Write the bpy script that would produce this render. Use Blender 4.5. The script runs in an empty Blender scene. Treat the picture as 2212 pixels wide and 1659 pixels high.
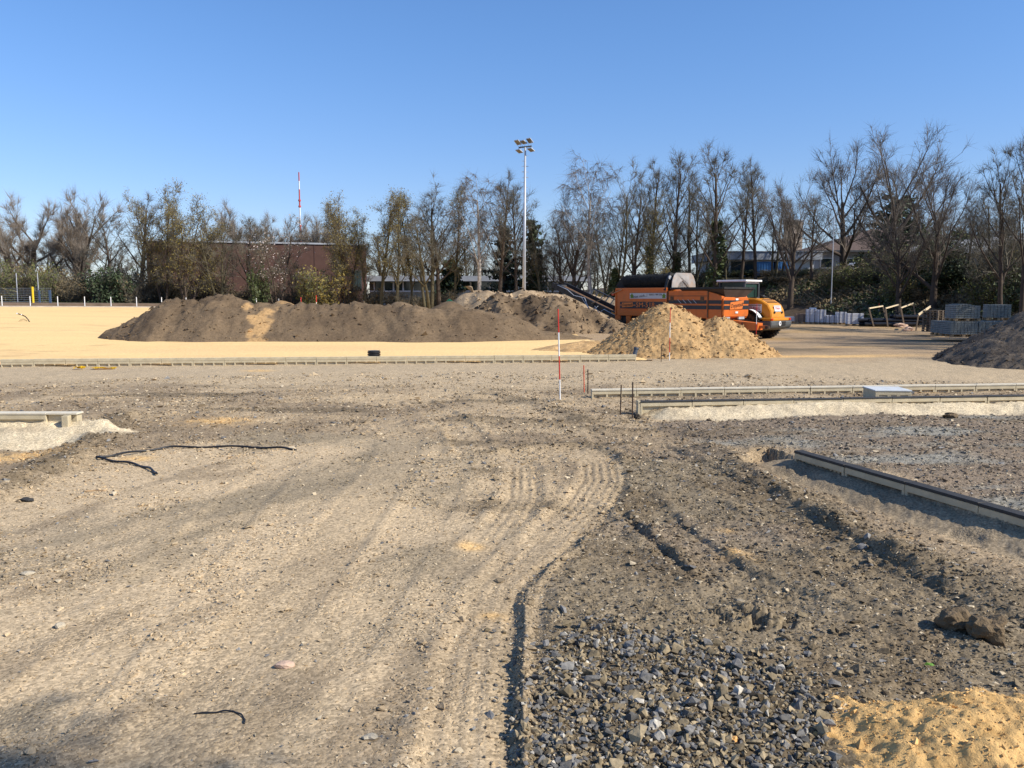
import bpy, bmesh, math, random
import numpy as np
from mathutils import Vector, Matrix

SC = bpy.context.scene
COL = SC.collection
R = math.radians
random.seed(7)
RNG = np.random.default_rng(11)

# ------------------------------------------------------------------ camera
CAM_H = 2.15
F, CX, CY, HOR = 1790.0, 1106.0, 829.5, 642.0      # focal length, centre and horizon of a 2212 px wide view
TH = math.atan((CY - HOR) / F)
cd = bpy.data.cameras.new('camera')
cam = bpy.data.objects.new('camera', cd)
COL.objects.link(cam)
cam.location = (0, 0, CAM_H)
cam.rotation_euler = (R(90) - TH, 0, 0)
cd.sensor_width = 36.0
cd.lens = F / 2212.0 * 36.0
cd.clip_start, cd.clip_end = 0.05, 4000
SC.camera = cam

# ------------------------------------------------------------------ world, sun, exposure
SUN_EL = R(38)
SUN_DIR = Vector((0.93, -0.37, 0)).normalized() * math.cos(SUN_EL) + Vector((0, 0, math.sin(SUN_EL)))
w = bpy.data.worlds.new('World')
SC.world = w
w.use_nodes = True
nt = w.node_tree
bg = nt.nodes['Background']
sky = nt.nodes.new('ShaderNodeTexSky')
sky.sky_type = 'NISHITA'
sky.sun_disc = False
sky.sun_elevation = SUN_EL
sky.sun_rotation = math.atan2(SUN_DIR.x, SUN_DIR.y)
sky.altitude = 100
sky.air_density = 1.0
sky.dust_density = 0.15
sky.ozone_density = 3.0
hue = nt.nodes.new('ShaderNodeMix')                    # the phone's white balance: a clearer blue over the whole sky
hue.data_type, hue.blend_type = 'RGBA', 'MULTIPLY'
hue.inputs[0].default_value = 1
tco = nt.nodes.new('ShaderNodeTexCoord')               # paler, less green air towards the horizon, the same all round
sep = nt.nodes.new('ShaderNodeSeparateXYZ')
nt.links.new(tco.outputs['Generated'], sep.inputs[0])
elv = nt.nodes.new('ShaderNodeMapRange')
elv.interpolation_type = 'SMOOTHSTEP'
elv.inputs[1].default_value, elv.inputs[2].default_value = 0.0, 0.34
nt.links.new(sep.outputs[2], elv.inputs[0])
mixh = nt.nodes.new('ShaderNodeMix')
mixh.data_type = 'RGBA'
mixh.inputs[6].default_value = (0.79, 0.81, 1.00, 1)
mixh.inputs[7].default_value = (0.74, 0.97, 1.24, 1)
nt.links.new(elv.outputs[0], mixh.inputs[0])
nt.links.new(mixh.outputs[2], hue.inputs[7])
nt.links.new(sky.outputs[0], hue.inputs[6])
nt.links.new(hue.outputs[2], bg.inputs[0])
bg.inputs[1].default_value = 0.110
sl = bpy.data.lights.new('sun', 'SUN')
sl.energy = 4.9
sl.angle = R(0.53)
sl.color = (1.0, 0.935, 0.82)
so = bpy.data.objects.new('sun', sl)
so.rotation_euler = SUN_DIR.to_track_quat('Z', 'Y').to_euler()
so.location = (20, -10, 40)
COL.objects.link(so)
SC.view_settings.view_transform = 'Standard'
SC.view_settings.look = 'None'
SC.view_settings.gamma = 1
SC.view_settings.use_curve_mapping = False
SC.view_settings.exposure = 0.38


# ------------------------------------------------------------------ view geometry
def ray(px, py):
    u, v = (px - CX) / F, (CY - py) / F
    s, c = math.sin(TH), math.cos(TH)
    return Vector((u, c + v * s, -s + v * c))


def G(px, py, z=0.0):
    d = ray(px, py)
    t = (z - CAM_H) / d.z
    return Vector((d.x * t, d.y * t, z))


def P(px, py, Y):
    d = ray(px, py)
    t = Y / d.y
    return Vector((d.x * t, Y, CAM_H + d.z * t))


# ------------------------------------------------------------------ tagging
def tag(o, label=None, cat=None, group=None, kind=None):
    if label: o['label'] = label
    if cat: o['category'] = cat
    if group: o['group'] = group
    if kind: o['kind'] = kind
    return o


def empty(name, loc=(0, 0, 0), rz=0.0, label=None, cat=None, group=None):
    o = bpy.data.objects.new(name, None)
    o.empty_display_size = 0.2
    COL.objects.link(o)
    o.location = loc
    o.rotation_euler = (0, 0, rz)
    return tag(o, label, cat, group)


def link(name, me, mat=None, parent=None, loc=None):
    o = bpy.data.objects.new(name, me)
    COL.objects.link(o)
    if mat is not None and not me.materials: me.materials.append(mat)
    if parent is not None: o.parent = parent
    if loc is not None: o.location = loc
    return o


KIDS = {}


def copy_tree(o, parent=None):
    c = o.copy()
    COL.objects.link(c)
    if parent is not None: c.parent = parent
    for ch in [k for k in COL.objects if k.parent == o]:
        copy_tree(ch, c)
    return c


# ------------------------------------------------------------------ numpy noise and meshes
def _h(ix, iy, seed):
    n = (ix.astype(np.int64) * 374761393 + iy.astype(np.int64) * 668265263 + seed * 974634777) & 0x7fffffff
    n = ((n ^ (n >> 13)) * 1274126177) & 0x7fffffff
    n = n ^ (n >> 16)
    return (n & 0xffff) / 65535.0


def vn(x, y, seed=0):
    ix, iy = np.floor(x), np.floor(y)
    fx, fy = x - ix, y - iy
    fx = fx * fx * fx * (fx * (fx * 6 - 15) + 10)
    fy = fy * fy * fy * (fy * (fy * 6 - 15) + 10)
    a, b = _h(ix, iy, seed), _h(ix + 1, iy, seed)
    c, d = _h(ix, iy + 1, seed), _h(ix + 1, iy + 1, seed)
    return (a + (b - a) * fx) * (1 - fy) + (c + (d - c) * fx) * fy - 0.5


def fbm(x, y, seed=0, octv=4, gain=0.5):
    s, a, f = 0, 1.0, 1.0
    for k in range(octv):
        s = s + a * vn(x * f + 17.3 * k, y * f - 9.1 * k, seed + k)
        a *= gain
        f *= 2.03
    return s


def sstep(a, b, x):
    t = np.clip((x - a) / (b - a), 0, 1)
    return t * t * (3 - 2 * t)


def line_dist(x, y, pts):
    """distance to a polyline, signed side (+ = left of its direction), length along it"""
    best = np.full(x.shape, 1e9)
    side = np.zeros(x.shape)
    along = np.zeros(x.shape)
    acc = 0.0
    for (ax, ay), (bx, by) in zip(pts[:-1], pts[1:]):
        dx, dy = bx - ax, by - ay
        L = math.hypot(dx, dy)
        t = np.clip(((x - ax) * dx + (y - ay) * dy) / (L * L), 0, 1)
        qx, qy = x - ax - t * dx, y - ay - t * dy
        d = np.hypot(qx, qy)
        m = d < best
        best = np.where(m, d, best)
        side = np.where(m, np.sign(dx * qy - dy * qx), side)
        along = np.where(m, acc + t * L, along)
        acc += L
    return best, side, along, acc


def poly_sd(x, y, poly):
    pts = list(poly) + [poly[0]]
    d, _, _, _ = line_dist(x, y, pts)
    ins = np.zeros(x.shape, bool)
    for (ax, ay), (bx, by) in zip(pts[:-1], pts[1:]):
        c = ((ay > y) != (by > y)) & (x < (bx - ax) * (y - ay) / ((by - ay) if by != ay else 1e-9) + ax)
        ins ^= c
    return np.where(ins, -d, d)


def gp(pts):
    return [tuple(G(a, b)[:2]) for a, b in pts]


def mesh_np(name, v, f, smooth=False, tint=None):
    me = bpy.data.meshes.new(name)
    v = np.ascontiguousarray(v, dtype=np.float32)
    f = np.ascontiguousarray(f, dtype=np.int32)
    n, k = f.shape
    me.vertices.add(len(v))
    me.vertices.foreach_set('co', v.ravel())
    me.loops.add(n * k)
    me.loops.foreach_set('vertex_index', f.ravel())
    me.polygons.add(n)
    me.polygons.foreach_set('loop_start', np.arange(0, n * k, k, dtype=np.int32))
    me.polygons.foreach_set('use_smooth', np.full(n, bool(smooth)))
    me.update(calc_edges=True)
    if tint is not None:
        at = me.attributes.new('tint', 'FLOAT_COLOR', 'POINT')
        c = np.ones((len(v), 4), np.float32)
        c[:, :3] = tint
        at.data.foreach_set('color', c.ravel())
    return me


ICO = None


def _ico():
    bm = bmesh.new()
    bmesh.ops.create_icosphere(bm, subdivisions=1, radius=1)
    v = np.array([q.co[:] for q in bm.verts])
    f = np.array([[q.index for q in p.verts] for p in bm.faces])
    bm.free()
    return v, f


ICO = _ico()
OCT = (np.array([(1, 0, 0), (-1, 0, 0), (0, 1, 0), (0, -1, 0), (0, 0, 1), (0, 0, -1)], float),
       np.array([(0, 2, 4), (2, 1, 4), (1, 3, 4), (3, 0, 4), (2, 0, 5), (1, 2, 5), (3, 1, 5), (0, 3, 5)]))


def rot_mats(n, rng):
    q = rng.normal(size=(n, 4))
    q /= np.linalg.norm(q, axis=1)[:, None]
    a, b, c, d = q.T
    return np.stack([np.stack([1 - 2 * (c * c + d * d), 2 * (b * c - a * d), 2 * (b * d + a * c)], 1),
                     np.stack([2 * (b * c + a * d), 1 - 2 * (b * b + d * d), 2 * (c * d - a * b)], 1),
                     np.stack([2 * (b * d - a * c), 2 * (c * d + a * b), 1 - 2 * (b * b + c * c)], 1)], 1)


def hull_tmpl(n, seed):
    """a broken stone: convex hull of a few random points"""
    rg = np.random.default_rng(seed)
    p = rg.uniform(-1, 1, (n, 3))
    p /= np.maximum(np.abs(p).max(1), np.linalg.norm(p, axis=1) * 0.80)[:, None]
    bm = bmesh.new()
    for q in p: bm.verts.new(q)
    bmesh.ops.convex_hull(bm, input=bm.verts[:])
    for q in [q for q in bm.verts if not q.link_faces]: bm.verts.remove(q)
    bmesh.ops.triangulate(bm, faces=bm.faces[:])
    bm.verts.index_update()
    v = np.array([q.co[:] for q in bm.verts])
    f = np.array([[q.index for q in w_.verts] for w_ in bm.faces])
    bm.free()
    return v, f


HULLS = [hull_tmpl(10, k) for k in range(6)]
HULLS_S = [hull_tmpl(6, k + 20) for k in range(6)]


def rocks(pos, rad, tint, tmpls, rng, jit=0.12, flat=0.65):
    """one mesh of broken stones, mixed from several templates"""
    pick = rng.integers(0, len(tmpls), len(pos))
    V, Fs, Tn, off = [], [], [], 0
    for i, tm in enumerate(tmpls):
        k = pick == i
        if not k.any(): continue
        v, f, t = rocks1(pos[k], rad[k], tint[k], tm, rng, jit, flat)
        V.append(v); Fs.append(f + off); Tn.append(t)
        off += len(v)
    return np.concatenate(V), np.concatenate(Fs), np.concatenate(Tn)


def rocks1(pos, rad, tint, tmpl, rng, jit, flat):
    T, Fc = tmpl
    n, k = len(pos), len(T)
    v = T[None] * (1 + jit * rng.uniform(-1, 1, (n, k, 1)))
    sc = rng.uniform(0.6, 1.25, (n, 1, 3))
    v = v * sc
    v = np.einsum('nij,nkj->nki', rot_mats(n, rng), v)
    v[:, :, 2] *= flat
    v = v * rad[:, None, None] + pos[:, None, :]
    f = (Fc[None] + (np.arange(n) * k)[:, None, None]).reshape(-1, 3)
    return v.reshape(-1, 3), f, np.repeat(tint, k, 0)


# ------------------------------------------------------------------ materials
def _mat(name):
    m = bpy.data.materials.new(name)
    m.use_nodes = True
    nt = m.node_tree
    return m, nt, nt.nodes['Principled BSDF']


def pm(name, col, rough=0.7, var=0.18, scale=6.0, bump=0.0, bscale=40.0, metal=0.0, spec=0.4, dirt=None, dirt_amt=0.0, dscale=3.0, obj=True):
    """procedural paint/stone/wood: base colour broken by two noises, optional dirt and bump"""
    m, nt, b = _mat(name)
    N, L = nt.nodes, nt.links
    tc = N.new('ShaderNodeTexCoord')
    co = tc.outputs['Object']
    n1 = N.new('ShaderNodeTexNoise')
    n1.inputs['Scale'].default_value = scale
    n1.inputs['Detail'].default_value = 6
    L.new(co, n1.inputs['Vector'])
    mr = N.new('ShaderNodeMapRange')
    mr.inputs[1].default_value, mr.inputs[2].default_value = 0.3, 0.7
    mr.inputs[3].default_value, mr.inputs[4].default_value = 1 - var, 1 + var
    L.new(n1.outputs[0], mr.inputs[0])
    mx = N.new('ShaderNodeMix')
    mx.data_type = 'RGBA'
    mx.blend_type = 'MULTIPLY'
    mx.inputs[0].default_value = 1
    mx.inputs[6].default_value = (*col, 1)
    L.new(mr.outputs[0], mx.inputs[7])
    out = mx.outputs[2]
    if dirt is not None:
        n2 = N.new('ShaderNodeTexNoise')
        n2.inputs['Scale'].default_value = dscale
        n2.inputs['Detail'].default_value = 8
        n2.inputs['Roughness'].default_value = 0.7
        L.new(co, n2.inputs['Vector'])
        rp = N.new('ShaderNodeMapRange')
        rp.inputs[1].default_value, rp.inputs[2].default_value = 0.48, 0.72
        rp.inputs[3].default_value, rp.inputs[4].default_value = 0, dirt_amt
        L.new(n2.outputs[0], rp.inputs[0])
        m2 = N.new('ShaderNodeMix')
        m2.data_type = 'RGBA'
        L.new(rp.outputs[0], m2.inputs[0])
        L.new(out, m2.inputs[6])
        m2.inputs[7].default_value = (*dirt, 1)
        out = m2.outputs[2]
    L.new(out, b.inputs['Base Color'])
    b.inputs['Roughness'].default_value = rough
    b.inputs['Metallic'].default_value = metal
    b.inputs['Specular IOR Level'].default_value = spec
    if bump:
        n3 = N.new('ShaderNodeTexNoise')
        n3.inputs['Scale'].default_value = bscale
        n3.inputs['Detail'].default_value = 5
        L.new(co, n3.inputs['Vector'])
        bp = N.new('ShaderNodeBump')
        bp.inputs['Strength'].default_value = bump
        bp.inputs['Distance'].default_value = 0.02
        L.new(n3.outputs[0], bp.inputs['Height'])
        L.new(bp.outputs[0], b.inputs['Normal'])
    return m


def tint_mat(name, fine=70.0, amt=0.3, bump=0.6, dist=0.012, rough=0.95, speck=0.25, voro=True, detail=5, patchy=False):
    """earth: per-vertex albedo times procedural grain, speckle and bump"""
    m, nt, b = _mat(name)
    N, L = nt.nodes, nt.links
    at = N.new('ShaderNodeAttribute')
    at.attribute_name = 'tint'
    ge = N.new('ShaderNodeTexCoord')
    co = ge.outputs['Object']
    n1 = N.new('ShaderNodeTexNoise')
    n1.inputs['Scale'].default_value = fine
    n1.inputs['Detail'].default_value = detail
    n1.inputs['Roughness'].default_value = 0.68
    L.new(co, n1.inputs['Vector'])
    mr = N.new('ShaderNodeMapRange')
    mr.inputs[1].default_value, mr.inputs[2].default_value = 0.3, 0.7
    mr.inputs[3].default_value, mr.inputs[4].default_value = 1 - amt, 1 + amt
    L.new(n1.outputs[0], mr.inputs[0])
    mx = N.new('ShaderNodeMix')
    mx.data_type = 'RGBA'
    mx.blend_type = 'MULTIPLY'
    mx.inputs[0].default_value = 1
    L.new(at.outputs['Color'], mx.inputs[6])
    L.new(mr.outputs[0], mx.inputs[7])
    vo = N.new('ShaderNodeTexVoronoi')
    vo.inputs['Scale'].default_value = fine * 0.8
    L.new(co, vo.inputs['Vector'])
    m3 = N.new('ShaderNodeMapRange')
    m3.inputs[1].default_value, m3.inputs[2].default_value = 0.0, 1.0
    m3.inputs[3].default_value, m3.inputs[4].default_value = 1 - speck, 1 + speck
    L.new(vo.outputs['Color'], m3.inputs[0])
    m4 = N.new('ShaderNodeMix')
    m4.data_type = 'RGBA'
    m4.blend_type = 'MULTIPLY'
    m4.inputs[0].default_value = 1
    L.new(mx.outputs[2], m4.inputs[6])
    L.new(m3.outputs[0], m4.inputs[7])
    L.new(m4.outputs[2], b.inputs['Base Color'])
    b.inputs['Roughness'].default_value = rough
    b.inputs['Specular IOR Level'].default_value = 0.15
    ad = N.new('ShaderNodeMath')
    ad.operation = 'SUBTRACT'
    L.new(n1.outputs[0], ad.inputs[0])
    if voro: L.new(vo.outputs['Distance'], ad.inputs[1])
    else: ad.inputs[1].default_value = 0.0
    bp = N.new('ShaderNodeBump')
    bp.inputs['Strength'].default_value = bump
    bp.inputs['Distance'].default_value = dist
    if patchy:                                          # trodden smooth here, loose there
        n4 = N.new('ShaderNodeTexNoise')
        n4.inputs['Scale'].default_value = 1.6
        n4.inputs['Detail'].default_value = 5
        L.new(co, n4.inputs['Vector'])
        m5 = N.new('ShaderNodeMapRange')
        m5.inputs[1].default_value, m5.inputs[2].default_value = 0.40, 0.66
        m5.inputs[3].default_value, m5.inputs[4].default_value = 0.12 * bump, bump
        L.new(n4.outputs[0], m5.inputs[0])
        L.new(m5.outputs[0], bp.inputs['Strength'])
    L.new(ad.outputs[0], bp.inputs['Height'])
    L.new(bp.outputs[0], b.inputs['Normal'])
    return m


M = {}
M['earth'] = tint_mat('earth', fine=60, amt=0.34, bump=0.75, dist=0.010, speck=0.42, detail=7, patchy=True)
M['stone'] = tint_mat('stone', fine=45, amt=0.25, bump=0.3, rough=0.85, speck=0.12)
M['fieldsand'] = tint_mat('field sand', fine=9, amt=0.10, bump=0.35, dist=0.03, speck=0.04)
M['heap'] = tint_mat('heap earth', fine=7, amt=0.30, bump=0.8, dist=0.05, speck=0.05, voro=False, detail=9)
M['concrete'] = pm('precast concrete', (0.52, 0.44, 0.29), 0.85, 0.14, 5, 0.3, 60, dirt=(0.33, 0.27, 0.18), dirt_amt=0.5)
M['concrete_cap'] = pm('concrete cap', (0.60, 0.54, 0.42), 0.85, 0.10, 5, 0.2, 60)
M['cap_dark'] = pm('dark rubber cap', (0.035, 0.033, 0.03), 0.7, 0.2, 8, 0.2, 60)
M['cap_grey'] = pm('grey dusty cap', (0.16, 0.15, 0.14), 0.85, 0.3, 9, 0.2, 60)
M['orange'] = pm('orange machine paint', (0.60, 0.14, 0.018), 0.42, 0.12, 1.4, 0.05, 20, dirt=(0.30, 0.10, 0.03), dirt_amt=0.65, dscale=1.6)
M['orange_clean'] = pm('orange decal', (0.62, 0.17, 0.03), 0.5, 0.06, 3)
M['yellow'] = pm('loader yellow paint', (0.68, 0.27, 0.018), 0.4, 0.08, 1.2, 0.04, 20, dirt=(0.32, 0.17, 0.05), dirt_amt=0.5)
M['black'] = pm('black steel', (0.014, 0.014, 0.015), 0.6, 0.4, 3, 0.2, 30, dirt=(0.06, 0.045, 0.03), dirt_amt=0.5)
M['band'] = pm('dark decal', (0.022, 0.022, 0.026), 0.45, 0.2, 3)
M['rubber'] = pm('tyre rubber', (0.02, 0.019, 0.018), 0.85, 0.3, 6, 0.5, 40, dirt=(0.16, 0.11, 0.06), dirt_amt=0.85)
M['brush'] = pm('black brush', (0.012, 0.012, 0.012), 0.9, 0.5, 14, 1.0, 50)
M['rust'] = pm('rusty belt', (0.13, 0.07, 0.035), 0.85, 0.35, 4, 0.3, 30)
M['bare_steel'] = pm('worn steel plate', (0.36, 0.35, 0.33), 0.55, 0.2, 2.5, metal=0.2, dirt=(0.42, 0.25, 0.12), dirt_amt=0.9, dscale=1.2)
M['grey_metal'] = pm('galvanised steel', (0.48, 0.50, 0.53), 0.45, 0.10, 3, metal=0.3)
M['dark_metal'] = pm('dark steel', (0.07, 0.075, 0.08), 0.5, 0.2, 4, metal=0.3)
M['white'] = pm('white plastic', (0.78, 0.78, 0.77), 0.5, 0.05, 4)
M['red'] = pm('red paint', (0.55, 0.03, 0.02), 0.5, 0.1, 6)
M['redorange'] = pm('fluorescent red paint', (0.62, 0.08, 0.03), 0.5, 0.1, 6)
M['iron'] = pm('rusty iron', (0.055, 0.032, 0.02), 0.8, 0.3, 20)
M['yellow_post'] = pm('yellow plastic', (0.78, 0.52, 0.02), 0.5, 0.06, 4)
M['blue_steel'] = pm('blue steel post', (0.06, 0.10, 0.17), 0.5, 0.12, 4)
M['glass'] = pm('dark glass', (0.03, 0.045, 0.045), 0.08, 0.1, 2, spec=0.8)
M['cabglass'] = pm('green cab glass', (0.02, 0.045, 0.035), 0.25, 0.1, 2, spec=0.4)
M['plastic_black'] = pm('black plastic', (0.014, 0.014, 0.016), 0.45, 0.2, 8)
M['pipe_black'] = pm('black plastic pipe', (0.014, 0.016, 0.022), 0.35, 0.2, 3)
M['pipe_grey'] = pm('blue grey pipe', (0.05, 0.065, 0.09), 0.45, 0.2, 5)
M['wood'] = pm('raw timber', (0.42, 0.28, 0.15), 0.8, 0.22, 5, 0.2, 30)
M['wood_bright'] = pm('new timber', (0.68, 0.55, 0.36), 0.75, 0.15, 5)
M['wood_old'] = pm('weathered pallet timber', (0.16, 0.12, 0.085), 0.85, 0.3, 5, 0.2, 30)
M['paver'] = pm('grey green paving block', (0.25, 0.258, 0.235), 0.9, 0.18, 7, 0.3, 30)
M['white_block'] = pm('white aerated block', (0.62, 0.62, 0.64), 0.85, 0.08, 4, 0.1, 30)
M['brown_block'] = pm('brown block', (0.32, 0.21, 0.14), 0.9, 0.15, 4)
M['strap'] = pm('packing strap', (0.05, 0.05, 0.06), 0.6, 0.1, 4)
M['brick'] = pm('dark brown brick', (0.088, 0.044, 0.033), 0.9, 0.2, 1.2, 0.3, 12, dirt=(0.055, 0.03, 0.025), dirt_amt=0.5, dscale=0.6)
M['coping'] = pm('light roof coping', (0.34, 0.35, 0.37), 0.5, 0.06, 2)
M['render_grey'] = pm('grey render', (0.33, 0.34, 0.36), 0.9, 0.1, 1.5)
M['render_white'] = pm('white render', (0.76, 0.76, 0.76), 0.85, 0.06, 1.5)
M['beige'] = pm('beige panel', (0.36, 0.33, 0.26), 0.9, 0.12, 1.5)
M['tan_wall'] = pm('tan tower wall', (0.40, 0.31, 0.24), 0.9, 0.1, 0.8)
M['roof_brown'] = pm('brown roof tile', (0.105, 0.072, 0.058), 0.9, 0.22, 3, 0.4, 12)
M['blue_box'] = pm('blue container paint', (0.06, 0.19, 0.42), 0.5, 0.1, 2)
M['bark'] = pm('dark bark', (0.072, 0.052, 0.038), 0.95, 0.3, 3, 0.5, 12)
M['bark_green'] = pm('mossy bark', (0.085, 0.072, 0.040), 0.95, 0.3, 3, 0.5, 12)
M['bark_birch'] = pm('birch bark', (0.42, 0.38, 0.34), 0.85, 0.5, 5, 0.3, 12)
M['twig'] = pm('brown twigs', (0.138, 0.122, 0.090), 0.95, 0.25, 0.8)
M['twig_pale'] = pm('pale willow twigs', (0.235, 0.19, 0.145), 0.95, 0.2, 0.8)
M['twig_red'] = pm('reddish twigs', (0.142, 0.116, 0.090), 0.95, 0.25, 0.8)
M['leaf_olive'] = pm('olive buds', (0.21, 0.165, 0.045), 0.8, 0.35, 1.1)
M['leaf_lime'] = pm('fresh spring leaf', (0.12, 0.13, 0.035), 0.8, 0.35, 1.1)
M['leaf_brown'] = pm('dry brown leaf', (0.16, 0.118, 0.06), 0.85, 0.4, 1.1)
M['leaf_dark'] = pm('dark evergreen', (0.042, 0.062, 0.026), 0.7, 0.4, 1.4)
M['leaf_ivy'] = pm('ivy leaf', (0.06, 0.078, 0.024), 0.6, 0.4, 2)
M['leaf_cedar'] = pm('blue green needles', (0.024, 0.042, 0.034), 0.8, 0.4, 1.2)
M['blossom'] = pm('pale blossom', (0.55, 0.46, 0.42), 0.8, 0.15, 2)
M['banner'] = pm('grey banner', (0.50, 0.50, 0.50), 0.6, 0.05, 2)
M['print_black'] = pm('black print', (0.012, 0.012, 0.012), 0.6, 0.1, 3)
M['print_red'] = pm('red print', (0.50, 0.02, 0.03), 0.6, 0.1, 3)
M['print_green'] = pm('green print', (0.12, 0.20, 0.02), 0.6, 0.1, 3)
M['lens_red'] = pm('red lamp lens', (0.5, 0.03, 0.01), 0.2, 0.1, 3)
M['led_face'] = pm('floodlight face', (0.15, 0.13, 0.10), 0.4, 0.15, 6)
M['bone'] = pm('pinkish broken brick', (0.52, 0.36, 0.26), 0.9, 0.15, 12, 0.3, 40)
M['orange_stone'] = pm('orange sandstone', (0.66, 0.36, 0.12), 0.85, 0.15, 12, 0.3, 40)
M['clod'] = pm('brown soil clod', (0.15, 0.105, 0.058), 0.95, 0.3, 14, 0.8, 50)
M['white_stone'] = pm('pale limestone', (0.46, 0.39, 0.28), 0.9, 0.12, 14, 0.4, 50)
M['green_leaf'] = pm('green leaf', (0.10, 0.22, 0.02), 0.6, 0.1, 14)
M['green_plastic'] = pm('green tarpaulin', (0.02, 0.16, 0.09), 0.6, 0.2, 3)


# ------------------------------------------------------------------ mesh builder
class MB:
    def __init__(s):
        s.bm = bmesh.new()

    def box(s, c, d, rz=0.0, ry=0.0, rx=0.0):
        m = Matrix.Translation(c) @ Matrix.Rotation(rz, 4, 'Z') @ Matrix.Rotation(ry, 4, 'Y') @ Matrix.Rotation(rx, 4, 'X') @ Matrix.Diagonal((d[0], d[1], d[2], 1))
        bmesh.ops.create_cube(s.bm, size=1, matrix=m)
        return s

    def bar(s, a, b, w, h=None, up=(0, 0, 1)):
        a, b = Vector(a), Vector(b)
        h = h or w
        d = b - a
        x = d.normalized()
        y = Vector(up).cross(x)
        if y.length < 1e-4: y = Vector((0, 1, 0)).cross(x)
        y.normalize()
        z = x.cross(y)
        m = Matrix.Translation((a + b) / 2) @ Matrix((x, y, z)).transposed().to_4x4() @ Matrix.Diagonal((d.length, w, h, 1))
        bmesh.ops.create_cube(s.bm, size=1, matrix=m)
        return s

    def cyl(s, a, b, r, r2=None, n=16, caps=True):
        a, b = Vector(a), Vector(b)
        d = b - a
        m = Matrix.Translation((a + b) / 2) @ d.to_track_quat('Z', 'Y').to_matrix().to_4x4()
        bmesh.ops.create_cone(s.bm, cap_ends=caps, segments=n, radius1=r, radius2=r if r2 is None else r2, depth=d.length, matrix=m)
        return s

    def tube(s, pts, r, n=6):
        pts = [Vector(p) for p in pts]
        rings = []
        for i, p in enumerate(pts):
            t = (pts[min(i + 1, len(pts) - 1)] - pts[max(i - 1, 0)]).normalized()
            up = Vector((0, 0, 1)) if abs(t.z) < 0.9 else Vector((1, 0, 0))
            x = t.cross(up).normalized()
            y = t.cross(x)
            rr = r[i] if isinstance(r, (list, tuple)) else r
            rings.append([s.bm.verts.new(p + (x * math.cos(2 * math.pi * k / n) + y * math.sin(2 * math.pi * k / n)) * rr) for k in range(n)])
        for a, b in zip(rings[:-1], rings[1:]):
            for k in range(n):
                s.bm.faces.new((a[k], a[(k + 1) % n], b[(k + 1) % n], b[k]))
        s.bm.faces.new(rings[0])
        s.bm.faces.new(rings[-1][::-1])
        return s

    def prism(s, prof, axis, a, b):
        """profile of 2-D points extruded along an axis: 'y' takes (x,z), 'x' takes (y,z), 'z' takes (x,y)"""
        def mk(p, t):
            if axis == 'y': return (p[0], t, p[1])
            if axis == 'x': return (t, p[0], p[1])
            return (p[0], p[1], t)
        va = [s.bm.verts.new(mk(p, a)) for p in prof]
        vb = [s.bm.verts.new(mk(p, b)) for p in prof]
        n = len(prof)
        s.bm.faces.new(va)
        s.bm.faces.new(vb[::-1])
        for k in range(n):
            s.bm.faces.new((va[k], vb[k], vb[(k + 1) % n], va[(k + 1) % n]))
        return s

    def poly(s, pts):
        s.bm.faces.new([s.bm.verts.new(p) for p in pts])
        return s

    def mesh(s, name, bevel=0.0, smooth=False):
        bmesh.ops.recalc_face_normals(s.bm, faces=s.bm.faces)
        if bevel:
            bmesh.ops.bevel(s.bm, geom=[e for e in s.bm.edges if len(e.link_faces) == 2 and e.calc_face_angle(0) > 0.6],
                            offset=bevel, segments=1, affect='EDGES', clamp_overlap=True)
        me = bpy.data.meshes.new(name)
        s.bm.to_mesh(me)
        s.bm.free()
        if smooth:
            for p in me.polygons: p.use_smooth = True
        return me

    def build(s, name, mat, parent=None, bevel=0.0, smooth=False, loc=None):
        return link(name, s.mesh(name, bevel, smooth), mat, parent, loc)


def text_mesh(body, size, extrude=0.004, shear=0.0, space=1.0, xs=1.0):
    cu = bpy.data.curves.new('lettering', 'FONT')
    cu.body = body
    cu.size = size
    cu.extrude = extrude
    cu.shear = shear
    cu.space_character = space
    cu.resolution_u = 2
    cu.align_x, cu.align_y = 'CENTER', 'CENTER'
    o = bpy.data.objects.new('lettering', cu)
    COL.objects.link(o)
    dg = bpy.context.evaluated_depsgraph_get()
    me = bpy.data.meshes.new_from_object(o.evaluated_get(dg))
    bpy.data.objects.remove(o)
    if xs != 1.0:
        for v in me.vertices: v.co.x *= xs
    return me


def put_text(body, size, parent, mat, loc, xdir, zdir, name='lettering', width=None, **kw):
    """lettering standing on a face: xdir = reading direction, zdir = up, in the parent's frame"""
    me = text_mesh(body, size, **kw)
    if width:
        xs_all = [v.co.x for v in me.vertices]
        k_ = width / (max(xs_all) - min(xs_all))
        for v in me.vertices: v.co.x *= k_
    x, z = Vector(xdir).normalized(), Vector(zdir).normalized()
    n = x.cross(z)
    me.transform(Matrix.Translation(loc) @ Matrix((x, z, n)).transposed().to_4x4())
    me.name = name
    return link(name, me, mat, parent)
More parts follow.
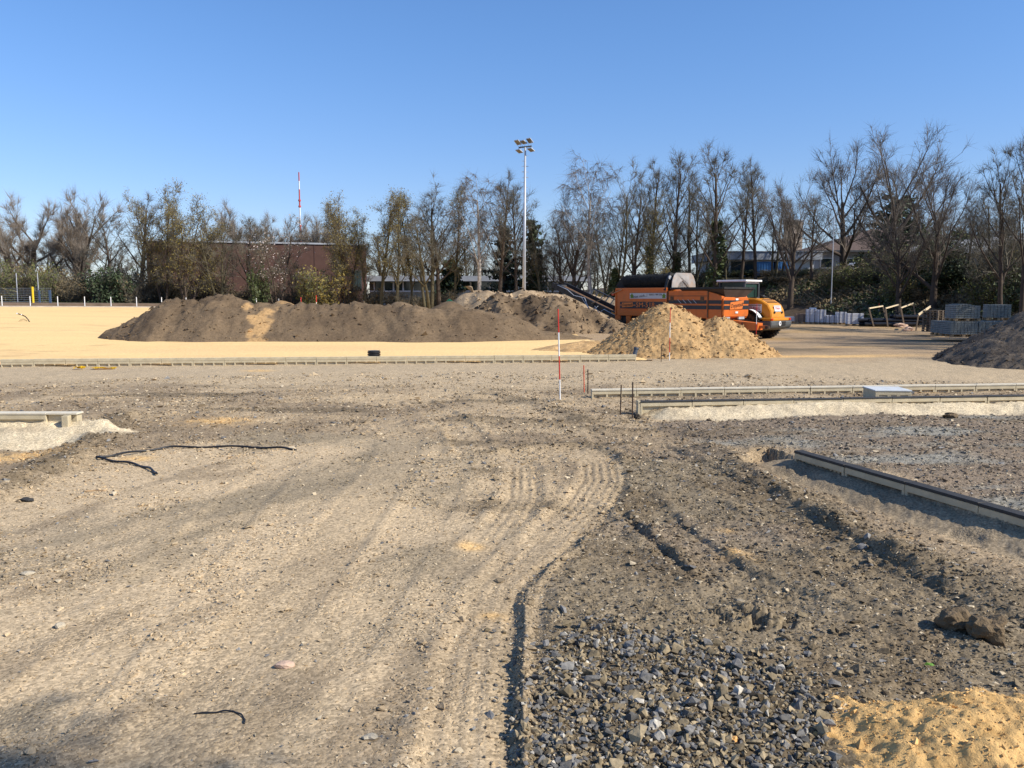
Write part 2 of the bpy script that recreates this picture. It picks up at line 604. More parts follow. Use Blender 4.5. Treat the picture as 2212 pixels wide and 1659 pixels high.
# ================================================================== TERRAIN
KERB_R = [tuple(G(1714, 984)[:2]), tuple(G(2225, 1140)[:2]), tuple(G(2700, 1290)[:2])]     # kerb at the right, towards the camera
LONG_K = [tuple(P(1383, 880, 15.3)[:2]), tuple(P(2300, 875, 16.35)[:2])]                    # long kerb behind it
THIN_K = [tuple(P(1278, 850, 17.9)[:2]), tuple(P(2300, 845, 19.25)[:2])]
LEFT_K = [tuple(P(-160, 900, 12.9)[:2]), tuple(P(160, 900, 12.9)[:2])]
FIELD_K = [(-24.0, 25.0), tuple(P(0, 785, 25.6)[:2]), tuple(P(1422, 775, 27.9)[:2])]
FIELD = [(-95, 18), (-24, 25.0), tuple(P(0, 785, 25.6)[:2]), tuple(P(1422, 775, 27.9)[:2]), (4.6, 33), (3.0, 60), (-4, 103.5), (-50.8, 84.2), (-100, 62)]
BANK = [(18, 84), (22.5, 77), (29, 66), (35.5, 52), (41, 40), (46, 25), (48, 5), (44, -20)]


def field_z(x, y):
    f = np.clip(0.23 - 0.0168 * x, 0, 1.2) * (1 - sstep(2, 9, x))
    return 0.0205 * np.clip(y - 28, 0, 80) * f


def hz_base(x, y):
    x, y = np.asarray(x, float), np.asarray(y, float)
    z = field_z(x, y)
    # embankment at the right; beyond the tree belt the land keeps its height
    d, sd, _, _ = line_dist(x, y, BANK)
    s = d * sd                                       # positive on the left of the line as it comes towards us
    bank = 4.5 * sstep(0.0, 14.0, s)
    far = sstep(-2, 14, x) * sstep(84, 100, y)
    z = np.maximum(z, bank * sstep(9, 24, x))
    z = np.maximum(z, far * 2.4 * sstep(8, 34, x))
    # the yard falls slightly round the loader
    z = z - 0.28 * sstep(7, 12, x) * sstep(36, 47, y) * (1 - sstep(56, 64, y)) * (1 - sstep(0, 3, s))
    return z


ROAD_R = gp([(2350, 1345), (2100, 1262), (1900, 1183), (1760, 1104), (1600, 1004), (1505, 957)])
EDGE = gp([(1120, 1800), (1130, 1659), (1128, 1450), (1135, 1285), (1195, 1228), (1250, 1185), (1290, 1140)])
RIDGE2 = gp([(1318, 1082), (1400, 1142), (1475, 1215), (1520, 1265)])
RIDGE3 = gp([(1010, 985), (1150, 972), (1270, 966), (1345, 988), (1352, 1010)])
RIDGE4 = gp([(930, 905), (1060, 912), (1200, 922), (1330, 935), (1470, 930), (1560, 955)])
RIDGE5 = gp([(985, 862), (1060, 850), (1130, 862), (1200, 885), (1280, 915)])
LEFT_B = gp([(-120, 1105), (0, 1062), (110, 1015), (200, 960), (262, 910), (290, 896)])
TRACK1 = gp([(1250, 975), (1300, 1000), (1305, 1035), (1265, 1095), (1195, 1170), (1110, 1265), (1062, 1400), (1045, 1560), (1040, 1750)])
TRACK2 = gp([(1080, 985), (1130, 1010), (1130, 1070), (1100, 1120), (1010, 1240)])
TRACK3 = gp([(640, 900), (830, 905), (870, 950), (850, 1010), (700, 1200), (480, 1460), (330, 1700)])
TRACK4 = gp([(700, 860), (900, 860), (1000, 930), (1030, 990)])
TRACK5 = gp([(2300, 1420), (2000, 1300), (1800, 1180), (1640, 1080), (1500, 1010), (1390, 960)])
TRACK6 = gp([(1950, 1420), (1760, 1330), (1560, 1250), (1440, 1150), (1350, 1060)])
TRACK7 = gp([(760, 880), (930, 900), (985, 960), (960, 1030), (870, 1180), (700, 1420), (560, 1700)])
TRACK8 = gp([(420, 905), (600, 930), (640, 980), (520, 1090), (330, 1280), (60, 1560), (-60, 1700)])
WHEELMARK = gp([(1340, 1290), (1480, 1335), (1620, 1345), (1760, 1335)])


def ridge(x, y, line, w, h, off=0.0, rough=0.5, seed=3):
    d, s, a, L = line_dist(x, y, line)
    e = sstep(0, 0.5, a) * sstep(0, 0.5, L - a)
    n = 1 + rough * 2 * fbm(x * 5, y * 5, seed, 3)
    dd = d + 0.35 * w * fbm(x * 3.1, y * 3.1, seed + 9, 2)
    return h * np.clip(n, 0, 3) * np.exp(-(dd / w) ** 2) * e, d * s, a, e


def hz_detail(x, y, noise=True):
    """kerb banks, ditch, ridges, tracks and roughness of the near ground; also returns the bank weights"""
    z = np.zeros(x.shape)
    r = np.hypot(x, y)
    # right kerb: lot at +0.03, sand bank, ditch, berm
    d, s, a, L = line_dist(x, y, KERB_R)
    sgn = d * s                                     # the lot lies left of the line direction (towards +x,+y)
    on = sstep(-0.25, 0.35, a) * (x > 2.5)
    lefts = np.clip(-sgn, 0, 5)
    wob = 0.06 * fbm(x * 1.7, y * 1.7, 31, 3)
    ditch = -0.05 - 0.12 * sstep(0.0, 0.5, lefts + wob) + 0.15 * sstep(0.5, 1.0, lefts + wob)
    endfade = sstep(-0.45, 0.25, a)
    first = (np.abs(a) < 1e-6)
    sand_r = np.where(sgn < 0, (0.75 * (1 - sstep(0.40, 0.56, lefts + wob * 2))), 0) * np.where(first & (d > 0.5), 0, 1) * (r < 14)
    z += np.where((sgn < 0) & (lefts < 1.0) & ~(first & (d > 0.6)), ditch, 0) * (r < 14)
    # long kerb: bank in front
    d, s, a, L = line_dist(x, y, LONG_K)
    front = np.where(s < 0, d, 0)
    wob = 0.12 * fbm(x * 1.3, y * 1.3, 37, 3)
    bl = np.where((s < 0) & (a > 0.0), 1 - sstep(0.10, 0.75, front + wob), 0) * sstep(0.15, 0.55, a)
    bl2 = np.where((s > 0) & (a > 0.0), 1 - sstep(0.25, 0.6, d + wob), 0) * sstep(0.0, 0.3, a)
    z += 0.13 * bl + 0.10 * bl2
    sand_l = np.where((s < 0), (1 - sstep(0.7, 0.95, front + wob)) * sstep(0.0, 0.3, a), 0) * (a > 0)
    # left kerb bank
    d, s, a, L = line_dist(x, y, LEFT_K)
    front = np.where(s < 0, d, 0)
    wob = 0.16 * fbm(x * 1.9, y * 1.9, 41, 3)
    fall = np.hypot(np.clip(a - (L - 0.02), 0, 9), 0)
    ext = np.clip(x - LEFT_K[1][0], 0, 9)
    dd = np.where(s < 0, front, d)
    bk = (1 - sstep(0.05, 1.15, dd + wob + ext * 0.6)) * (y < LEFT_K[0][1] + 0.15) * (x < LEFT_K[1][0] + 0.9)
    z += 0.17 * bk - 0.05 * (1 - sstep(0.6, 1.6, dd + ext)) * (y < LEFT_K[0][1])
    sand_k = (1 - sstep(1.05, 1.35, dd + wob + 0.35 * ext)) * (y < LEFT_K[0][1] + 0.2) * (x < LEFT_K[1][0] + 1.0)
    m = r < 26
    # ridges thrown up by wheels
    for line, wd, hh, sd in ((ROAD_R, 0.20, 0.075, 51), (RIDGE2, 0.065, 0.065, 52), (RIDGE3, 0.09, 0.06, 53), (RIDGE4, 0.22, 0.05, 54),
                             (RIDGE5, 0.2, 0.05, 55), (LEFT_B, 0.33, 0.13, 56)):
        z += ridge(x, y, line, wd, hh, seed=sd, rough=0.35)[0] * m
    rz_, sg, a, e = ridge(x, y, EDGE, 0.055, 0.034, seed=57, rough=0.6)
    z += rz_ + 0.018 * e * (1 - sstep(0.0, 1.1, np.abs(sg))) * (sg < 0) - 0.016 * e * (1 - sstep(0.0, 0.10, np.abs(sg - 0.07)))
    # tyre tracks: a shallow bed with ribs and cross lugs
    for line, wd, dep, lug in ((TRACK1, 0.30, 0.018, 0.011), (TRACK2, 0.22, 0.014, 0.009), (TRACK3, 0.28, 0.007, 0.003), (TRACK7, 0.26, 0.006, 0.0025), (TRACK8, 0.26, 0.007, 0.003), (TRACK4, 0.28, 0.02, 0.0),
                               (TRACK5, 0.3, 0.03, 0.008), (TRACK6, 0.28, 0.025, 0.008), (WHEELMARK, 0.20, 0.02, 0.055)):
        d, s, a, L = line_dist(x, y, line)
        bed = (1 - sstep(wd * 0.85, wd * 1.1, d)) * sstep(0, 0.4, a) * sstep(0, 0.4, L - a) * (r < 20)
        k = 1.3 * sstep(-0.25, 0.35, vn(a * 0.7, d * 2.0, 61))
        z += -dep * bed * k
        z += bed * (0.4 + 0.6 * k) * lug * 0.6 * np.tanh(2.2 * np.cos(d * s / 0.095 * 2 * math.pi)) * sstep(-0.42, 0.0, vn(a * 0.8 + 5, d * 3, 67)) * (1 - 0.6 * sstep(4.0, 6.0, a))
        z += bed * k * lug * 0.8 * np.sign(np.sin((a + np.abs(d) * 0.7) / 0.22 * 2 * math.pi)) * sstep(-0.1, 0.25, vn(a * 0.9, d, 63))
        z += dep * 0.8 * np.exp(-((d - wd * 1.2) / 0.07) ** 2) * sstep(0, 0.4, a) * sstep(0, 0.4, L - a) * (r < 20) * np.clip(1 + 1.5 * fbm(x * 4, y * 4, 65, 2), 0, 3)
    if noise:
        z += 0.05 * fbm(x * 0.35, y * 0.35, 71, 2) * sstep(3, 10, r)
        z += 0.030 * fbm(x * 1.3, y * 1.3, 72, 3)
        rr = rough_w(x, y)
        for line, wd in ((TRACK1, 0.32), (TRACK2, 0.22)):
            d, s, a, L = line_dist(x, y, line)
            rr = rr * (1 - 0.9 * (1 - sstep(wd * 0.9, wd * 1.15, d)) * sstep(0, .3, a))
        z += 0.026 * rr * fbm(x * 5.5, y * 5.5, 74, 3) + 0.016 * (0.10 + rr) * fbm(x * 21, y * 21, 75, 3)
    return z, sand_r, sand_l, sand_k


ZD = gp([(-300, 1085), (0, 1050), (250, 985), (560, 930), (900, 945), (1040, 990), (1010, 1090), (1000, 1210), (1080, 1310), (1100, 1480), (1105, 1800), (-500, 1800)])
ZR = gp([(1335, 1000), (1500, 955), (2300, 1310), (2500, 1800), (1128, 1800), (1130, 1290), (1295, 1130)])
ZP = gp([(1380, 912), (1700, 897), (2400, 885), (2700, 1240), (2225, 1115), (1710, 968), (1560, 960), (1420, 935)])
ZB = gp([(1133, 1440), (1240, 1395), (1350, 1372), (1480, 1376), (1600, 1405), (1700, 1470), (1800, 1525), (1850, 1640), (1860, 1800), (1150, 1800), (1140, 1600)])


ZS1 = gp([(820, 1270), (960, 1230), (1060, 1300), (1100, 1420), (1110, 1800), (720, 1800), (800, 1450)])
ZS2 = gp([(380, 1150), (700, 1120), (950, 1180), (820, 1280), (400, 1330)])


def rough_w(x, y):
    s = poly_sd(x, y, ZD) + 0.5 * fbm(x * 0.8, y * 0.8, 81, 3)
    return 0.16 + 0.84 * sstep(-0.3, 0.4, s) * (1 - 0.6 * sstep(17, 22, y))


def in_near_sand(x, y):
    a = G(2080, 1600)
    return np.sqrt(((x - a.x - 0.12) / 1.0) ** 2 + ((y - a.y + 0.12) / 0.70) ** 2) < 0.78 + 0.16 * fbm(x * 3, y * 3, 201, 3)


def lerp(a, b, t):
    return a + (b - a) * t[:, None]


C_TAN = np.array([0.430, 0.325, 0.200])
C_BEIGE = np.array([0.44, 0.338, 0.212])
C_MID = np.array([0.262, 0.196, 0.124])
C_DARK = np.array([0.142, 0.107, 0.066])
C_GREY = np.array([0.235, 0.184, 0.118])
C_PURP = np.array([0.222, 0.170, 0.118])
C_BLUE = np.array([0.255, 0.235, 0.190])
C_BANK_SHADE = np.array([0.26, 0.205, 0.135])  # bank sand below the right kerb, its shade darkened into the colour
C_BANK = np.array([0.57, 0.465, 0.305])
C_SAND = np.array([0.60, 0.385, 0.165])
C_YARD = np.array([0.37, 0.262, 0.155])
C_GRASS = np.array([0.075, 0.085, 0.03])
C_LITTER = np.array([0.095, 0.066, 0.043])


def ground_tint(x, y, z):
    n = len(x)
    r = np.hypot(x, y)
    c = np.tile(C_MID, (n, 1))
    big = fbm(x * 0.22, y * 0.22, 91, 4)
    med = fbm(x * 0.9, y * 0.9, 92, 4)
    streak = fbm(x * 0.28, y * 1.4, 93, 4)
    fine = fbm(x * 6, y * 6, 94, 3)
    c = lerp(c, C_TAN, sstep(-0.15, 0.45, med * 0.6 + big * 0.5 + 0.05))
    c = lerp(c, C_DARK, 0.75 * sstep(0.12, 0.5, streak + 0.3 * med) * (r > 7) * (y < 21.5))
    # light band in front of the field kerb and right across
    band = sstep(18.5, 21.5, y + 1.2 * med) * (1 - sstep(27.0, 31.0, y + 2.0 * med))
    c = lerp(c, C_BEIGE, 0.9 * band)
    # yard at the right
    yard = sstep(27.5, 31.5, y + 2.5 * med)
    shade_streak = fbm(x * 0.12, y * 0.30, 95, 4)
    yc = lerp(np.tile(C_YARD, (n, 1)), C_DARK * 1.1, 0.9 * sstep(0.02, 0.30, shade_streak))  # dark streaks of tree shade painted into the yard colour
    yc = lerp(yc, C_SAND * 0.75, 0.55 * sstep(0.10, 0.45, fbm(x * 0.2, y * 0.5, 96, 3)))
    c = np.where(yard[:, None] > 0, lerp(c, yc, yard), c)
    sp = np.exp(-((x - 11.0) / 3.2) ** 2 - ((y - 30.2 - 0.1 * (x - 11)) / 0.6) ** 2)
    c = lerp(c, C_SAND * 1.05, np.clip(1.5 * sp + 0.6 * med * sp, 0, 1))
    # dusty road
    sd = poly_sd(x, y, ZD) + 0.45 * fbm(x * 0.9, y * 0.9, 97, 4)
    dust = 1 - sstep(-0.35, 0.25, sd)
    dc = lerp(np.tile(C_TAN * 1.12, (n, 1)), C_GREY * 1.15, 0.95 * sstep(-0.05, 0.40, fbm(x * 0.7 - y * 0.25, y * 0.3, 98, 4) + 0.2 * fine))
    dc = lerp(dc, C_MID * 0.9, 0.6 * sstep(0.15, 0.5, fbm(x * 1.6 - y * 0.5, y * 0.5, 107, 4)))
    c = lerp(c, dc, dust)
    # darker gravelly ground at the right
    sd = poly_sd(x, y, ZR) + 0.3 * fbm(x * 1.1, y * 1.1, 99, 3)
    rg = 1 - sstep(-0.2, 0.2, sd)
    rc = lerp(np.tile(C_GREY * 0.92, (n, 1)), C_DARK * 1.15, sstep(-0.2, 0.35, fbm(x * 0.9 + y * 0.6, y * 0.9 - x * 0.6, 100, 4)))
    rc = lerp(rc, C_PURP * 1.05, 0.7 * sstep(0.05, 0.4, fbm(x * 0.8, y * 0.8, 101, 3)) * sstep(5, 8, y))
    c = lerp(c, rc, rg)
    sd = poly_sd(x, y, ZP) + 0.35 * fbm(x * 1.0, y * 1.0, 102, 3)
    pg = 1 - sstep(-0.25, 0.15, sd)
    pc = lerp(np.tile(C_PURP, (n, 1)), C_BLUE, sstep(0.02, 0.3, fbm(x * 0.33, y * 1.0, 103, 4) + 0.1))
    pc = lerp(pc, C_DARK * 1.2, 0.5 * sstep(0.1, 0.4, fbm(x * 0.5, y * 1.7, 104, 3)))
    c = lerp(c, pc, pg)
    sd = poly_sd(x, y, ZB) + 0.25 * fbm(x * 2, y * 2, 105, 3)
    c = lerp(c, C_DARK * 0.75, 0.8 * (1 - sstep(-0.15, 0.15, sd)))
    # loose dark soil on ridges
    for line, wd, k in ((RIDGE2, 0.10, .8), (RIDGE3, 0.13, .7), (RIDGE4, 0.3, .6), (RIDGE5, 0.25, .6), (LEFT_B, 0.42, .85), (ROAD_R, 0.28, .45), (EDGE, 0.10, .6)):
        d, s, a, L = line_dist(x, y, line)
        t = np.exp(-(d / wd) ** 2) * sstep(0, 0.3, a) * sstep(0, 0.3, L - a) * np.clip(0.8 + fine, 0, 1)
        c = lerp(c, C_DARK * 0.95, k * t)
    # packed pale beds of the tracks
    for line, wd in ((TRACK1, 0.30), (TRACK2, 0.2), (TRACK3, 0.3)):
        d, s, a, L = line_dist(x, y, line)
        t = (1 - sstep(wd * 0.8, wd * 1.2, d)) * sstep(0, 0.4, a) * sstep(0, 0.4, L - a)
        c = lerp(c, C_TAN * 0.95, 0.5 * t)
    # small sand spills
    for px, py, rr in ((1575, 1145, .10), (1600, 1203, .16), (1960, 1160, .06), (470, 912, .55), (300, 990, .25), (30, 985, .5), (1010, 1180, .12), (1065, 1325, .09), (1950, 842, .6), (560, 800, .4)):
        g = G(px, py)
        t = np.exp(-(((x - g.x) / rr) ** 2 + ((y - g.y) / (rr * .8)) ** 2))
        c = lerp(c, C_SAND, np.clip(1.3 * t * (0.7 + 1.2 * fine), 0, 0.85))
    # vegetation beyond the site
    d, s, _, _ = line_dist(x, y, BANK)
    veg = np.maximum(sstep(-0.5, 2.0, d * s + 1.5 * med) * (x > 10), sstep(-1.5, 1.0, y - (90 + 0.46 * (x + 36)) + 2 * med) * (x < 12))
    veg = np.maximum(veg, (y > 92) * 1.0)
    vc = lerp(np.tile(C_LITTER, (n, 1)), C_GRASS, sstep(0.0, 0.5, fbm(x * 0.3, y * 0.3, 106, 3)))
    c = lerp(c, vc, veg)
    c = c * (1 + 0.10 * np.clip(fine, -1, 1))[:, None]
    return np.clip(c, 0.01, 1)


def ground_height(x, y):
    b = hz_base(x, y)
    r = np.hypot(x, y)
    m = r < 40
    z = b.copy()
    srs = [np.zeros(x.shape) for _ in range(3)]
    if m.any():
        zz, a1, a2, a3 = hz_detail(x[m], y[m])
        zz = zz * (1 - sstep(30, 40, r[m]))
        z[m] += zz
        for q, a in zip(srs, (a1, a2, a3)): q[m] = a
    fz = poly_sd(x, y, FIELD)
    z = z - 0.16 * (1 - sstep(-0.7, -0.25, fz))         # the field sheet lies over this
    rough = (~m) & (x > 10)
    z[rough] += 0.25 * fbm(x[rough] * 0.4, y[rough] * 0.4, 110, 3) * sstep(0, 3, np.clip(b[rough], 0, 3))
    return z, srs


def hz(x, y):
    """ground height under one point"""
    return float(ground_height(np.array([x], float), np.array([y], float))[0][0])


def build_ground():
    az = np.linspace(-R(42), R(42), 680)
    rr = np.concatenate([np.geomspace(1.3, 46, 700), np.geomspace(46, 1600, 130)[1:]])
    A, Rr = np.meshgrid(az, rr)
    x, y = (Rr * np.sin(A)).ravel(), (Rr * np.cos(A)).ravel()
    # coarse rest of the disc
    az2 = np.linspace(R(42), R(318), 40)
    r2 = np.geomspace(1.3, 1600, 60)
    A2, R2 = np.meshgrid(az2, r2)
    x2, y2 = (R2 * np.sin(A2)).ravel(), (R2 * np.cos(A2)).ravel()
    X, Y = np.concatenate([x, x2, [0]]), np.concatenate([y, y2, [0]])
    Z, (s1, s2, s3) = ground_height(X, Y)
    T = ground_tint(X, Y, Z)
    fine = np.clip(0.85 + 1.4 * fbm(X * 2.3, Y * 2.3, 120, 4), 0, 1)
    for s, cb in ((s1, C_BANK_SHADE), (s2, C_BANK), (s3, C_BANK)):
        T = lerp(T, cb, np.clip(s * (0.55 + 0.6 * fine), 0, 1))

    def quads(nr, nc, off):
        i = np.arange(nr - 1)[:, None] * nc + np.arange(nc - 1)[None]
        return np.stack([i, i + nc, i + nc + 1, i + 1], -1).reshape(-1, 4)[:, ::-1] + off
    f = np.concatenate([quads(len(rr), len(az), 0), quads(len(r2), len(az2), len(x))])
    n0 = len(X) - 1
    fan = [(n0, i + 4, i + 2, i) for i in range(0, len(az) - 5, 4)]
    o = len(x)
    fan += [(n0, o + i + 2, o + i + 1, o + i) for i in range(0, len(az2) - 2, 2)]
    f = np.concatenate([f, np.array(fan)])
    me = mesh_np('ground', np.stack([X, Y, Z], 1), f, True, T)
    tag(link('ground', me, M['earth']), kind='structure')


build_ground()

# sand field: one sheet over the sunken ground
gx, gy = np.meshgrid(np.linspace(-100, 8, 300), np.linspace(16, 106, 260))
fx, fy = gx.ravel(), gy.ravel()
sd = poly_sd(fx, fy, FIELD)
fz = field_z(fx, fy) + 0.05 * (fy < 33) + 0.012 * fbm(fx * 0.8, fy * 0.8, 130, 3) - 0.03
# level along the kerb, blended with the ground at the ragged right edge
fz = np.where(sd > -0.35, np.where((fx > 2.5) & (fy > 28), hz_base(fx, fy) - 0.03, fz), fz)
tn = fbm(fx * 0.15, fy * 0.3, 131, 4)
ft = lerp(np.tile(np.array([0.80, 0.545, 0.245]), (len(fx), 1)), np.array([0.74, 0.50, 0.235]), 0.7 * sstep(0.15, 0.5, tn))
roll = fbm(fx * 0.03 + 0.02 * fy, fy * 0.9, 136, 3)
ft = ft * (1 + 0.07 * np.clip(roll, -.6, .6))[:, None]
sc_ = sstep(0.22, 0.42, fbm(fx * 0.9, fy * 1.8, 133, 3)) * sstep(0.0, 0.4, fbm(fx * 0.1, fy * 0.1, 134, 2) + 0.15)
ft = lerp(ft, np.array([0.42, 0.27, 0.13]), 0.5 * sc_)
fi = np.arange(259)[:, None] * 300 + np.arange(299)[None]
ff = np.stack([fi, fi + 1, fi + 301, fi + 300], -1).reshape(-1, 4)
ff = ff[(sd[ff] < 0.12).all(1)]
tag(link('sand_field', mesh_np('sand_field', np.stack([fx, fy, fz + 0.03], 1), ff, True, ft), M['fieldsand']), kind='structure')


# ================================================================== LOOSE STONES
def scatter_stones():
    rng = np.random.default_rng(5)

    def place(n, r0, r1, azd=35):
        a = rng.uniform(-R(azd), R(azd), n)
        r = np.exp(rng.uniform(math.log(r0), math.log(r1), n))
        return r * np.sin(a), r * np.cos(a), r

    def colours(x, y, n, own):
        t = ground_tint(x, y, None)
        k = rng.uniform(0.62, 1.22, (n, 1))
        g = rng.uniform(0, 1, n)
        col = t * k
        pale = np.array([0.50, 0.41, 0.28])
        blue = np.array([0.20, 0.19, 0.175])
        col = np.where((g < own)[:, None], pale * rng.uniform(0.75, 1.15, (n, 1)), col)
        col = np.where((g > 0.93)[:, None], blue * rng.uniform(0.6, 1.3, (n, 1)), col)
        return np.clip(col, 0.02, 0.8)

    def dens(x, y):
        d = 0.45 * rough_w(x, y) + 0.34 + 1.1 * sstep(0.05, 0.4, fbm(x * 1.1, y * 1.1, 140, 4))
        d += 0.5 * (poly_sd(x, y, ZP) < 0.1)
        d += 0.55 * (poly_sd(x, y, ZR) < 0.05)
        for zz_, k in ((ZS1, 0.75), (ZS2, 0.4)): d += k * (1 - sstep(-0.3, 0.2, poly_sd(x, y, zz_) + 0.3 * fbm(x * 1.5, y * 1.5, 141, 3)))
        for line, wd, k in ((RIDGE2, .14, 2), (RIDGE3, .16, 2), (ROAD_R, .3, 2.0), (EDGE, .12, 1.2), (LEFT_B, .4, 1.3), (RIDGE4, .3, .8)):
            dd = line_dist(x, y, line)[0]
            d += k * np.exp(-(dd / wd) ** 2)
        for line, wd in ((TRACK1, .26), (TRACK3, .3), (TRACK2, .2)):
            d *= 1 - 0.6 * np.exp(-(line_dist(x, y, line)[0] / wd) ** 2)
        return d * (poly_sd(x, y, FIELD) > 0.2)

    # small pebbles
    n = 190000
    x, y, r = place(n, 2.6, 24)
    keep = (rng.uniform(0, 1.6, n) < dens(x, y)) & ~in_near_sand(x, y)
    _, s1, s2, s3 = hz_detail(x, y, False)
    keep &= (np.maximum(np.maximum(s1, s2), s3) < 0.4)
    x, y, r = x[keep], y[keep], r[keep]
    n = len(x)
    rad = (0.0016 * r ** 0.82) * np.exp(rng.normal(0, 0.45, n))
    z = ground_height(x, y)[0]
    v, f, t = rocks(np.stack([x, y, z + rad * 0.25], 1), rad, colours(x, y, n, 0.16), HULLS_S, rng, 0.15, 0.55)
    tag(link('pebbles', mesh_np('pebbles', v, f, False, t), M['stone']), 'small pale and grey pebbles strewn over the dirt ground', 'pebbles', kind='stuff')
    # broken stones lying about
    n = 34000
    x, y, r = place(n, 2.6, 20)
    d = dens(x, y) - 0.42
    keep = (rng.uniform(0, 3.0, n) < d) & ~in_near_sand(x, y)
    _, s1, s2, s3 = hz_detail(x, y, False)
    keep &= (np.maximum(np.maximum(s1, s2), s3) < 0.4)
    x, y, r = x[keep], y[keep], r[keep]
    n = len(x)
    rad = np.clip((0.0046 * r ** 0.55) * np.exp(rng.normal(0, 0.42, n)), 0.006, 0.05)
    z = ground_height(x, y)[0]
    v, f, t = rocks(np.stack([x, y, z + rad * 0.25], 1), rad, colours(x, y, n, 0.08), HULLS, rng, 0.12, 0.6)
    tag(link('rubble', mesh_np('rubble', v, f, False, t), M['stone']), 'loose broken stones along the wheel ridges and verges', 'rubble', kind='stuff')
    # crushed ballast patch
    bx = np.array(ZB)
    n = 17000
    x = rng.uniform(bx[:, 0].min() - .3, bx[:, 0].max() + .3, n)
    y = rng.uniform(2.7, bx[:, 1].max() + .4, n)
    sdv = poly_sd(x, y, ZB) + 0.22 * fbm(x * 2, y * 2, 105, 3)
    keep = rng.uniform(0, 1, n) < (1 - sstep(-0.18, 0.22, sdv)) * 0.95 + 0.03
    keep &= ~in_near_sand(x, y)
    x, y = x[keep], y[keep]
    n = len(x)
    rad = 0.0112 * np.exp(rng.normal(0, 0.42, n))
    g = rng.uniform(0, 1, n)
    c = np.where((g < 0.42)[:, None], np.array([0.185, 0.175, 0.160]), np.array([0.28, 0.220, 0.135])) * rng.uniform(0.5, 1.3, (n, 1))
    c = np.where((g > 0.96)[:, None], np.array([0.46, 0.42, 0.35]), c)
    z = ground_height(x, y)[0]
    v, f, t = rocks(np.stack([x, y, z + rad * rng.uniform(-0.1, 0.9, n)], 1), rad, c, HULLS, rng, 0.15, 0.8)
    tag(link('ballast', mesh_np('ballast', v, f, False, t), M['stone']), 'blue grey crushed stone ballast in the patch beside the wheel edge', 'ballast', kind='stuff')


# a cheap angular stone: icosahedron of 20 faces
def _ico0():
    bm = bmesh.new()
    bmesh.ops.create_icosphere(bm, subdivisions=1, radius=1)
    v = np.array([q.co[:] for q in bm.verts])
    f = np.array([[q.index for q in p.verts] for p in bm.faces])
    bm.free()
    return v, f


ICO_S = _ico0()
scatter_stones()


# ================================================================== HEAPS
def heap(name, fn, x0, x1, y0, y1, res, tintfn, label, cat, mat='heap', clods=0, clod_r=0.05, clod_tint=None):
    nx, ny = int((x1 - x0) / res) + 1, int((y1 - y0) / res) + 1
    gx, gy = np.meshgrid(np.linspace(x0, x1, nx), np.linspace(y0, y1, ny))
    x, y = gx.ravel(), gy.ravel()
    h = fn(x, y)
    g = hz_base(x, y) + np.where(np.hypot(x, y) < 26, 0.0, 0.0)
    z = g + h
    i = np.arange(ny - 1)[:, None] * nx + np.arange(nx - 1)[None]
    f = np.stack([i, i + 1, i + nx + 1, i + nx], -1).reshape(-1, 4)
    f = f[(h[f] > -0.10).any(1)]
    used, inv = np.unique(f, return_inverse=True)
    f = inv.reshape(f.shape)
    x, y, z, h = x[used], y[used], z[used], h[used]
    z = np.where(h < -0.10, g[used] - 0.2, z)
    t = tintfn(x, y, h)
    cx, cy = (x.min() + x.max()) / 2, (y.min() + y.max()) / 2
    o = link(name, mesh_np(name, np.stack([x - cx, y - cy, z], 1), f, True, t), M[mat], loc=(cx, cy, 0))
    tag(o, label, cat)
    if clods:
        rng = np.random.default_rng(int(abs(x0 * 100)) + 3)
        px, py = rng.uniform(x0, x1, clods * 3), rng.uniform(y0, y1, clods * 3)
        if name == 'soil_heap': px = x0 + (x1 - x0) * rng.uniform(0, 1, clods * 3) ** 1.8
        ph = fn(px, py)
        k = np.where(ph > 0.0)[0][:clods]
        px, py, ph = px[k], py[k], ph[k]
        rad = clod_r * np.exp(rng.normal(0, 0.5, len(px)))
        tt = tintfn(px, py, ph) * rng.uniform(0.8, 1.2, (len(px), 1))
        v, f, t2 = rocks(np.stack([px - cx, py - cy, hz_base(px, py) + ph + rad * 0.2], 1), rad, tt, HULLS_S, rng, 0.15, 0.85)
        c = link('clods', mesh_np('clods', v, f, False, t2), M['stone'], o)
        c['kind'] = 'stuff'
    return o


def smax(a, b, k):
    h = np.clip(0.5 + 0.5 * (a - b) / k, 0, 1)
    return b + (a - b) * h + k * h * (1 - h)


def cone(x, y, cx, cy, h, k, rnd=0.25):
    d = np.sqrt((x - cx) ** 2 + (y - cy) ** 2 + rnd * rnd) - rnd
    return h - d * k


def long_heap(crest, Yc, k, front=1.0):
    xs = np.array([P(a, b, Yc).x for a, b in crest])
    zs = np.array([P(a, b, Yc).z for a, b in crest])

    def fn(x, y, warp=0.0):
        yc = Yc + warp
        hc = np.interp(x, xs, zs) - hz_base(x, np.full_like(x, Yc))
        d = np.sqrt((y - yc) ** 2 + 0.12) - 0.35
        return hc - d * k
    return fn


# yellow sand heap by the camera
p0 = G(2050, 1620)


def near_sand(x, y):
    a, b = G(2080, 1600), G(2200, 1640)
    e = np.sqrt(((x - a.x - 0.12) / 1.0) ** 2 + ((y - a.y + 0.12) / 0.70) ** 2)
    h = 0.24 * (1 - sstep(0.05, 0.95, e + 0.22 * fbm(x * 3, y * 3, 201, 3))) - 0.022
    h = h + ground_height(x, y)[0] - hz_base(x, y) + 0.012
    return h + 0.012 * fbm(x * 9, y * 9, 202, 4) * (h > -0.03) + 0.009 * np.abs(fbm(x * 34, y * 34, 203, 2)) - 0.003


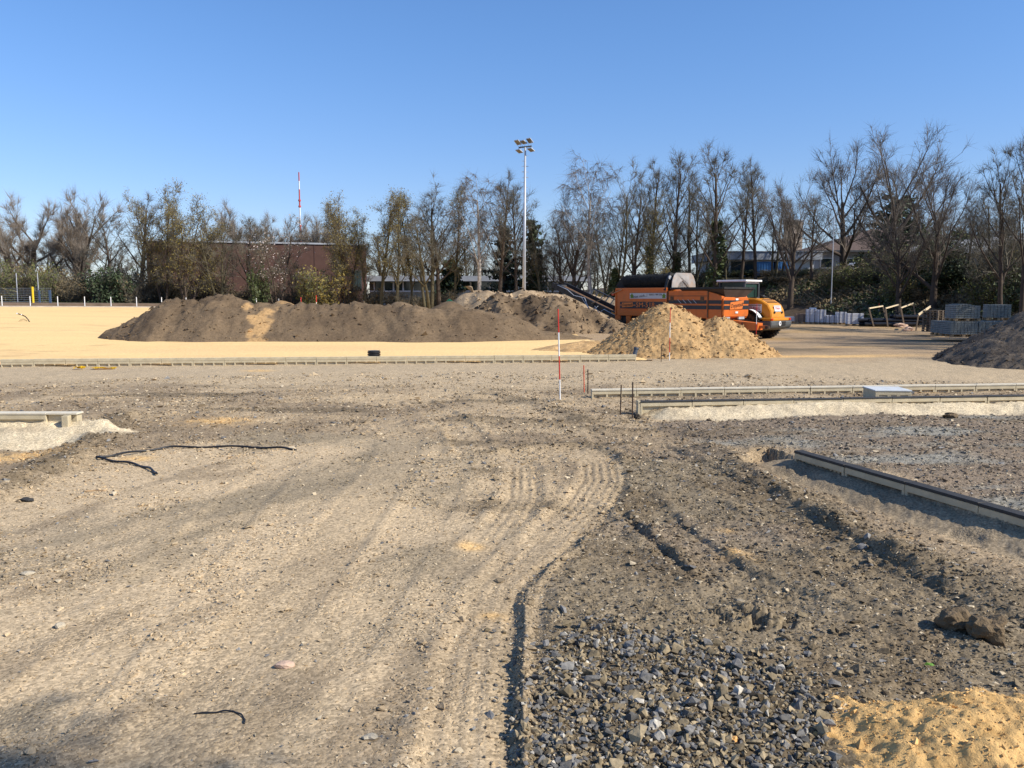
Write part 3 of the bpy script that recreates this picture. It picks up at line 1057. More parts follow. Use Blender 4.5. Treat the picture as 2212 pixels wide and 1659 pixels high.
def nst(x, y, h):
    n = fbm(x * 14, y * 14, 204, 3)
    return lerp(np.tile(np.array([0.64, 0.405, 0.165]), (len(x), 1)), np.array([0.57, 0.35, 0.135]), sstep(0.0, 0.5, n))


a_ = G(2080, 1600)
heap('sand_heap', near_sand, a_.x - 1.1, a_.x + 1.4, a_.y - 1.2, a_.y + 0.9, 0.0105, nst, 'small crumbly yellow sand heap beside the blue grey ballast', 'sand heap', clods=6000, clod_r=0.0042)

# two-peaked sand pile behind the ranging poles
pk1, pk2 = P(1442, 661, 31.6), P(1556, 690, 30.9)


def sand_pile(x, y):
    n = 0.45 * fbm(x * 0.9, y * 0.9, 211, 3)
    a = cone(x + 0.3 * n, y + 0.4 * n, pk1.x, pk1.y, pk1.z + 0.10, 0.76, 0.55)
    b = cone(x + 0.3 * n, y - 0.4 * n, pk2.x, pk2.y, pk2.z + 0.10, 0.84, 0.60)
    c = cone(x, y, pk1.x - 1.5, 31.2, 0.55, 0.40, 0.5)
    h = smax(smax(a, b, 0.10), c, 0.15)
    g = fbm(x * 3.2, y * 3.2, 212, 4)
    return h + 0.05 * g + 0.12 * np.abs(fbm(x * 5.5, y * 5.5, 213, 4)) - 0.05


def spt(x, y, h):
    n = fbm(x * 2.2, y * 2.2, 214, 4)
    return lerp(np.tile(np.array([0.44, 0.280, 0.128]), (len(x), 1)), np.array([0.31, 0.190, 0.085]), 0.9 * sstep(-0.1, 0.5, n))


heap('sand_pile', sand_pile, pk1.x - 5.2, pk2.x + 4.6, 26.5, 34.5, 0.045, spt, 'tall yellow sand pile with two peaks before the orange screening machine', 'sand pile', clods=2200, clod_r=0.028)

# low spread of sand left of it
ls = P(1265, 737, 32.5)


def low_sand(x, y):
    e = np.sqrt(((x - ls.x) / 2.6) ** 2 + ((y - 33.2) / 2.2) ** 2)
    return 0.38 * (1 - sstep(0.1, 1.0, e)) - 0.05 + 0.09 * fbm(x * 2, y * 2, 221, 4)


heap('sand_mound', low_sand, ls.x - 3, ls.x + 3.2, 30.4, 36.4, 0.08, lambda x, y, h: spt(x, y, h) * 1.25, 'low spread of yellow sand left of the two peaked pile', 'sand mound')

# the long dark soil heap
crestA = [(150, 760), (205, 738), (232, 716), (262, 702), (290, 688), (320, 672), (348, 655), (375, 649), (400, 656), (430, 650), (465, 640), (485, 637), (510, 644), (540, 650), (600, 655), (680, 657), (760, 658), (850, 660),
          (900, 657), (925, 662), (960, 668), (1000, 664), (1040, 670), (1090, 676), (1130, 690), (1165, 704), (1200, 716), (1260, 728), (1320, 742), (1400, 760)]
fA = long_heap(crestA, 41.2, 0.66)
xl = P(225, 720, 41.2).x


def soilA(x, y):
    wp = 0.9 * fbm(x * 0.25, y * 0.0 + 2.2, 231, 2) + 0.5 * sstep(-22, -10, x)
    h = fA(x + 0.25 * fbm(x * 1.5, y * 1.5, 232, 3), y, wp)
    gul = np.abs(fbm(x * 1.3 + 0.4 * y, y * 0.35, 237, 3))
    h = h + (0.30 * np.abs(fbm(x * 1.7, y * 1.7, 238, 4)) - 0.06) * sstep(0.9, 1.7, h) + 0.16 * np.abs(fbm(x * 2.6, y * 2.6, 239, 3)) * (1 - sstep(-17, -12.5, x)) * sstep(0, .4, h)
    return h + 0.15 * fbm(x * 0.55, y * 0.55, 233, 5) * sstep(-.2, .6, h) - 0.17 * gul * sstep(0, .6, h) + 0.03 * fbm(x * 6, y * 6, 234, 2) - 0.05 * sstep(0.2, -0.2, h)


def soilA_t(x, y, h):
    n = len(x)
    c = lerp(np.tile(np.array([0.165, 0.116, 0.070]), (n, 1)), np.array([0.118, 0.082, 0.050]), sstep(-0.2, 0.5, fbm(x * 0.5, y * 0.9, 235, 4)))
    xp = P(560, 690, 40).x
    s = np.exp(-((x - xp + 0.25 * (h - 1)) / (0.50 + 0.22 * h)) ** 2)
    s2 = np.exp(-((x - P(545, 655, 40).x) / 0.9) ** 2 - ((h - 1.75) / 0.35) ** 2)
    s = sstep(0.38, 0.62, np.maximum(s, s2) * (0.85 + 1.7 * fbm(x * 1.6, y * 1.6, 236, 5))) * (y < 42.4) * 0.9
    return lerp(c, np.array([0.44, 0.275, 0.125]), s)


heap('soil_heap', soilA, -23.5, 6.5, 35.5, 47.5, 0.10, soilA_t, 'long dark brown topsoil heap lying across the yellow sand field', 'soil heap', clods=1600, clod_r=0.04)

# rough dark mound under the conveyor
crestB = [(980, 705), (1020, 676), (1045, 652), (1060, 645), (1085, 642), (1105, 648), (1130, 652), (1150, 645), (1175, 648), (1210, 643), (1235, 650), (1262, 668), (1290, 684), (1330, 700), (1380, 725)]
fB = long_heap(crestB, 50.0, 0.72)


def soilB(x, y):
    h = fB(x + 0.5 * fbm(x * 0.9, y * 0.9, 241, 3), y, 1.6 * fbm(x * 0.45, 3.3 + 0 * y, 242, 2))
    cut = 0.55 * np.abs(fbm(x * 0.75, y * 0.75, 243, 3))
    return h - cut + 0.22 * fbm(x * 1.6, y * 1.6, 244, 4) + 0.2


heap('soil_mound', soilB, -5, 8, 45.0, 55.5, 0.09, lambda x, y, h: lerp(np.tile(np.array([0.205, 0.145, 0.088]), (len(x), 1)), np.array([0.105, 0.073, 0.045]), sstep(-0.2, 0.4, fbm(x * 0.8, y * 0.8, 245, 4))),
     'rough dark soil mound below the black conveyor of the screening machine', 'soil mound', clods=900, clod_r=0.07)

# lighter back mounds
crestC = [(960, 672), (985, 645), (1005, 632), (1035, 627), (1070, 628), (1100, 631), (1130, 627), (1160, 632), (1200, 632), (1240, 634), (1290, 638), (1330, 642), (1400, 655)]
fC = long_heap(crestC, 60.0, 0.62)


def soilC(x, y):
    h = fC(x, y, 1.5 * fbm(x * 0.3, 1.7 + 0 * y, 251, 2))
    return h + 0.30 * fbm(x * 0.9, y * 0.9, 252, 4) - 0.12 * np.abs(fbm(x * 2.5, y * 2.5, 253, 2))


heap('earth_mound', soilC, -7, 12, 53.5, 67, 0.13, lambda x, y, h: lerp(np.tile(np.array([0.36, 0.265, 0.165]), (len(x), 1)), np.array([0.25, 0.178, 0.108]), sstep(-0.1, 0.5, fbm(x * 0.9, y * 0.9, 254, 4))),
     'light brown earth mound at the foot of the floodlight mast', 'earth mound', clods=700, clod_r=0.08)

# small mounds peeping over the long heap
for (px, py, Yy, hh, rr, lab) in ((610, 651, 47.5, 0, 1.4, 'small yellow brown sand mound showing over the long heap beside red pole tips'),
                                  (865, 652, 49, 0, 1.7, 'small brown soil mound peeping over the right half of long heap'),
                                  (968, 651, 50, 0, 1.5, 'small two coloured soil mound between long heap and light earth mound')):
    q = P(px, py, Yy)
    hh = q.z - float(hz_base(q.x, q.y))

    def sm(x, y, q=q, hh=hh):
        return cone(x, y, q.x, q.y, hh, 0.62, 0.5) + 0.14 * fbm(x * 1.5, y * 1.5, 261, 4)
    heap('soil_mound', sm, q.x - 4, q.x + 4, q.y - 4, q.y + 4, 0.12, (lambda x, y, h: np.tile(np.array([0.30, 0.19, 0.09]), (len(x), 1))) if px == 610 else soilA_t, lab, 'soil mound')

# dark gravel heap at the right edge
gpk = P(2420, 560, 27.5)


def gravel_heap(x, y):
    h = cone(x, y, 19.7, 27.2, 2.80, 0.60, 0.6)
    return h + 0.12 * fbm(x * 0.9, y * 0.9, 271, 3) + 0.09 * fbm(x * 4.5, y * 4.5, 272, 3)


heap('gravel_heap', gravel_heap, 13, 26.5, 20.8, 34, 0.085, lambda x, y, h: lerp(np.tile(np.array([0.135, 0.106, 0.078]), (len(x), 1)), np.array([0.080, 0.063, 0.048]), sstep(-0.1, 0.5, fbm(x * 1.5, y * 1.5, 273, 4))),
     'dark grey brown gravel heap rising at the right before the pallets', 'gravel heap', clods=6000, clod_r=0.020)
# ================================================================== KERBS
def kerb_unit(name, ln, hgt, cap, ribs, mcap, mbody, cap_w=0.16, lip=0.0):
    """mesh data of one kerb stone along +x: capped web with ribs on its -y face"""
    m = MB()
    m.box((ln / 2, cap_w / 2 + 0.02, -cap / 2 - (hgt - cap) / 2), (ln - 0.012, cap_w - 0.05, hgt - cap))
    m.box((ln / 2, 0.035, -cap - 0.04), (ln - 0.012, 0.07, 0.075))
    for k in range(ribs + 1):
        xx = 0.025 + (ln - 0.05) * k / ribs
        m.box((xx, 0.036, -cap - hgt * 0.5 + 0.001), (0.042, 0.068, hgt - cap - 0.002))
    body = m.mesh('kerb_stone', 0.004)
    body.materials.append(mbody)
    m = MB()
    m.box((ln / 2, cap_w / 2 - lip, -cap / 2), (ln - 0.008, cap_w + 2 * lip, cap - 0.003))
    capm = m.mesh('cap', 0.004)
    capm.materials.append(mcap)
    return body, capm


def kerb_row(pts, ztop, ln, unit, label, cat='kerb', name='kerb_row', jitter=0.004):
    body, capm = unit
    d = Vector((pts[-1][0] - pts[0][0], pts[-1][1] - pts[0][1], 0))
    L = d.length
    ang = math.atan2(d.y, d.x)
    zt = ztop if callable(ztop) else (lambda t: ztop)
    root = empty(name, (pts[0][0], pts[0][1], zt(0)), ang, label, cat)
    n = int(L / ln)
    for i in range(n):
        o = link('kerb_stone', body, None, root, (i * ln, random.uniform(-jitter, jitter), zt((i + .5) * ln) - zt(0) + random.uniform(-jitter, jitter)))
        o.rotation_euler = (0, 0, random.uniform(-.004, .004))
        link('cap', capm, None, o)
    return root


u_long = kerb_unit('k', 1.0, 0.36, 0.022, 1, M['cap_dark'], M['concrete'], 0.14, 0.006)
u_right = kerb_unit('k', 1.0, 0.34, 0.035, 1, M['cap_dark'], M['concrete'], 0.13, 0.004)
u_thin = kerb_unit('k', 1.0, 0.30, 0.04, 3, M['concrete_cap'], M['concrete'], 0.12, 0.006)
u_field = kerb_unit('k', 0.96, 0.30, 0.09, 3, M['concrete'], M['concrete'], 0.14, 0.002)
u_left = kerb_unit('k', 1.0, 0.30, 0.03, 1, M['concrete_cap'], M['concrete'], 0.20, 0.004)
k = kerb_row([tuple(P(1383, 868, 15.3)[:2]), tuple(P(2300, 868, 16.35)[:2])], 0.225, 1.0, u_long, 'long straight row of L shaped concrete kerb stones with dark top behind purple gravel')
m = MB()
m.box((-0.015, 0.07, -0.16), (0.05, 0.13, 0.32))
m.build('end_post', M['concrete'], k, 0.004)
kerb_row([tuple(G(1716, 972, 0.10)[:2]), tuple(G(2225, 1117, 0.10)[:2]), tuple(G(2520, 1210, 0.10)[:2])][:2] + [tuple(G(2420, 1172, 0.10)[:2])], 0.10, 1.0, u_right,
         'dark capped concrete kerb row slanting in from the right beside the ditch')
k = kerb_row([tuple(P(1278, 842, 17.9)[:2]), tuple(P(2330, 828, 19.25)[:2])], 0.16, 1.0, u_thin, 'pale ribbed kerb row behind the concrete manhole box')
kerb_row([(-20.6, 25.3), tuple(P(0, 778, 25.6)[:2]), tuple(P(1424, 766, 27.9)[:2])][1:], 0.235, 0.96, u_field, 'low concrete kerb row with small recesses edging the yellow sand field')
k = kerb_row([tuple(P(-175, 887, 12.95)[:2]), tuple(P(112, 887, 12.95)[:2])], 0.335, 1.0, u_left, 'short pale capped kerb with end post on a whitish sand bank')
L0 = P(163, 886, 12.95).x - P(-175, 887, 12.95).x
m = MB()
nb = int((P(112, 887, 12.95).x - P(-175, 887, 12.95).x) / 1.0)
m.box(((nb + L0) / 2, 0.12, -0.115), (L0 - nb - 0.01, 0.15, 0.17))
m.build('kerb_stone', M['concrete'], k, 0.004)
m = MB()
m.box(((nb + L0) / 2 + 0.01, 0.10, -0.015), (L0 - nb + 0.02, 0.21, 0.028))
m.build('cap', M['concrete_cap'], k, 0.004)
m = MB()
m.box((L0 - 0.12, -0.055, -0.205), (0.10, 0.11, 0.34))
m.build('end_post', M['concrete'], k, 0.004)

# concrete manhole box between the two kerb rows
bx0, bx1 = P(1897, 845, 16.9), P(1972, 845, 16.9)
wd = bx1.x - bx0.x
t = empty('manhole_box', ((bx0.x + bx1.x) / 2, 17.3, -0.02), R(-4), 'square concrete manhole box with pale blue grey lid between two kerb rows', 'manhole box')
m = MB()
m.box((0, 0, 0.12), (wd, 0.72, 0.24))
m.box((0, -0.362, 0.19), (wd + 0.01, 0.02, 0.05))
for xx in (-wd / 2 + .03, -wd * .12, wd * .14, wd / 2 - .03): m.box((xx, -0.362, 0.11), (0.07, 0.018, 0.12))
m.box((0, -0.362, 0.02), (wd, 0.018, 0.05))
m.build('body', M['concrete'], t, 0.004)
m = MB()
m.box((0, 0, 0.255), (wd + 0.03, 0.75, 0.025))
m.build('lid', pm('pale blue sheet', (0.56, 0.58, 0.58), 0.6, 0.1, 5), t, 0.004)


# ================================================================== POLES AND STAKES
def ranging_pole(base, top, label, segs=None, r=0.014, start='red', zb=0.0):
    top = Vector(top)
    b = Vector(base)
    t = empty('ranging_pole', b, 0, label, 'ranging pole', 'red and white ranging poles on the site')
    L = (top - b)
    n = segs or max(1, round(L.length / 0.5))
    d = L.normalized()
    z = L.length
    col = start
    while z > 0.01:
        z0 = max(z - 0.5, -0.05)
        m = MB()
        m.cyl(d * z0, d * (z - 0.001), r, n=10)
        m.build('band', M['red' if col == 'red' else 'white'], t, smooth=False)
        col = 'white' if col == 'red' else 'red'
        z = z0 if z0 > 0 else 0
        if z0 <= 0: break
    m = MB()
    m.cyl(d * L.length, d * (L.length + 0.02), r * 0.9, r * 0.4, n=10)
    m.build('tip', M['dark_metal'], t)
    return t


b = G(1210, 861)
b.z = hz(b.x, b.y)
ranging_pole(b, P(1205.5, 667, b.y), 'nearest red and white ranging pole standing on bare dirt left of rusty rods')
b = G(1446, 780)
ranging_pole(b, P(1448, 665, b.y), 'red and white ranging pole at the front foot of tall yellow sand pile', start='red')
b = G(1633, 739)
ranging_pole(b, P(1635, 655, b.y), 'red and white ranging pole between sand pile and orange wheel loader')
for px, py, Yy, lab in ((650, 642, 64, 'shorter red pole tip showing over the long soil heap'), (683, 638, 60, 'taller red pole tip showing over the long soil heap')):
    q = P(px, py, Yy)
    z0 = float(hz_base(q.x, q.y))
    ranging_pole((q.x, q.y, z0), q, lab, r=0.028)


def rod(base, top, mat, label, r=0.011, cat='iron rod', name='iron_rod'):
    m = MB()
    b = Vector(base)
    m.cyl((0, 0, -0.1), Vector(top) - b, r, n=8)
    tag(m.build(name, mat, None, loc=b), label, cat, 'survey rods along the kerbs')


for (x0, y0, x1, y1, mat, lab) in ((1262, 846, 1261, 789, 'redorange', 'thin red stake beside the end of pale ribbed kerb'),
                                   (1270, 851, 1270, 798, 'iron', 'dark rusty rod at the left end of pale ribbed kerb'),
                                   (1340, 893, 1342, 832, 'iron', 'shorter rusty rod left of the dark capped kerb end'),
                                   (1366, 904, 1367, 825, 'iron', 'taller rusty rod standing at the dark capped kerb end'),
                                   (1428, 783, 1429, 744, 'iron', 'rusty rod at the right end of the field kerb')):
    b = G(x0, y0)
    b.z = hz(b.x, b.y)
    rod(b, P(x1, y1, b.y), M[mat], lab, 0.012)

# white railing posts along the far edge of the field
for i in range(20):
    t = i / 19.0
    s0 = math.hypot(40.8, 18.6)
    pos = Vector((-50.6 + 40.8 * t * 1.03, 82.6 + 18.8 * t * 1.03, 0))
    z = float(hz_base(pos.x, pos.y))
    m = MB() if i == 0 else None
    if i == 0:
        m.cyl((0, 0, -0.2), (0, 0, 1.05), 0.042, n=10)
        m.cyl((0, 0, 1.05), (0, 0, 1.07), 0.042, 0.03, n=10)
        wp = m.mesh('railing_post')
        wp.materials.append(M['white'])
    o = link('railing_post', wp, None, None, (pos.x, pos.y, z))
    tag(o, 'short white railing post along the far field edge', 'post', 'white posts along the far field edge')

# grey edging and soil strip behind the field
dv = Vector((40.8, 18.6, 0)).normalized()
nv = Vector((-dv.y, dv.x, 0))


def strip(name, o0, o1, zoff, hgt, mat, kind):
    m = MB()
    n = 24
    prev = None
    for i in range(n + 1):
        p = Vector((-85, 66.6, 0)) + dv * (i * 95 / n)
        a, b_ = p + nv * o0, p + nv * o1
        za, zb = float(hz_base(a.x, a.y)) + zoff, float(hz_base(b_.x, b_.y)) + zoff
        cur = [m.bm.verts.new(q) for q in ((a.x, a.y, za - 0.3), (a.x, a.y, za + hgt), (b_.x, b_.y, zb + hgt), (b_.x, b_.y, zb - 0.3))]
        if prev:
            for k in range(3): m.bm.faces.new((prev[k], prev[k + 1], cur[k + 1], cur[k]))
        prev = cur
    return m.build(name, mat)


tag(strip('kerb_edging', -0.35, 0.25, 0, 0.10, pm('pale edging', (0.42, 0.37, 0.30), 0.9, 0.15, 2), 0), kind='structure')
tag(strip('path', 0.25, 1.6, 0, 0.03, pm('grey gravel path', (0.20, 0.19, 0.18), 0.95, 0.2, 2), 0), kind='structure')
tag(strip('soil_strip', 1.6, 5.0, 0, 0.28, pm('soil strip', (0.17, 0.115, 0.075), 0.95, 0.25, 1.2, 0.5, 6), 0), kind='structure')

# wire fence, gate posts and yellow post at the far left
fy = 88.5
fx0, fx1 = P(-30, 640, fy).x, P(112, 640, fy).x
fzb = 1.35
t = empty('wire_fence', (0, fy, fzb), 0, 'grey double wire mesh fence at the far left beyond the sand field', 'fence')
m = MB()
for z_ in np.arange(0.15, 1.76, 0.2): m.box(((fx0 + fx1) / 2, 0, z_), (fx1 - fx0, 0.02, 0.022))
m.build('rail_wires', M['grey_metal'], t)
m = MB()
for xx in np.arange(fx0, fx1, 1.0): m.box((xx, 0.02, 0.9), (0.005, 0.005, 1.75))
m.build('upright_wires', M['grey_metal'], t)['kind'] = 'stuff'
for px in (-15, 37, 83):
    m = MB()
    m.cyl((P(px, 640, fy).x, 0.06, -0.4), (P(px, 640, fy).x, 0.06, P(px, 590, fy).z - fzb), 0.045, n=8)
    m.build('post', M['grey_metal'], t)
for px, lab in ((85, 'blue gate post nearest the yellow post'), (108, 'blue gate post farther right of the yellow post')):
    q = P(px, 640, 87.5)
    m = MB()
    m.box((0, 0, 0.8), (0.15 if px == 85 else 0.2, 0.12, 1.7))
    m.box((0.06, 0, 1.2), (0.30, 0.05, 0.05))
    tag(m.build('gate_post', M['blue_steel'], None, loc=(q.x, 87.5, fzb - 0.1)), lab, 'gate post')
q = P(71, 640, 87)
m = MB()
m.cyl((0, 0, -0.3), (0, 0, 1.93), 0.11, n=12)
tag(m.build('yellow_post', M['yellow_post'], None, loc=(q.x, 87, fzb - 0.05)), 'bright yellow padded post in front of the far left fence', 'post')

# ================================================================== SMALL THINGS ON THE GROUND
q = P(807, 775, 27.2)
t = empty('ribbed_shaft', (q.x, 27.3, 0.0), 0, 'short black ribbed plastic shaft standing on sand behind the field kerb', 'shaft pipe')
m = MB()
for k_ in range(5): m.cyl((0, 0, 0.02 + k_ * 0.075), (0, 0, 0.07 + k_ * 0.075), 0.215, n=20)
m.cyl((0, 0, -0.1), (0, 0, 0.36), 0.185, n=20)
m.build('tube', M['plastic_black'], t, smooth=False)
m = MB()
m.cyl((0, 0, 0.385), (0, 0, 0.40), 0.20, n=20)
m.build('rim', M['dark_metal'], t)
q = P(1374, 764, 28.6)
m = MB()
m.cyl((0, 0, -0.1), (0.12, 0.1, 0.34), 0.075, n=14)
m.cyl((0.11, 0.09, 0.30), (0.125, 0.105, 0.36), 0.088, n=14)
tag(m.build('pipe_stub', M['pipe_grey'], None, loc=(q.x - .1, 28.6, 0.05)), 'blue grey pipe stub poking up at the foot of yellow sand pile', 'pipe')


def ground_tube(name, pts, r, mat, label, cat, lift=0.0):
    ps = []
    for a, b_ in zip(pts[:-1], pts[1:]):
        for k_ in range(5):
            px, py = a[0] + (b_[0] - a[0]) * k_ / 5, a[1] + (b_[1] - a[1]) * k_ / 5
            g = G(px, py)
            ps.append(g)
    ps.append(G(*pts[-1]))
    c = ps[len(ps) // 2].copy()
    c.z = 0
    out = []
    gh = ground_height(np.array([p.x for p in ps]), np.array([p.y for p in ps]))[0]
    gh = np.array([np.sort(gh[max(0, i - 4):i + 5])[-3:].mean() for i in range(len(ps))])
    gh = np.convolve(np.pad(gh, 3, mode='edge'), np.ones(7) / 7, 'valid')
    for i, p in enumerate(ps):
        out.append((p.x - c.x, p.y - c.y, float(gh[i]) + r * 0.6 + lift * math.sin(i * 0.4) ** 2))
    m = MB()
    m.tube(out, r, 6)
    return tag(m.build(name, mat, None, smooth=True, loc=c), label, cat)


ground_tube('hose', [(640, 972), (600, 968), (530, 966), (450, 967), (370, 968), (300, 977), (245, 988), (209, 993), (250, 999), (290, 1004), (322, 1013), (334, 1020), (339, 1025)], 0.015, M['plastic_black'],
            'thin black hose bent into a sharp V lying on the dirt', 'hose', 0.02)
ground_tube('plastic_strip', [(419, 1543), (450, 1542), (478, 1540), (505, 1541), (522, 1549), (529, 1558), (528, 1566)], 0.0045, M['plastic_black'], 'thin black curved plastic strip on the light dirt in front', 'strip', 0.006)
ground_tube('twig', [(180, 1063), (205, 1061), (228, 1062)], 0.010, M['wood'], 'small pale stick on the dirt below the bent hose', 'stick')

q = P(53, 679, 57)
zb = float(hz_base(q.x, 57)) + 0.02
t = empty('cable_end', (q.x, 57, zb), 0, 'dark striped cable end curving up out of the far left sand', 'cable')
m = MB()
pts = [(0.32, 0, -0.05), (0.22, 0, 0.14), (0.05, 0, 0.34), (-0.2, 0, 0.46), (-0.45, 0, 0.53)]
m.tube(pts, 0.035, 8)
m.build('cable', M['plastic_black'], t, smooth=True)
m = MB()
m.tube([(-0.45, 0, 0.53), (-0.55, 0, 0.55)], 0.04, 8)
m.tube([(-0.18, 0, 0.452), (-0.24, 0, 0.475)], 0.042, 8)
m.build('white_tape', M['white'], t)
m = MB()
m.tube([(0.1, 0.1, 0.05), (-0.15, 0.1, 0.18), (-0.35, 0.1, 0.12), (-0.5, 0.1, -0.02)], 0.012, 6)
m.tube([(0.05, 0.15, 0.02), (-0.2, 0.15, 0.11), (-0.4, 0.15, 0.02)], 0.010, 6)
m.build('wires', M['rust'], t)

# yellow sheet scraps before the field kerb
for px, wdt, lab in ((172, 0.20, 'small crumpled yellow sheet scrap at the foot of field kerb'), (225, 0.50, 'longer flat yellow sheet scrap at the foot of field kerb')):
    g = G(px, 797)
    m = MB()
    rr_ = random.Random(px)
    nx = 6
    rows = []
    for j in range(4):
        rows.append([m.bm.verts.new(((i / (nx - 1) - .5) * wdt * 1.3, (j / 3 - .5) * 0.3, 0.02 + rr_.uniform(0, 0.10 if px == 172 else 0.05))) for i in range(nx)])
    for j in range(3):
        for i in range(nx - 1): m.bm.faces.new((rows[j][i], rows[j][i + 1], rows[j + 1][i + 1], rows[j + 1][i]))
    bmesh.ops.solidify(m.bm, geom=m.bm.faces[:], thickness=0.008)
    tag(m.build('yellow_scrap', M['yellow_post'], None, loc=(g.x, g.y, hz(g.x, g.y))), lab, 'plastic scrap')


def lump(name, px, py, r, mat, label, cat, flat=0.7, seed=1, stretch=1.0, rough=0.25, z=0.0, sub=3, rz=0.0):
    g = G(px, py)
    bm = bmesh.new()
    bmesh.ops.create_icosphere(bm, subdivisions=sub, radius=1)
    co = np.array([v.co[:] for v in bm.verts])
    nn = fbm(co[:, 0] * 1.3 + seed * 7, co[:, 1] * 1.3 + co[:, 2] * 1.7, seed, 4)
    n2 = np.abs(fbm(co[:, 0] * 4 + seed, co[:, 1] * 4 + co[:, 2] * 5, seed + 3, 3))
    for v, k_, k2 in zip(bm.verts, nn, n2): v.co *= 1 + rough * 2 * k_ + rough * 0.9 * k2
    bmesh.ops.transform(bm, matrix=Matrix.Rotation(rz, 4, 'Z') @ Matrix.Diagonal((r * stretch, r, r * flat, 1)), verts=bm.verts)
    me = bpy.data.meshes.new(name)
    bm.to_mesh(me)
    bm.free()
    me.materials.append(mat)
    o = link(name, me, None, None, (g.x, g.y, hz(g.x, g.y) + r * flat * 0.55 + z))
    return tag(o, label, cat)


lump('sandstone', 1489, 1526, 0.030, M['orange_stone'], 'bright orange sandstone lump lying on the blue grey ballast', 'stone', seed=3, sub=2)
lump('sandstone', 1565, 1470, 0.016, M['orange_stone'], 'tiny orange stone higher up on the blue grey ballast', 'stone', seed=4, sub=2)
lump('sandstone', 1585, 1605, 0.019, M['orange_stone'], 'small orange stone at the bottom right of the ballast patch', 'stone', seed=5, sub=2)
lump('brick_fragment', 616, 1440, 0.036, M['bone'], 'pinkish broken brick fragment on light dirt above the plastic strip', 'brick fragment', 0.55, 6, 1.7, 0.15, sub=2)
lump('limestone', 131, 1357, 0.030, M['white_stone'], 'pale limestone lump on the light dirt at the left', 'stone', seed=8, sub=2)
lump('limestone', 60, 1245, 0.036, M['white_stone'], 'flat pale stone near the left edge of the light dirt', 'stone', 0.4, 9, 1.6, sub=2)
lump('limestone', 800, 1598, 0.026, M['white_stone'], 'pale grey stone below the end of black plastic strip', 'stone', 0.6, 10, 1.3, sub=2)
lump('limestone', 520, 1535, 0.030, M['white_stone'], 'broad pale stone just left of the plastic strip bend', 'stone', 0.5, 12, 1.5, sub=2) if False else None
lump('soil_clod', 2075, 1362, 0.105, M['clod'], 'left one of two large brown soil clods at right front', 'soil clod', 0.8, 13, 1.2, 0.3, z=0.01)
lump('soil_clod', 2135, 1385, 0.105, M['clod'], 'right one of two large brown soil clods at right front', 'soil clod', 0.85, 14, 1.0, 0.3, z=0.01)
lump('soil_clod', 1640, 1590, 0.05, M['clod'], 'flat soil clod', 'soil clod') if False else None
lump('soil_clod', 1990, 1447, 0.075, M['clod'], 'flat elongated soil clod left of the two large clods', 'soil clod', 0.35, 15, 1.5, 0.2) if False else None
lump('soil_clod', 2055, 900, 0.10, M['clod'], 'orange brown clod on the purple gravel before the long kerb', 'soil clod', 0.7, 16, 1.3, 0.3)
lump('asphalt_lump', 55, 1085, 0.05, pm('black asphalt', (0.035, 0.033, 0.03), 0.9, 0.3, 20, 0.6, 60), 'black asphalt lump on the dirt at the left edge', 'asphalt lump', 0.45, 17, 1.5, 0.3)
g = G(1372, 898)
lump('soil_clod', 1376, 903, 0.07, pm('dark wet soil', (0.06, 0.048, 0.034), 0.95, 0.3, 10, 0.6, 40), 'dark wet soil lump at the foot of dark capped kerb end', 'soil clod', 0.9, 18, 1.0, 0.3)
g = G(2006, 1447)
m = MB()
m.poly([(-.03, 0, .02), (-.01, .012, .03), (.025, .01, .025), (.035, 0, .015), (.01, -.012, .02)])
bmesh.ops.solidify(m.bm, geom=m.bm.faces[:], thickness=0.002)
tag(m.build('leaf', M['green_leaf'], None, loc=(g.x, g.y, hz(g.x, g.y) + 0.015)), 'single small green leaf on dark gravel above the yellow sand heap', 'leaf')
q = P(965, 655, 49)
m = MB()
m.prism([(-.4, 0), (.35, 0), (.2, .35), (-.05, .5), (-.3, .28)], 'y', -0.15, 0.15)
tag(m.build('tarpaulin', M['green_plastic'], None, loc=(q.x, 51.5, q.z - 0.25)), 'scrap of green tarpaulin showing behind the long soil heap', 'tarpaulin')

# ================================================================== FLOODLIGHT MAST
bY = 68.0
q = P(1131.5, 642, bY)
zb = float(hz_base(q.x, bY))
t = empty('floodlight_mast', (q.x, bY, zb), 0, 'tall galvanised floodlight mast with five lamps behind the light earth mound', 'floodlight mast')
topz = P(1134, 318, bY).z - zb
tx = P(1134.5, 318, bY).x - q.x
m = MB()
m.cyl((0, 0, -0.3), (tx, 0, topz), 0.15, 0.075, n=14)
m.build('pole', M['grey_metal'], t, smooth=True)
m = MB()
zz = 1.5
i = 0
while zz < topz - 0.6:
    f = tx * zz / topz
    sd_ = -1 if i % 2 else 1
    m.box((f + sd_ * 0.17, 0, zz), (0.2, 0.03, 0.03))
    zz += 0.42
    i += 1
for k_ in range(3): m.box((tx, 0, topz - 2.4 + k_ * 0.45), (0.56, 0.03, 0.03))
m.build('rungs', M['grey_metal'], t)['kind'] = 'stuff'
m = MB()
m.bar((tx - 0.52, 0, topz - 0.03), (tx + 0.52, 0, topz + 0.08), 0.10, 0.11)
m.build('cross_arm', M['dark_metal'], t)
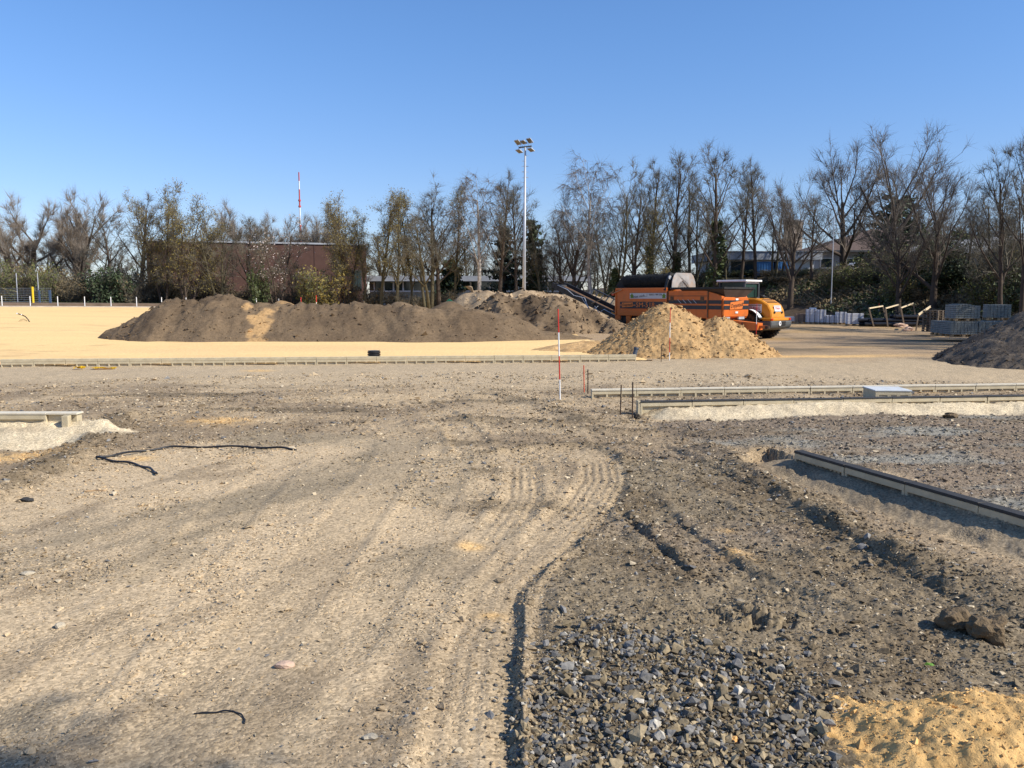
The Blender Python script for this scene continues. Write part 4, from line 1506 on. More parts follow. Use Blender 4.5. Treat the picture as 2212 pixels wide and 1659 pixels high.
for dx, dz, big in ((-0.60, 0.36, 1), (-0.14, 0.38, 0), (0.36, 0.50, 1), (-0.47, -0.33, 0), (0.46, -0.22, 0)):
    hgt = 0.62 if big else 0.40
    lp = MB()
    mtx = Matrix.Translation((tx + dx, -0.1, topz + dz)) @ Matrix.Rotation(R(-38), 4, 'Z') @ Matrix.Rotation(R(-34 if big else -20), 4, 'X') @ Matrix.Rotation(R(-4), 4, 'Y')
    bmesh.ops.create_cube(lp.bm, size=1, matrix=mtx @ Matrix.Diagonal((0.42, 0.52, 0.06, 1)))
    lo = lp.build('lamp', M['grey_metal'], t)
    lp = MB()
    for sx in (-0.165, 0.165):
        bmesh.ops.create_cube(lp.bm, size=1, matrix=mtx @ Matrix.Translation((sx * 0.6, 0, -0.036)) @ Matrix.Diagonal((0.18, 0.47, 0.014, 1)))
    lp.build('lens', M['led_face'], lo)
    lp = MB()
    ax = min(max(dx, -0.42), 0.42)
    a_top = mtx @ Vector((-0.2, 0, 0)), mtx @ Vector((0.2, 0, 0))
    az_ = topz + 0.07 + ax * 0.1
    lp.bar(a_top[0], (tx + ax - 0.08, 0, az_ - 0.03), 0.022)
    lp.bar(a_top[1], (tx + ax + 0.08, 0, az_ - 0.03), 0.022)
    lp.build('bracket', M['grey_metal'], lo)

# ================================================================== RADIO MAST far away
bY = 900.0
q = P(652.5, 640, bY)
t = empty('radio_mast', (q.x, bY, 0), 0, 'far slender red and white radio mast above the brick hall', 'radio mast')
topz = P(651, 372, bY).z
zs = [(372, 392, 'red', 1.4), (392, 413, 'white', 1.4), (413, 450, 'red', 1.9), (450, 500, 'white', 1.6), (500, 508, 'white', 1.6), (508, 552, 'red', 2.0), (552, 640, 'white', 2.2)]
zs = [(372, 391, 'red', .6), (391, 409, 'white', .6), (409, 433, 'red', .7), (433, 447, 'red', .75), (447, 486, 'white', .75), (486, 530, 'red', .8), (530, 700, 'white', .9)]
m_red, m_wh = pm('aviation red', (0.50, 0.07, 0.06), 0.6, 0.05, 0.1), pm('aviation white', (0.75, 0.76, 0.80), 0.6, 0.05, 0.1)
for a, b_, c, r_ in zs:
    m = MB()
    z1, z0 = P(651, a, bY).z, P(651, b_, bY).z
    m.cyl((0, 0, z0), (0, 0, z1), r_, n=10)
    m.build('section', m_red if c == 'red' else m_wh, t)
for yy in (433, 446, 488, 500, 512, 522):
    z_ = P(651, yy, bY).z
    m = MB()
    m.cyl((0, 0, z_ - 0.9), (0, 0, z_ + 0.9), 1.4, n=10)
    m.build('antenna_ring', m_red, t)

# ================================================================== SCREENING MACHINE
MX = empty('screening_machine', (0, 0, 0), 0, 'orange mobile drum screening machine with black conveyor behind the sand pile', 'screening machine')
ang = R(-49)
corner = P(1559, 690, 46.0)
BL = 7.88                                                      # body length
ux, uy = Vector((math.cos(ang), math.sin(ang), 0)), Vector((-math.sin(ang), math.cos(ang), 0))
org = corner - ux * BL
MX.location = (org.x, org.y, 0)
MX.rotation_euler = (0, 0, ang)
W = 2.45
B0, B1 = 1.02, 2.72
SEAM = 4.10
# main body: two side boxes with a raised frame
m = MB()
m.box((SEAM / 2 - 0.02, W / 2, (B0 + B1) / 2 + 0.0), (SEAM - 0.06, W, B1 - B0))
m.build('body', M['orange'], MX, 0.02)
m = MB()
m.box((SEAM / 2, -0.02, B1 - 0.07), (SEAM - 0.1, 0.06, 0.12))
m.box((SEAM / 2, -0.02, B0 + 0.14), (SEAM - 0.5, 0.05, 0.26))
for xx in (0.06, SEAM - 0.10): m.box((xx, -0.02, (B0 + B1) / 2 - 0.05), (0.12, 0.05, B1 - B0 - 0.16))
m.build('side_frame', M['orange'], MX, 0.01)
m = MB()
m.prism([(SEAM, B0 - 0.05), (BL - 0.03, B0 - 0.05), (BL - 0.03, 2.20), (BL - 0.30, 2.32), (BL - 1.1, 2.52), (SEAM, 2.52)], 'y', 0.0, W)
m.build('engine_housing', M['orange'], MX, 0.02)
m = MB()                                                         # sloping top panel
m.prism([(-0.015, 2.28), (-0.015, 2.34), (0.30, 2.60), (0.36, 2.56), (0.06, 2.28)], 'x', SEAM + 0.05, BL - 1.25)
m.build('top_panel', M['orange'], MX)
m = MB()                                                         # bulging end door
m.prism([(0.06, 1.04), (0.0, 1.2), (0.0, 2.02), (0.14, 2.16), (1.05, 2.14), (1.3, 2.10), (1.6, 2.15), (W - 0.08, 2.16), (W, 2.02), (W, 1.2), (W - 0.10, 1.02)], 'x', BL - 0.02, BL + 0.10)
m.build('end_door', M['orange'], MX, 0.05)
# dark bands on the side and the end
m = MB()
m.box((2.25, -0.056, 1.67), (3.6, 0.012, 0.40))
m.build('dark_band', M['band'], MX)
m = MB()
for z0, z1 in ((1.78, 1.98), (1.47, 1.68)):
    m.box((SEAM + 1.42, -0.012, (z0 + z1) / 2), (2.65, 0.02, z1 - z0))
    m.box((BL - 0.46, -0.012, (z0 + z1) / 2), (0.84, 0.02, z1 - z0))
    m.box((BL + 0.112, W / 2, (z0 + z1) / 2), (0.02, W - 0.06, z1 - z0))
m.build('dark_band', M['band'], MX)
m = MB()
m.box((SEAM + 0.04, -0.018, 1.75), (0.05, 0.04, 1.5))
m.box((BL - 0.93, -0.018, 1.75), (0.06, 0.05, 1.5))
m.box((SEAM + 1.42, -0.010, 2.22), (2.7, 0.03, 0.03))
m.build('door_seams', M['rust'], MX)
m = MB()
for k_ in range(4): m.bar((SEAM + 0.75 + k_ * 0.36, -0.03, 2.02), (SEAM + 1.0 + k_ * 0.36, -0.03, 1.80), 0.02)
m.build('scuffs', M['grey_metal'], MX)
for xx in (SEAM + 0.32, SEAM + 2.45):
    m = MB()
    m.box((xx, -0.012, 2.05), (0.24, 0.022, 0.26))
    m.build('grille', M['rust'], MX)
# lettering
m = MB()
m.prism([(0.62, 1.53), (1.48, 1.58), (1.48, 1.84), (0.62, 1.82)], 'y', -0.075, -0.063)
ob = m.build('name_plate', M['orange_clean'], MX)
put_text('Doppstadt', 0.22, MX, M['print_black'], (1.05, -0.078, 1.69), (1, 0, 0.03), (0, 0, 1), shear=0.2, width=0.78)
put_text('SM-518', 0.42, MX, M['orange_clean'], (2.46, -0.068, 1.675), (1, 0, 0), (0, 0, 1), width=1.42)
for xx, ww in ((0.53, 0.14), (1.60, 0.2), (3.62, 0.7)):
    m = MB()
    m.box((xx, -0.066, 1.67), (ww, 0.008, 0.05))
    m.build('stripe', M['orange_clean'], MX)
m = MB()
m.prism([(0.55, 1.46), (1.75, 1.50), (1.9, 1.98), (0.60, 1.86)], 'x', BL + 0.124, BL + 0.136)
m.build('name_plate', M['orange_clean'], MX)
put_text('Doppstadt', 0.32, MX, M['print_black'], (BL + 0.142, 1.22, 1.70), (0, 1, 0.10), (0, 0, 1), shear=0.25, width=1.18)
for z0 in (2.03, 1.30):
    m = MB()
    m.box((BL + 0.12, 1.22, z0), (0.04, 0.24, 0.10))
    m.build('door_latch', M['white'], MX)
# rental banner
bn = MB()
bn.box((2.65, -0.068, 2.23), (2.8, 0.012, 0.33))
bno = bn.build('banner', M['banner'], MX)
put_text('miet mich...!', 0.23, bno, M['print_black'], (2.08, -0.078, 2.21), (1, 0, 0.09), (0, 0, 1), width=1.08)
put_text('02052 / 989 550', 0.15, bno, M['print_black'], (3.24, -0.078, 2.30), (1, 0, 0), (0, 0, 1), width=0.98)
for xx in (1.42, 3.88):
    lf = MB()
    pr = [(0, -.15), (.05, -.12), (.13, -.13), (.10, -.03), (.15, .02), (.08, .06), (0, .16), (-.08, .06), (-.15, .02), (-.10, -.03), (-.13, -.13), (-.05, -.12)]
    lf.prism([(xx + a, 2.23 + b_) for a, b_ in pr], 'y', -0.082, -0.0745)
    lf.build('leaf_emblem', M['print_green'], bno)
# brush roller and end brackets on the left half
m = MB()
m.cyl((0.40, 0.62, 3.10), (3.85, 0.62, 3.14), 0.40, n=28)
br = m.build('brush_roller', M['brush'], MX, smooth=False)
rg = np.random.default_rng(3)
m = MB()
for k_ in range(520):
    a_ = rg.uniform(0, 2 * math.pi)
    xx = rg.uniform(0.45, 3.8)
    c_, s_ = math.cos(a_), math.sin(a_)
    m.bar((xx, 0.62 + c_ * 0.41, 3.12 + s_ * 0.41), (xx + rg.uniform(-.03, .03), 0.62 + c_ * 0.47, 3.12 + s_ * 0.47), 0.022)
m.build('bristles', M['brush'], br)['kind'] = 'stuff'
m = MB()
m.bar((0.05, 0.3, 2.72), (0.42, 0.55, 3.35), 0.10, 0.5)
m.bar((-0.1, 0.5, 2.75), (0.5, 0.6, 3.30), 0.16)
m.build('brush_bracket', M['black'], MX)
m = MB()
m.bar((3.95, 0.1, 2.50), (4.02, 0.45, 3.55), 0.2, 0.4)
m.box((3.95, 0.62, 3.2), (0.14, 0.7, 0.7))
m.build('brush_bracket', M['black'], MX)
m = MB()
m.cyl((4.04, 0.2, 3.3), (4.10, 0.2, 3.3), 0.12, n=12)
m.build('brush_motor', M['grey_metal'], MX)
# steel plate with the round opening of the drum
prof = [(0.10, 2.62), (W - 0.05, 2.62), (W - 0.10, 3.05), (W - 0.30, 3.42), (W - 0.55, 3.58), (0.50, 3.58), (0.30, 3.42), (0.16, 3.1)]
bm = bmesh.new()
cx_, cz_, rr_ = 1.22, 2.50, 0.62
arc = [(cx_ - rr_ * math.cos(a), cz_ + rr_ * math.sin(a)) for a in np.linspace(math.asin(0.12 / rr_), math.pi - math.asin(0.12 / rr_), 15)]
outer = [prof[0]] + arc + prof[1:]
va = [bm.verts.new((4.26, p[0], p[1])) for p in outer]
vb = [bm.verts.new((4.30, p[0], p[1])) for p in outer]
fa, fb = bm.faces.new(va), bm.faces.new(vb[::-1])
for k_ in range(len(outer)): bm.faces.new((va[k_], vb[k_], vb[(k_ + 1) % len(outer)], va[(k_ + 1) % len(outer)]))
bmesh.ops.triangulate(bm, faces=[fa, fb])
mm = MB()
mm.bm.free()
mm.bm = bm
mm.build('drum_plate', M['bare_steel'], MX)
m = MB()
m.cyl((0.8, 1.22, 2.40), (4.25, 1.22, 2.40), 0.66, n=24, caps=False)
m.build('screen_drum', M['rust'], MX)
# hopper: black rim and flared walls
m = MB()
t0 = [(SEAM + 0.25, -0.05), (BL + 0.14, -0.12), (BL + 0.14, W + 0.42), (SEAM + 0.25, W)]
for a, b_ in zip(t0, t0[1:] + t0[:1]):
    m.bar((a[0], a[1], 2.66), (b_[0], b_[1], 2.66), 0.10, 0.11)
m.build('hopper_rim', M['black'], MX)
m = MB()
tops = [Vector((SEAM + 0.9, 0.02, 2.62)), Vector((BL + 0.12, -0.08, 2.62)), Vector((BL + 0.12, W + 0.38, 2.62)), Vector((SEAM + 0.9, W - 0.02, 2.62))]
bots = [Vector((BL - 1.8, 0.45, 2.0)), Vector((BL - 0.06, 0.38, 2.12)), Vector((BL - 0.06, W - 0.3, 2.12)), Vector((BL - 1.8, W - 0.35, 2.0))]
for k_ in range(4):
    m.poly([tops[k_], tops[(k_ + 1) % 4], bots[(k_ + 1) % 4], bots[k_]])
m.poly(bots)
bmesh.ops.remove_doubles(m.bm, verts=m.bm.verts, dist=0.001)
bmesh.ops.solidify(m.bm, geom=m.bm.faces[:], thickness=0.03)
m.build('hopper', pm('dark hopper steel', (0.055, 0.035, 0.026), 0.7, 0.3, 2, 0.1, 20), MX)
# chassis, legs, wheels, drawbar
m = MB()
m.box((BL / 2, W / 2, 0.86), (BL - 0.3, 1.3, 0.32))
m.box((2.2, 0.4, 0.80), (3.6, 0.5, 0.36))
m.build('chassis', M['black'], MX, 0.02)
for xx in (1.05, BL - 0.9):
    m = MB()
    m.prism([(xx - 0.18, 1.05), (xx + 0.20, 1.05), (xx + 0.10, 0.10), (xx - 0.10, 0.10)], 'y', 0.02, 0.14)
    m.box((xx, 0.1, 0.05), (0.42, 0.42, 0.08))
    m.build('support_leg', M['orange'], MX)
for xx in (3.0, 4.3):
    for yy in (0.18, W - 0.18):
        m = MB()
        m.cyl((xx, yy - 0.18, 0.52), (xx, yy + 0.18, 0.52), 0.52, n=24)
        wo = m.build('wheel', M['rubber'], MX, 0.03)
        m = MB()
        m.cyl((xx, yy - 0.20, 0.52), (xx, yy + 0.20, 0.52), 0.27, n=18)
        m.build('rim', M['orange'], wo)
m = MB()
m.prism([(BL - 1.6, 1.0), (BL + 1.75, 0.74), (BL + 1.75, 0.36), (BL + 0.6, 0.30), (BL - 1.6, 0.52)], 'y', W / 2 - 0.42, W / 2 + 0.10)
m.bar((BL + 1.70, W / 2 - 0.16, 0.54), (BL + 2.25, W / 2 - 0.16, 0.52), 0.16)
m.build('drawbar', M['orange'], MX, 0.01)
m = MB()
m.cyl((BL + 2.2, W / 2 - 0.16, 0.45), (BL + 2.2, W / 2 - 0.16, 0.60), 0.14, n=14)
m.build('tow_eye', M['iron'], MX)
m = MB()
m.tube([(BL + 0.2, W / 2 - 0.5, 0.95), (BL + 0.35, W / 2 - 0.55, 0.45), (BL + 0.55, W / 2 - 0.5, 0.35), (BL + 0.85, W / 2 - 0.52, 0.75), (BL + 1.0, W / 2 - 0.5, 0.4)], 0.028, 6)
m.build('hose', M['plastic_black'], MX, smooth=True)
m = MB()
m.box((BL + 0.05, 0.35, 0.98), (0.12, 0.55, 0.14))
m.box((BL + 0.05, 1.75, 0.98), (0.12, 0.55, 0.14))
m.build('lamp_bar', M['grey_metal'], MX)
# discharge conveyor to the rear left
c0, c1 = Vector((0.35, W / 2, 0.55)), Vector((-6.1, W / 2, 2.86))
dz_ = (c1 - c0).normalized()
cv = MB()
cv.prism([(0, 0), (0.01, 0)], 'x', 0, 0.01) if False else None
cv.bar(c0 - dz_ * 0.2, c1, 1.05, 0.13)
conv = cv.build('conveyor', M['rust'], MX)
cv = MB()
up_ = Vector((0, 0, 1))
for yy in (-0.56, 0.56):
    cv.bar(c0 + Vector((0, yy, 0.12)), c1 + Vector((0, yy, 0.06)), 0.09, 0.42)
    cv.bar(c1 + Vector((0, yy, 0.05)), c1 + Vector((0, yy, 0.05)) + dz_ * 0.28, 0.12, 0.34)
cv.build('side_rail', M['black'], conv)
cv = MB()
for k_ in range(13):
    p = c0 + (c1 - c0) * (0.08 + k_ * 0.068) + Vector((0, 0, -0.12))
    cv.cyl(p - Vector((0, 0.5, 0)), p + Vector((0, 0.5, 0)), 0.055, n=8)
cv.build('idlers', M['dark_metal'], conv)
cv = MB()
cv.cyl(c1 - Vector((0, 0.5, 0)), c1 + Vector((0, 0.5, 0)), 0.15, n=16)
cv.build('head_drum', M['black'], conv)
cv = MB()                                                       # folding side frame seen as a ladder
lad = []
for s_ in (0.0, 1.0):
    pass
a0, a1 = c0 + (c1 - c0) * 0.10 + Vector((0, 1.0, 0.62)), c0 + (c1 - c0) * 0.66 + Vector((0, 1.0, 0.62))
b0, b1 = c0 + (c1 - c0) * 0.10 + Vector((0, 0.62, 0.22)), c0 + (c1 - c0) * 0.66 + Vector((0, 0.62, 0.22))
cv.bar(a0, a1, 0.07)
for k_ in range(9):
    f = k_ / 8
    cv.bar(a0 + (a1 - a0) * f, b0 + (b1 - b0) * f, 0.06)
cv.build('ladder_frame', M['dark_metal'], conv)
cv = MB()
hp = lambda f, y_, z_: c0 + (c1 - c0) * f + Vector((0, y_, z_))
cv.tube([hp(0.95, -0.62, 0.22), hp(0.80, -0.66, 0.26), hp(0.70, -0.68, 0.10), hp(0.55, -0.66, 0.28), hp(0.50, -0.70, -0.1), hp(0.44, -0.72, -0.38), hp(0.40, -0.70, 0.1), hp(0.34, -0.7, -0.2), hp(0.28, -0.66, 0.18), hp(0.12, -0.64, 0.14)], 0.025, 6)
cv.tube([hp(0.60, -0.64, 0.24), hp(0.47, -0.72, -0.30), hp(0.43, -0.72, -0.30), hp(0.36, -0.66, 0.2)], 0.022, 6)
cv.build('hydraulic_hoses', M['grey_metal'], conv, smooth=True)
cv = MB()
cv.box(hp(0.46, -0.64, 0.14), (0.55, 0.14, 0.34), ry=R(20))
cv.build('valve_block', M['black'], conv)
cv = MB()
cv.box(hp(0.16, -0.625, 0.20), (0.36, 0.03, 0.10), ry=R(20))
cv.build('warning_plate', M['yellow'], conv)
cv = MB()
cv.tube([(-0.02, -0.12, 2.55), (-1.2, 0.2, 2.05), (-2.5, 0.5, 1.75)], 0.02, 6)
cv.tube([(0.6, -0.10, 2.62), (-0.15, -0.15, 2.35)], 0.025, 6)
cv.build('stay_rope', M['wood'], MX)
cv = MB()
cv.box((-0.12, -0.05, 2.34), (0.18, 0.14, 0.16))
cv.build('marker_lamp', M['redorange'], MX)
cv = MB()
cv.prism([(-0.02, 0.75), (0.4, 0.75), (0.4, 1.75), (0.02, 2.15), (-0.02, 2.7)], 'y', 0.02, 0.10)
cv.build('rear_flange', M['orange'], MX)

# ================================================================== WHEEL LOADER
ql = P(1657, 729, 50.0)
LS = 1.163
LD = empty('wheel_loader', (0, 0, 0), 0, 'orange yellow wheel loader seen from behind at the right end of the screening machine', 'wheel loader')
lw = 1.72
la = R(-47)
lux, luy = Vector((math.cos(la), math.sin(la), 0)), Vector((-math.sin(la), math.cos(la), 0))
lorg = Vector((ql.x, ql.y, 0)) - luy * lw * LS                      # origin below the left rear wheel
LD.location = (lorg.x, lorg.y, -0.28)
LD.scale = (LS, LS, LS)
LD.rotation_euler = (0, 0, la)
cyl_y = lw / 2
for xx in (0.0, -2.75):
    for yy in (0.0, lw):
        m = MB()
        n_ = 26
        m.cyl((xx, yy - 0.24, 0.66), (xx, yy + 0.24, 0.66), 0.62, n=n_)
        for k_ in range(n_):
            a_ = 2 * math.pi * k_ / n_
            for sgn in (-1, 1):
                m.box((xx + math.cos(a_ + (0.06 * sgn)) * 0.63, yy + sgn * 0.12, 0.66 + math.sin(a_ + 0.06 * sgn) * 0.63), (0.08, 0.24, 0.075), ry=-a_)
        wo = m.build('wheel', M['rubber'], LD)
        m = MB()
        m.cyl((xx, yy - 0.25, 0.66), (xx, yy + 0.25, 0.66), 0.34, n=20)
        m.build('rim', M['dark_metal'], wo)
# mudguards
for yy in (-0.02, lw + 0.02):
    m = MB()
    pr = [(0.78 * math.cos(a), 0.70 + 0.78 * math.sin(a)) for a in np.linspace(R(25), R(165), 9)]
    pr += [(0.71 * math.cos(a), 0.70 + 0.71 * math.sin(a)) for a in np.linspace(R(165), R(25), 9)]
    m.prism(pr, 'y', yy - 0.28, yy + 0.28)
    m.build('mudguard', M['black'], LD)
m = MB()
pr = [(0.80 * math.cos(a), 0.70 + 0.80 * math.sin(a)) for a in np.linspace(R(30), R(80), 6)] + [(0.785 * math.cos(a), 0.70 + 0.785 * math.sin(a)) for a in np.linspace(R(80), R(30), 6)]
m.prism(pr, 'y', -0.32, -0.05)
m.build('mudguard_trim', M['white'], LD)
# chassis and engine hood
m = MB()
m.box((-1.3, cyl_y, 0.75), (4.2, 0.9, 0.5))
m.build('chassis', M['black'], LD, 0.03)
hood = [(-0.45, 0.98), (1.02, 0.98), (1.10, 1.06), (1.02, 1.45), (0.86, 1.72), (0.52, 1.93), (0.15, 2.03), (-0.45, 2.06)]
m = MB()
m.prism(hood, 'y', cyl_y - 0.66, cyl_y + 0.66)
m.build('hood', M['yellow'], LD, 0.07)
m = MB()
m.box((0.98, cyl_y, 0.99), (0.50, 1.9, 0.16))
m.box((0.2, cyl_y - 0.78, 1.02), (1.4, 0.3, 0.10))
m.box((0.2, cyl_y + 0.78, 1.02), (1.4, 0.3, 0.10))
m.build('rear_frame', M['yellow'], LD, 0.03)
m = MB()
m.prism([(0.55, 0.42), (1.18, 0.55), (1.27, 0.68), (1.27, 0.91), (0.55, 0.91)], 'y', cyl_y - 1.0, cyl_y + 1.0)
m.build('counterweight', pm('dark grey counterweight', (0.09, 0.095, 0.095), 0.6, 0.2, 3), LD, 0.04)
m = MB()
m.box((1.275, cyl_y + 0.05, 0.79), (0.02, 0.66, 0.20))
m.build('tow_recess', M['black'], LD)
m = MB()
m.cyl((1.28, cyl_y - 0.18, 0.79), (1.295, cyl_y - 0.18, 0.79), 0.115, n=20)
m.build('speed_disc', M['white'], LD)
put_text('20', 0.14, LD, M['print_black'], (1.30, cyl_y - 0.18, 0.79), (0, 1, 0), (0, 0, 1), extrude=0.003)
for yy in (cyl_y - 0.86, cyl_y + 0.86):
    m = MB()
    m.box((1.235, yy, 1.0), (0.03, 0.18, 0.10))
    m.build('rear_lamp', M['lens_red'], LD)
for yy in (cyl_y - 0.36, cyl_y + 0.36):
    m = MB()
    m.cyl((1.02, yy, 1.33), (1.10, yy, 1.33), 0.055, n=12)
    m.build('work_lamp', M['black'], LD)
for k_ in range(4):
    m = MB()
    m.box((0.72 - k_ * 0.10, cyl_y, 1.83 + k_ * 0.047), (0.035, 0.95, 0.012), ry=R(30))
    m.build('vent_slot', M['black'], LD)
m = MB()
m.box((-0.15, cyl_y, 2.06), (0.4, 0.7, 0.06))
m.build('hood_grille', M['dark_metal'], LD)
m = MB()
m.cyl((0.1, cyl_y + 0.1, 2.0), (0.1, cyl_y + 0.1, 2.14), 0.09, 0.12, n=14)
m.cyl((0.1, cyl_y + 0.1, 2.13), (0.1, cyl_y + 0.1, 2.19), 0.15, 0.11, n=14)
m.build('air_filter', M['black'], LD)
for (loc, xd, wv, nm) in ((Vector((0.10, cyl_y - 0.668, 1.53)), (1, 0, 0), 0.86, 's'),):
    m = MB()
    m.box(loc, (0.86, 0.016, 0.42))
    sg = m.build('sign', M['white'], LD)
    for dz2 in (-0.16, 0.16):
        m = MB()
        m.box(loc + Vector((0, -0.012, dz2)), (0.78, 0.01, 0.035))
        m.build('sign_line', M['band'], sg)
    put_text('STRABAG', 0.235, sg, M['print_red'], loc + Vector((0, -0.013, 0)), (1, 0, 0), (0, 0, 1), xs=0.70)
# sign on the sloping back of the hood
nx_, nz_ = Vector((0.08 + 0.0, 0, 0.39)).normalized(), None
sl = Vector((-0.08, 0, 0.39)).normalized()                      # up the back face
cn = Vector((1.068, cyl_y, 1.255)) + sl * 0.27
nrm = Vector((sl.z, 0, -sl.x))
m = MB()
M4 = Matrix.Translation(cn + nrm * 0.012) @ Matrix((Vector((0, 1, 0)), sl, nrm)).transposed().to_4x4()
bmesh.ops.create_cube(m.bm, size=1, matrix=M4 @ Matrix.Diagonal((0.64, 0.32, 0.012, 1)))
sg = m.build('sign', M['white'], LD)
for dz2 in (-0.125, 0.125):
    m = MB()
    bmesh.ops.create_cube(m.bm, size=1, matrix=M4 @ Matrix.Translation((0, dz2, 0.008)) @ Matrix.Diagonal((0.58, 0.026, 0.006, 1)))
    m.build('sign_line', M['band'], sg)
put_text('STRABAG', 0.18, sg, M['print_red'], cn + nrm * 0.021, (0, 1, 0), sl, xs=0.68, extrude=0.003)
# cab
m = MB()
cbx = -1.20
for xx in (cbx - 0.72, cbx + 0.72):
    for yy in (cyl_y - 0.66, cyl_y + 0.66):
        m.bar((xx, yy, 1.2), (xx * 1.0, yy, 2.86), 0.09)
m.box((cbx, cyl_y, 1.35), (1.5, 1.4, 0.5))
m.build('cab_frame', M['dark_metal'], LD)
m = MB()
m.box((cbx, cyl_y, 2.2), (1.38, 1.26, 1.3))
m.build('cab_glass', M['cabglass'], LD)
m = MB()
m.box((cbx, cyl_y, 2.92), (1.75, 1.55, 0.10))
m.box((cbx + 0.7, cyl_y, 2.83), (0.14, 1.3, 0.1))
m.build('cab_roof', M['white'], LD, 0.02)
m = MB()
m.tube([(-0.38, cyl_y + 0.45, 2.0), (-0.38, cyl_y + 0.45, 2.6)], 0.05, 10)
m.build('exhaust', M['black'], LD)
m = MB()
for yy in (cyl_y - 0.4, cyl_y + 0.4): m.bar((-3.2, yy, 1.5), (-4.6, yy, 0.5), 0.14, 0.3)
m.build('lift_arm', M['yellow'], LD)
m = MB()
m.prism([(-4.4, 0.15), (-4.4, 1.1), (-4.5, 1.1), (-4.6, 0.35), (-5.3, 0.12), (-5.3, 0.06), (-4.5, 0.06)], 'y', cyl_y - 1.1, cyl_y + 1.1)
m.build('bucket', M['dark_metal'], LD)
# ================================================================== STORED MATERIAL AT THE RIGHT
def pallet_mesh_parts(lx=1.2, ly=0.8):
    parts = []
    m = MB()
    for yy in (-ly / 2 + .05, 0, ly / 2 - .05):
        for xx in (-lx / 2 + .07, 0, lx / 2 - .07): m.box((xx, yy, 0.067), (0.14, 0.10, 0.085))
    parts.append(('blocks', m.mesh('blocks')))
    for k in range(5):
        m = MB()
        m.box((0, -ly / 2 + 0.06 + k * (ly - .12) / 4, 0.132), (lx, 0.12, 0.022))
        parts.append(('deck_board', m.mesh('deck_board')))
    for yy in (-ly / 2 + .05, 0, ly / 2 - .05):
        m = MB()
        m.box((0, yy, 0.012), (lx, 0.10, 0.022))
        parts.append(('bottom_board', m.mesh('bottom_board')))
    for n, me in parts: me.materials.append(M['wood_old'])
    return parts


PAL = pallet_mesh_parts()
PAL2 = [(n, me.copy()) for n, me in PAL]
for n, me in PAL2:
    me.materials.clear()
    me.materials.append(M['wood'])


def pallet(x, y, z, rz, label, group, parts=PAL, sx=1.0, sy=1.0):
    t = empty('pallet', (x, y, z), rz, label, 'pallet', group)
    t.scale = (sx, sy, 1)
    for n, me in parts:
        o = link(n, me, None, t)
        if n == 'blocks': o['kind'] = 'stuff'
    return t


def block_pack(name, x, y, z, rz, dims, n, gap, mat, label, cat, group=None, lift=None):
    """a strapped pack of blocks, every block its own box with open joints"""
    lx, ly, lz = dims
    nx, ny, nz = n
    m = MB()
    rg = random.Random(int(x * 100) + int(z * 10))
    bx_, by_, bz_ = lx / nx, ly / ny, lz / nz
    for k in range(nz):
        for i in range(nx):
            for j in range(ny):
                if 0 < i < nx - 1 and 0 < j < ny - 1 and k < nz - 1: continue
                up = lift(i / max(nx - 1, 1)) if lift else 0
                m.box((-lx / 2 + (i + .5) * bx_ + rg.uniform(-.004, .004), -ly / 2 + (j + .5) * by_ + rg.uniform(-.004, .004), (k + .5) * bz_ + up * k / nz),
                      (bx_ - gap, by_ - gap, bz_ - gap))
    t = empty(name, (x, y, z), rz, label, cat, group)
    m.build('blocks', mat, t)['kind'] = 'stuff'
    return t


RZ = R(-8)
# lower row of paver packs (x from D 2034), and two on top
low = [(P(2070, 729, 45.0).x, 45.0, 'lower front pack of grey green paving blocks nearest the empty pallet stack'),
       (P(2070, 729, 45.0).x + 1.55, 45.1, 'lower front pack of grey green paving blocks in the middle of its row'),
       (P(2070, 729, 45.0).x + 3.1, 45.2, 'lower front pack of grey green paving blocks nearest the dark gravel heap')]
for i, (x, y, lab) in enumerate(low):
    pallet(x, y, 0.02, RZ * 0.3, 'timber pallet under a lower grey green paving block pack', 'pallets under the lower paver packs', PAL2, 1.15, 1.5)
    block_pack('paver_pack', x, y, 0.165, RZ * 0.3, (1.44, 1.2, 0.70), (8, 4, 7), 0.018, M['paver'], lab, 'paver pack', 'packs of grey paving blocks')
for i in range(3):
    x, y = low[0][0] + 0.3 + i * 1.5, 46.7
    pallet(x, y, 0.02, RZ * 0.3, 'timber pallet under a paving block pack of the rear row', 'pallets under the rear paver packs', PAL2, 1.15, 1.5)
    block_pack('paver_pack', x, y, 0.165, RZ * 0.3, (1.40, 1.2, 0.68), (8, 4, 7), 0.018, M['paver'], 'low rear pack of grey green paving blocks behind the front row', 'paver pack', 'rear packs of grey paving blocks')
xa = P(2076, 690, 45.3).x
pallet(xa, 45.2, 0.87, 0.02, 'timber pallet under the upper paving block pack with sagging wrapped top', None, PAL2, 1.15, 1.4)
block_pack('paver_pack', xa, 45.2, 1.015, 0.02, (1.34, 1.1, 0.74), (8, 4, 7), 0.016, M['paver'], 'upper left pack of grey green paving blocks with wavy top on lower packs', 'paver pack', None, lambda f: 0.06 * math.sin(f * 5))
xb = P(2150, 690, 46.8).x
pallet(xb, 46.7, 0.87, R(-18), 'timber pallet under the upper right paving block pack', None, PAL2, 1.0, 1.3)
block_pack('paver_pack', xb, 46.7, 1.015, R(-18), (1.20, 1.05, 0.74), (7, 4, 8), 0.016, M['paver'], 'upper right pack of grey green paving blocks turned at an angle', 'paver pack')
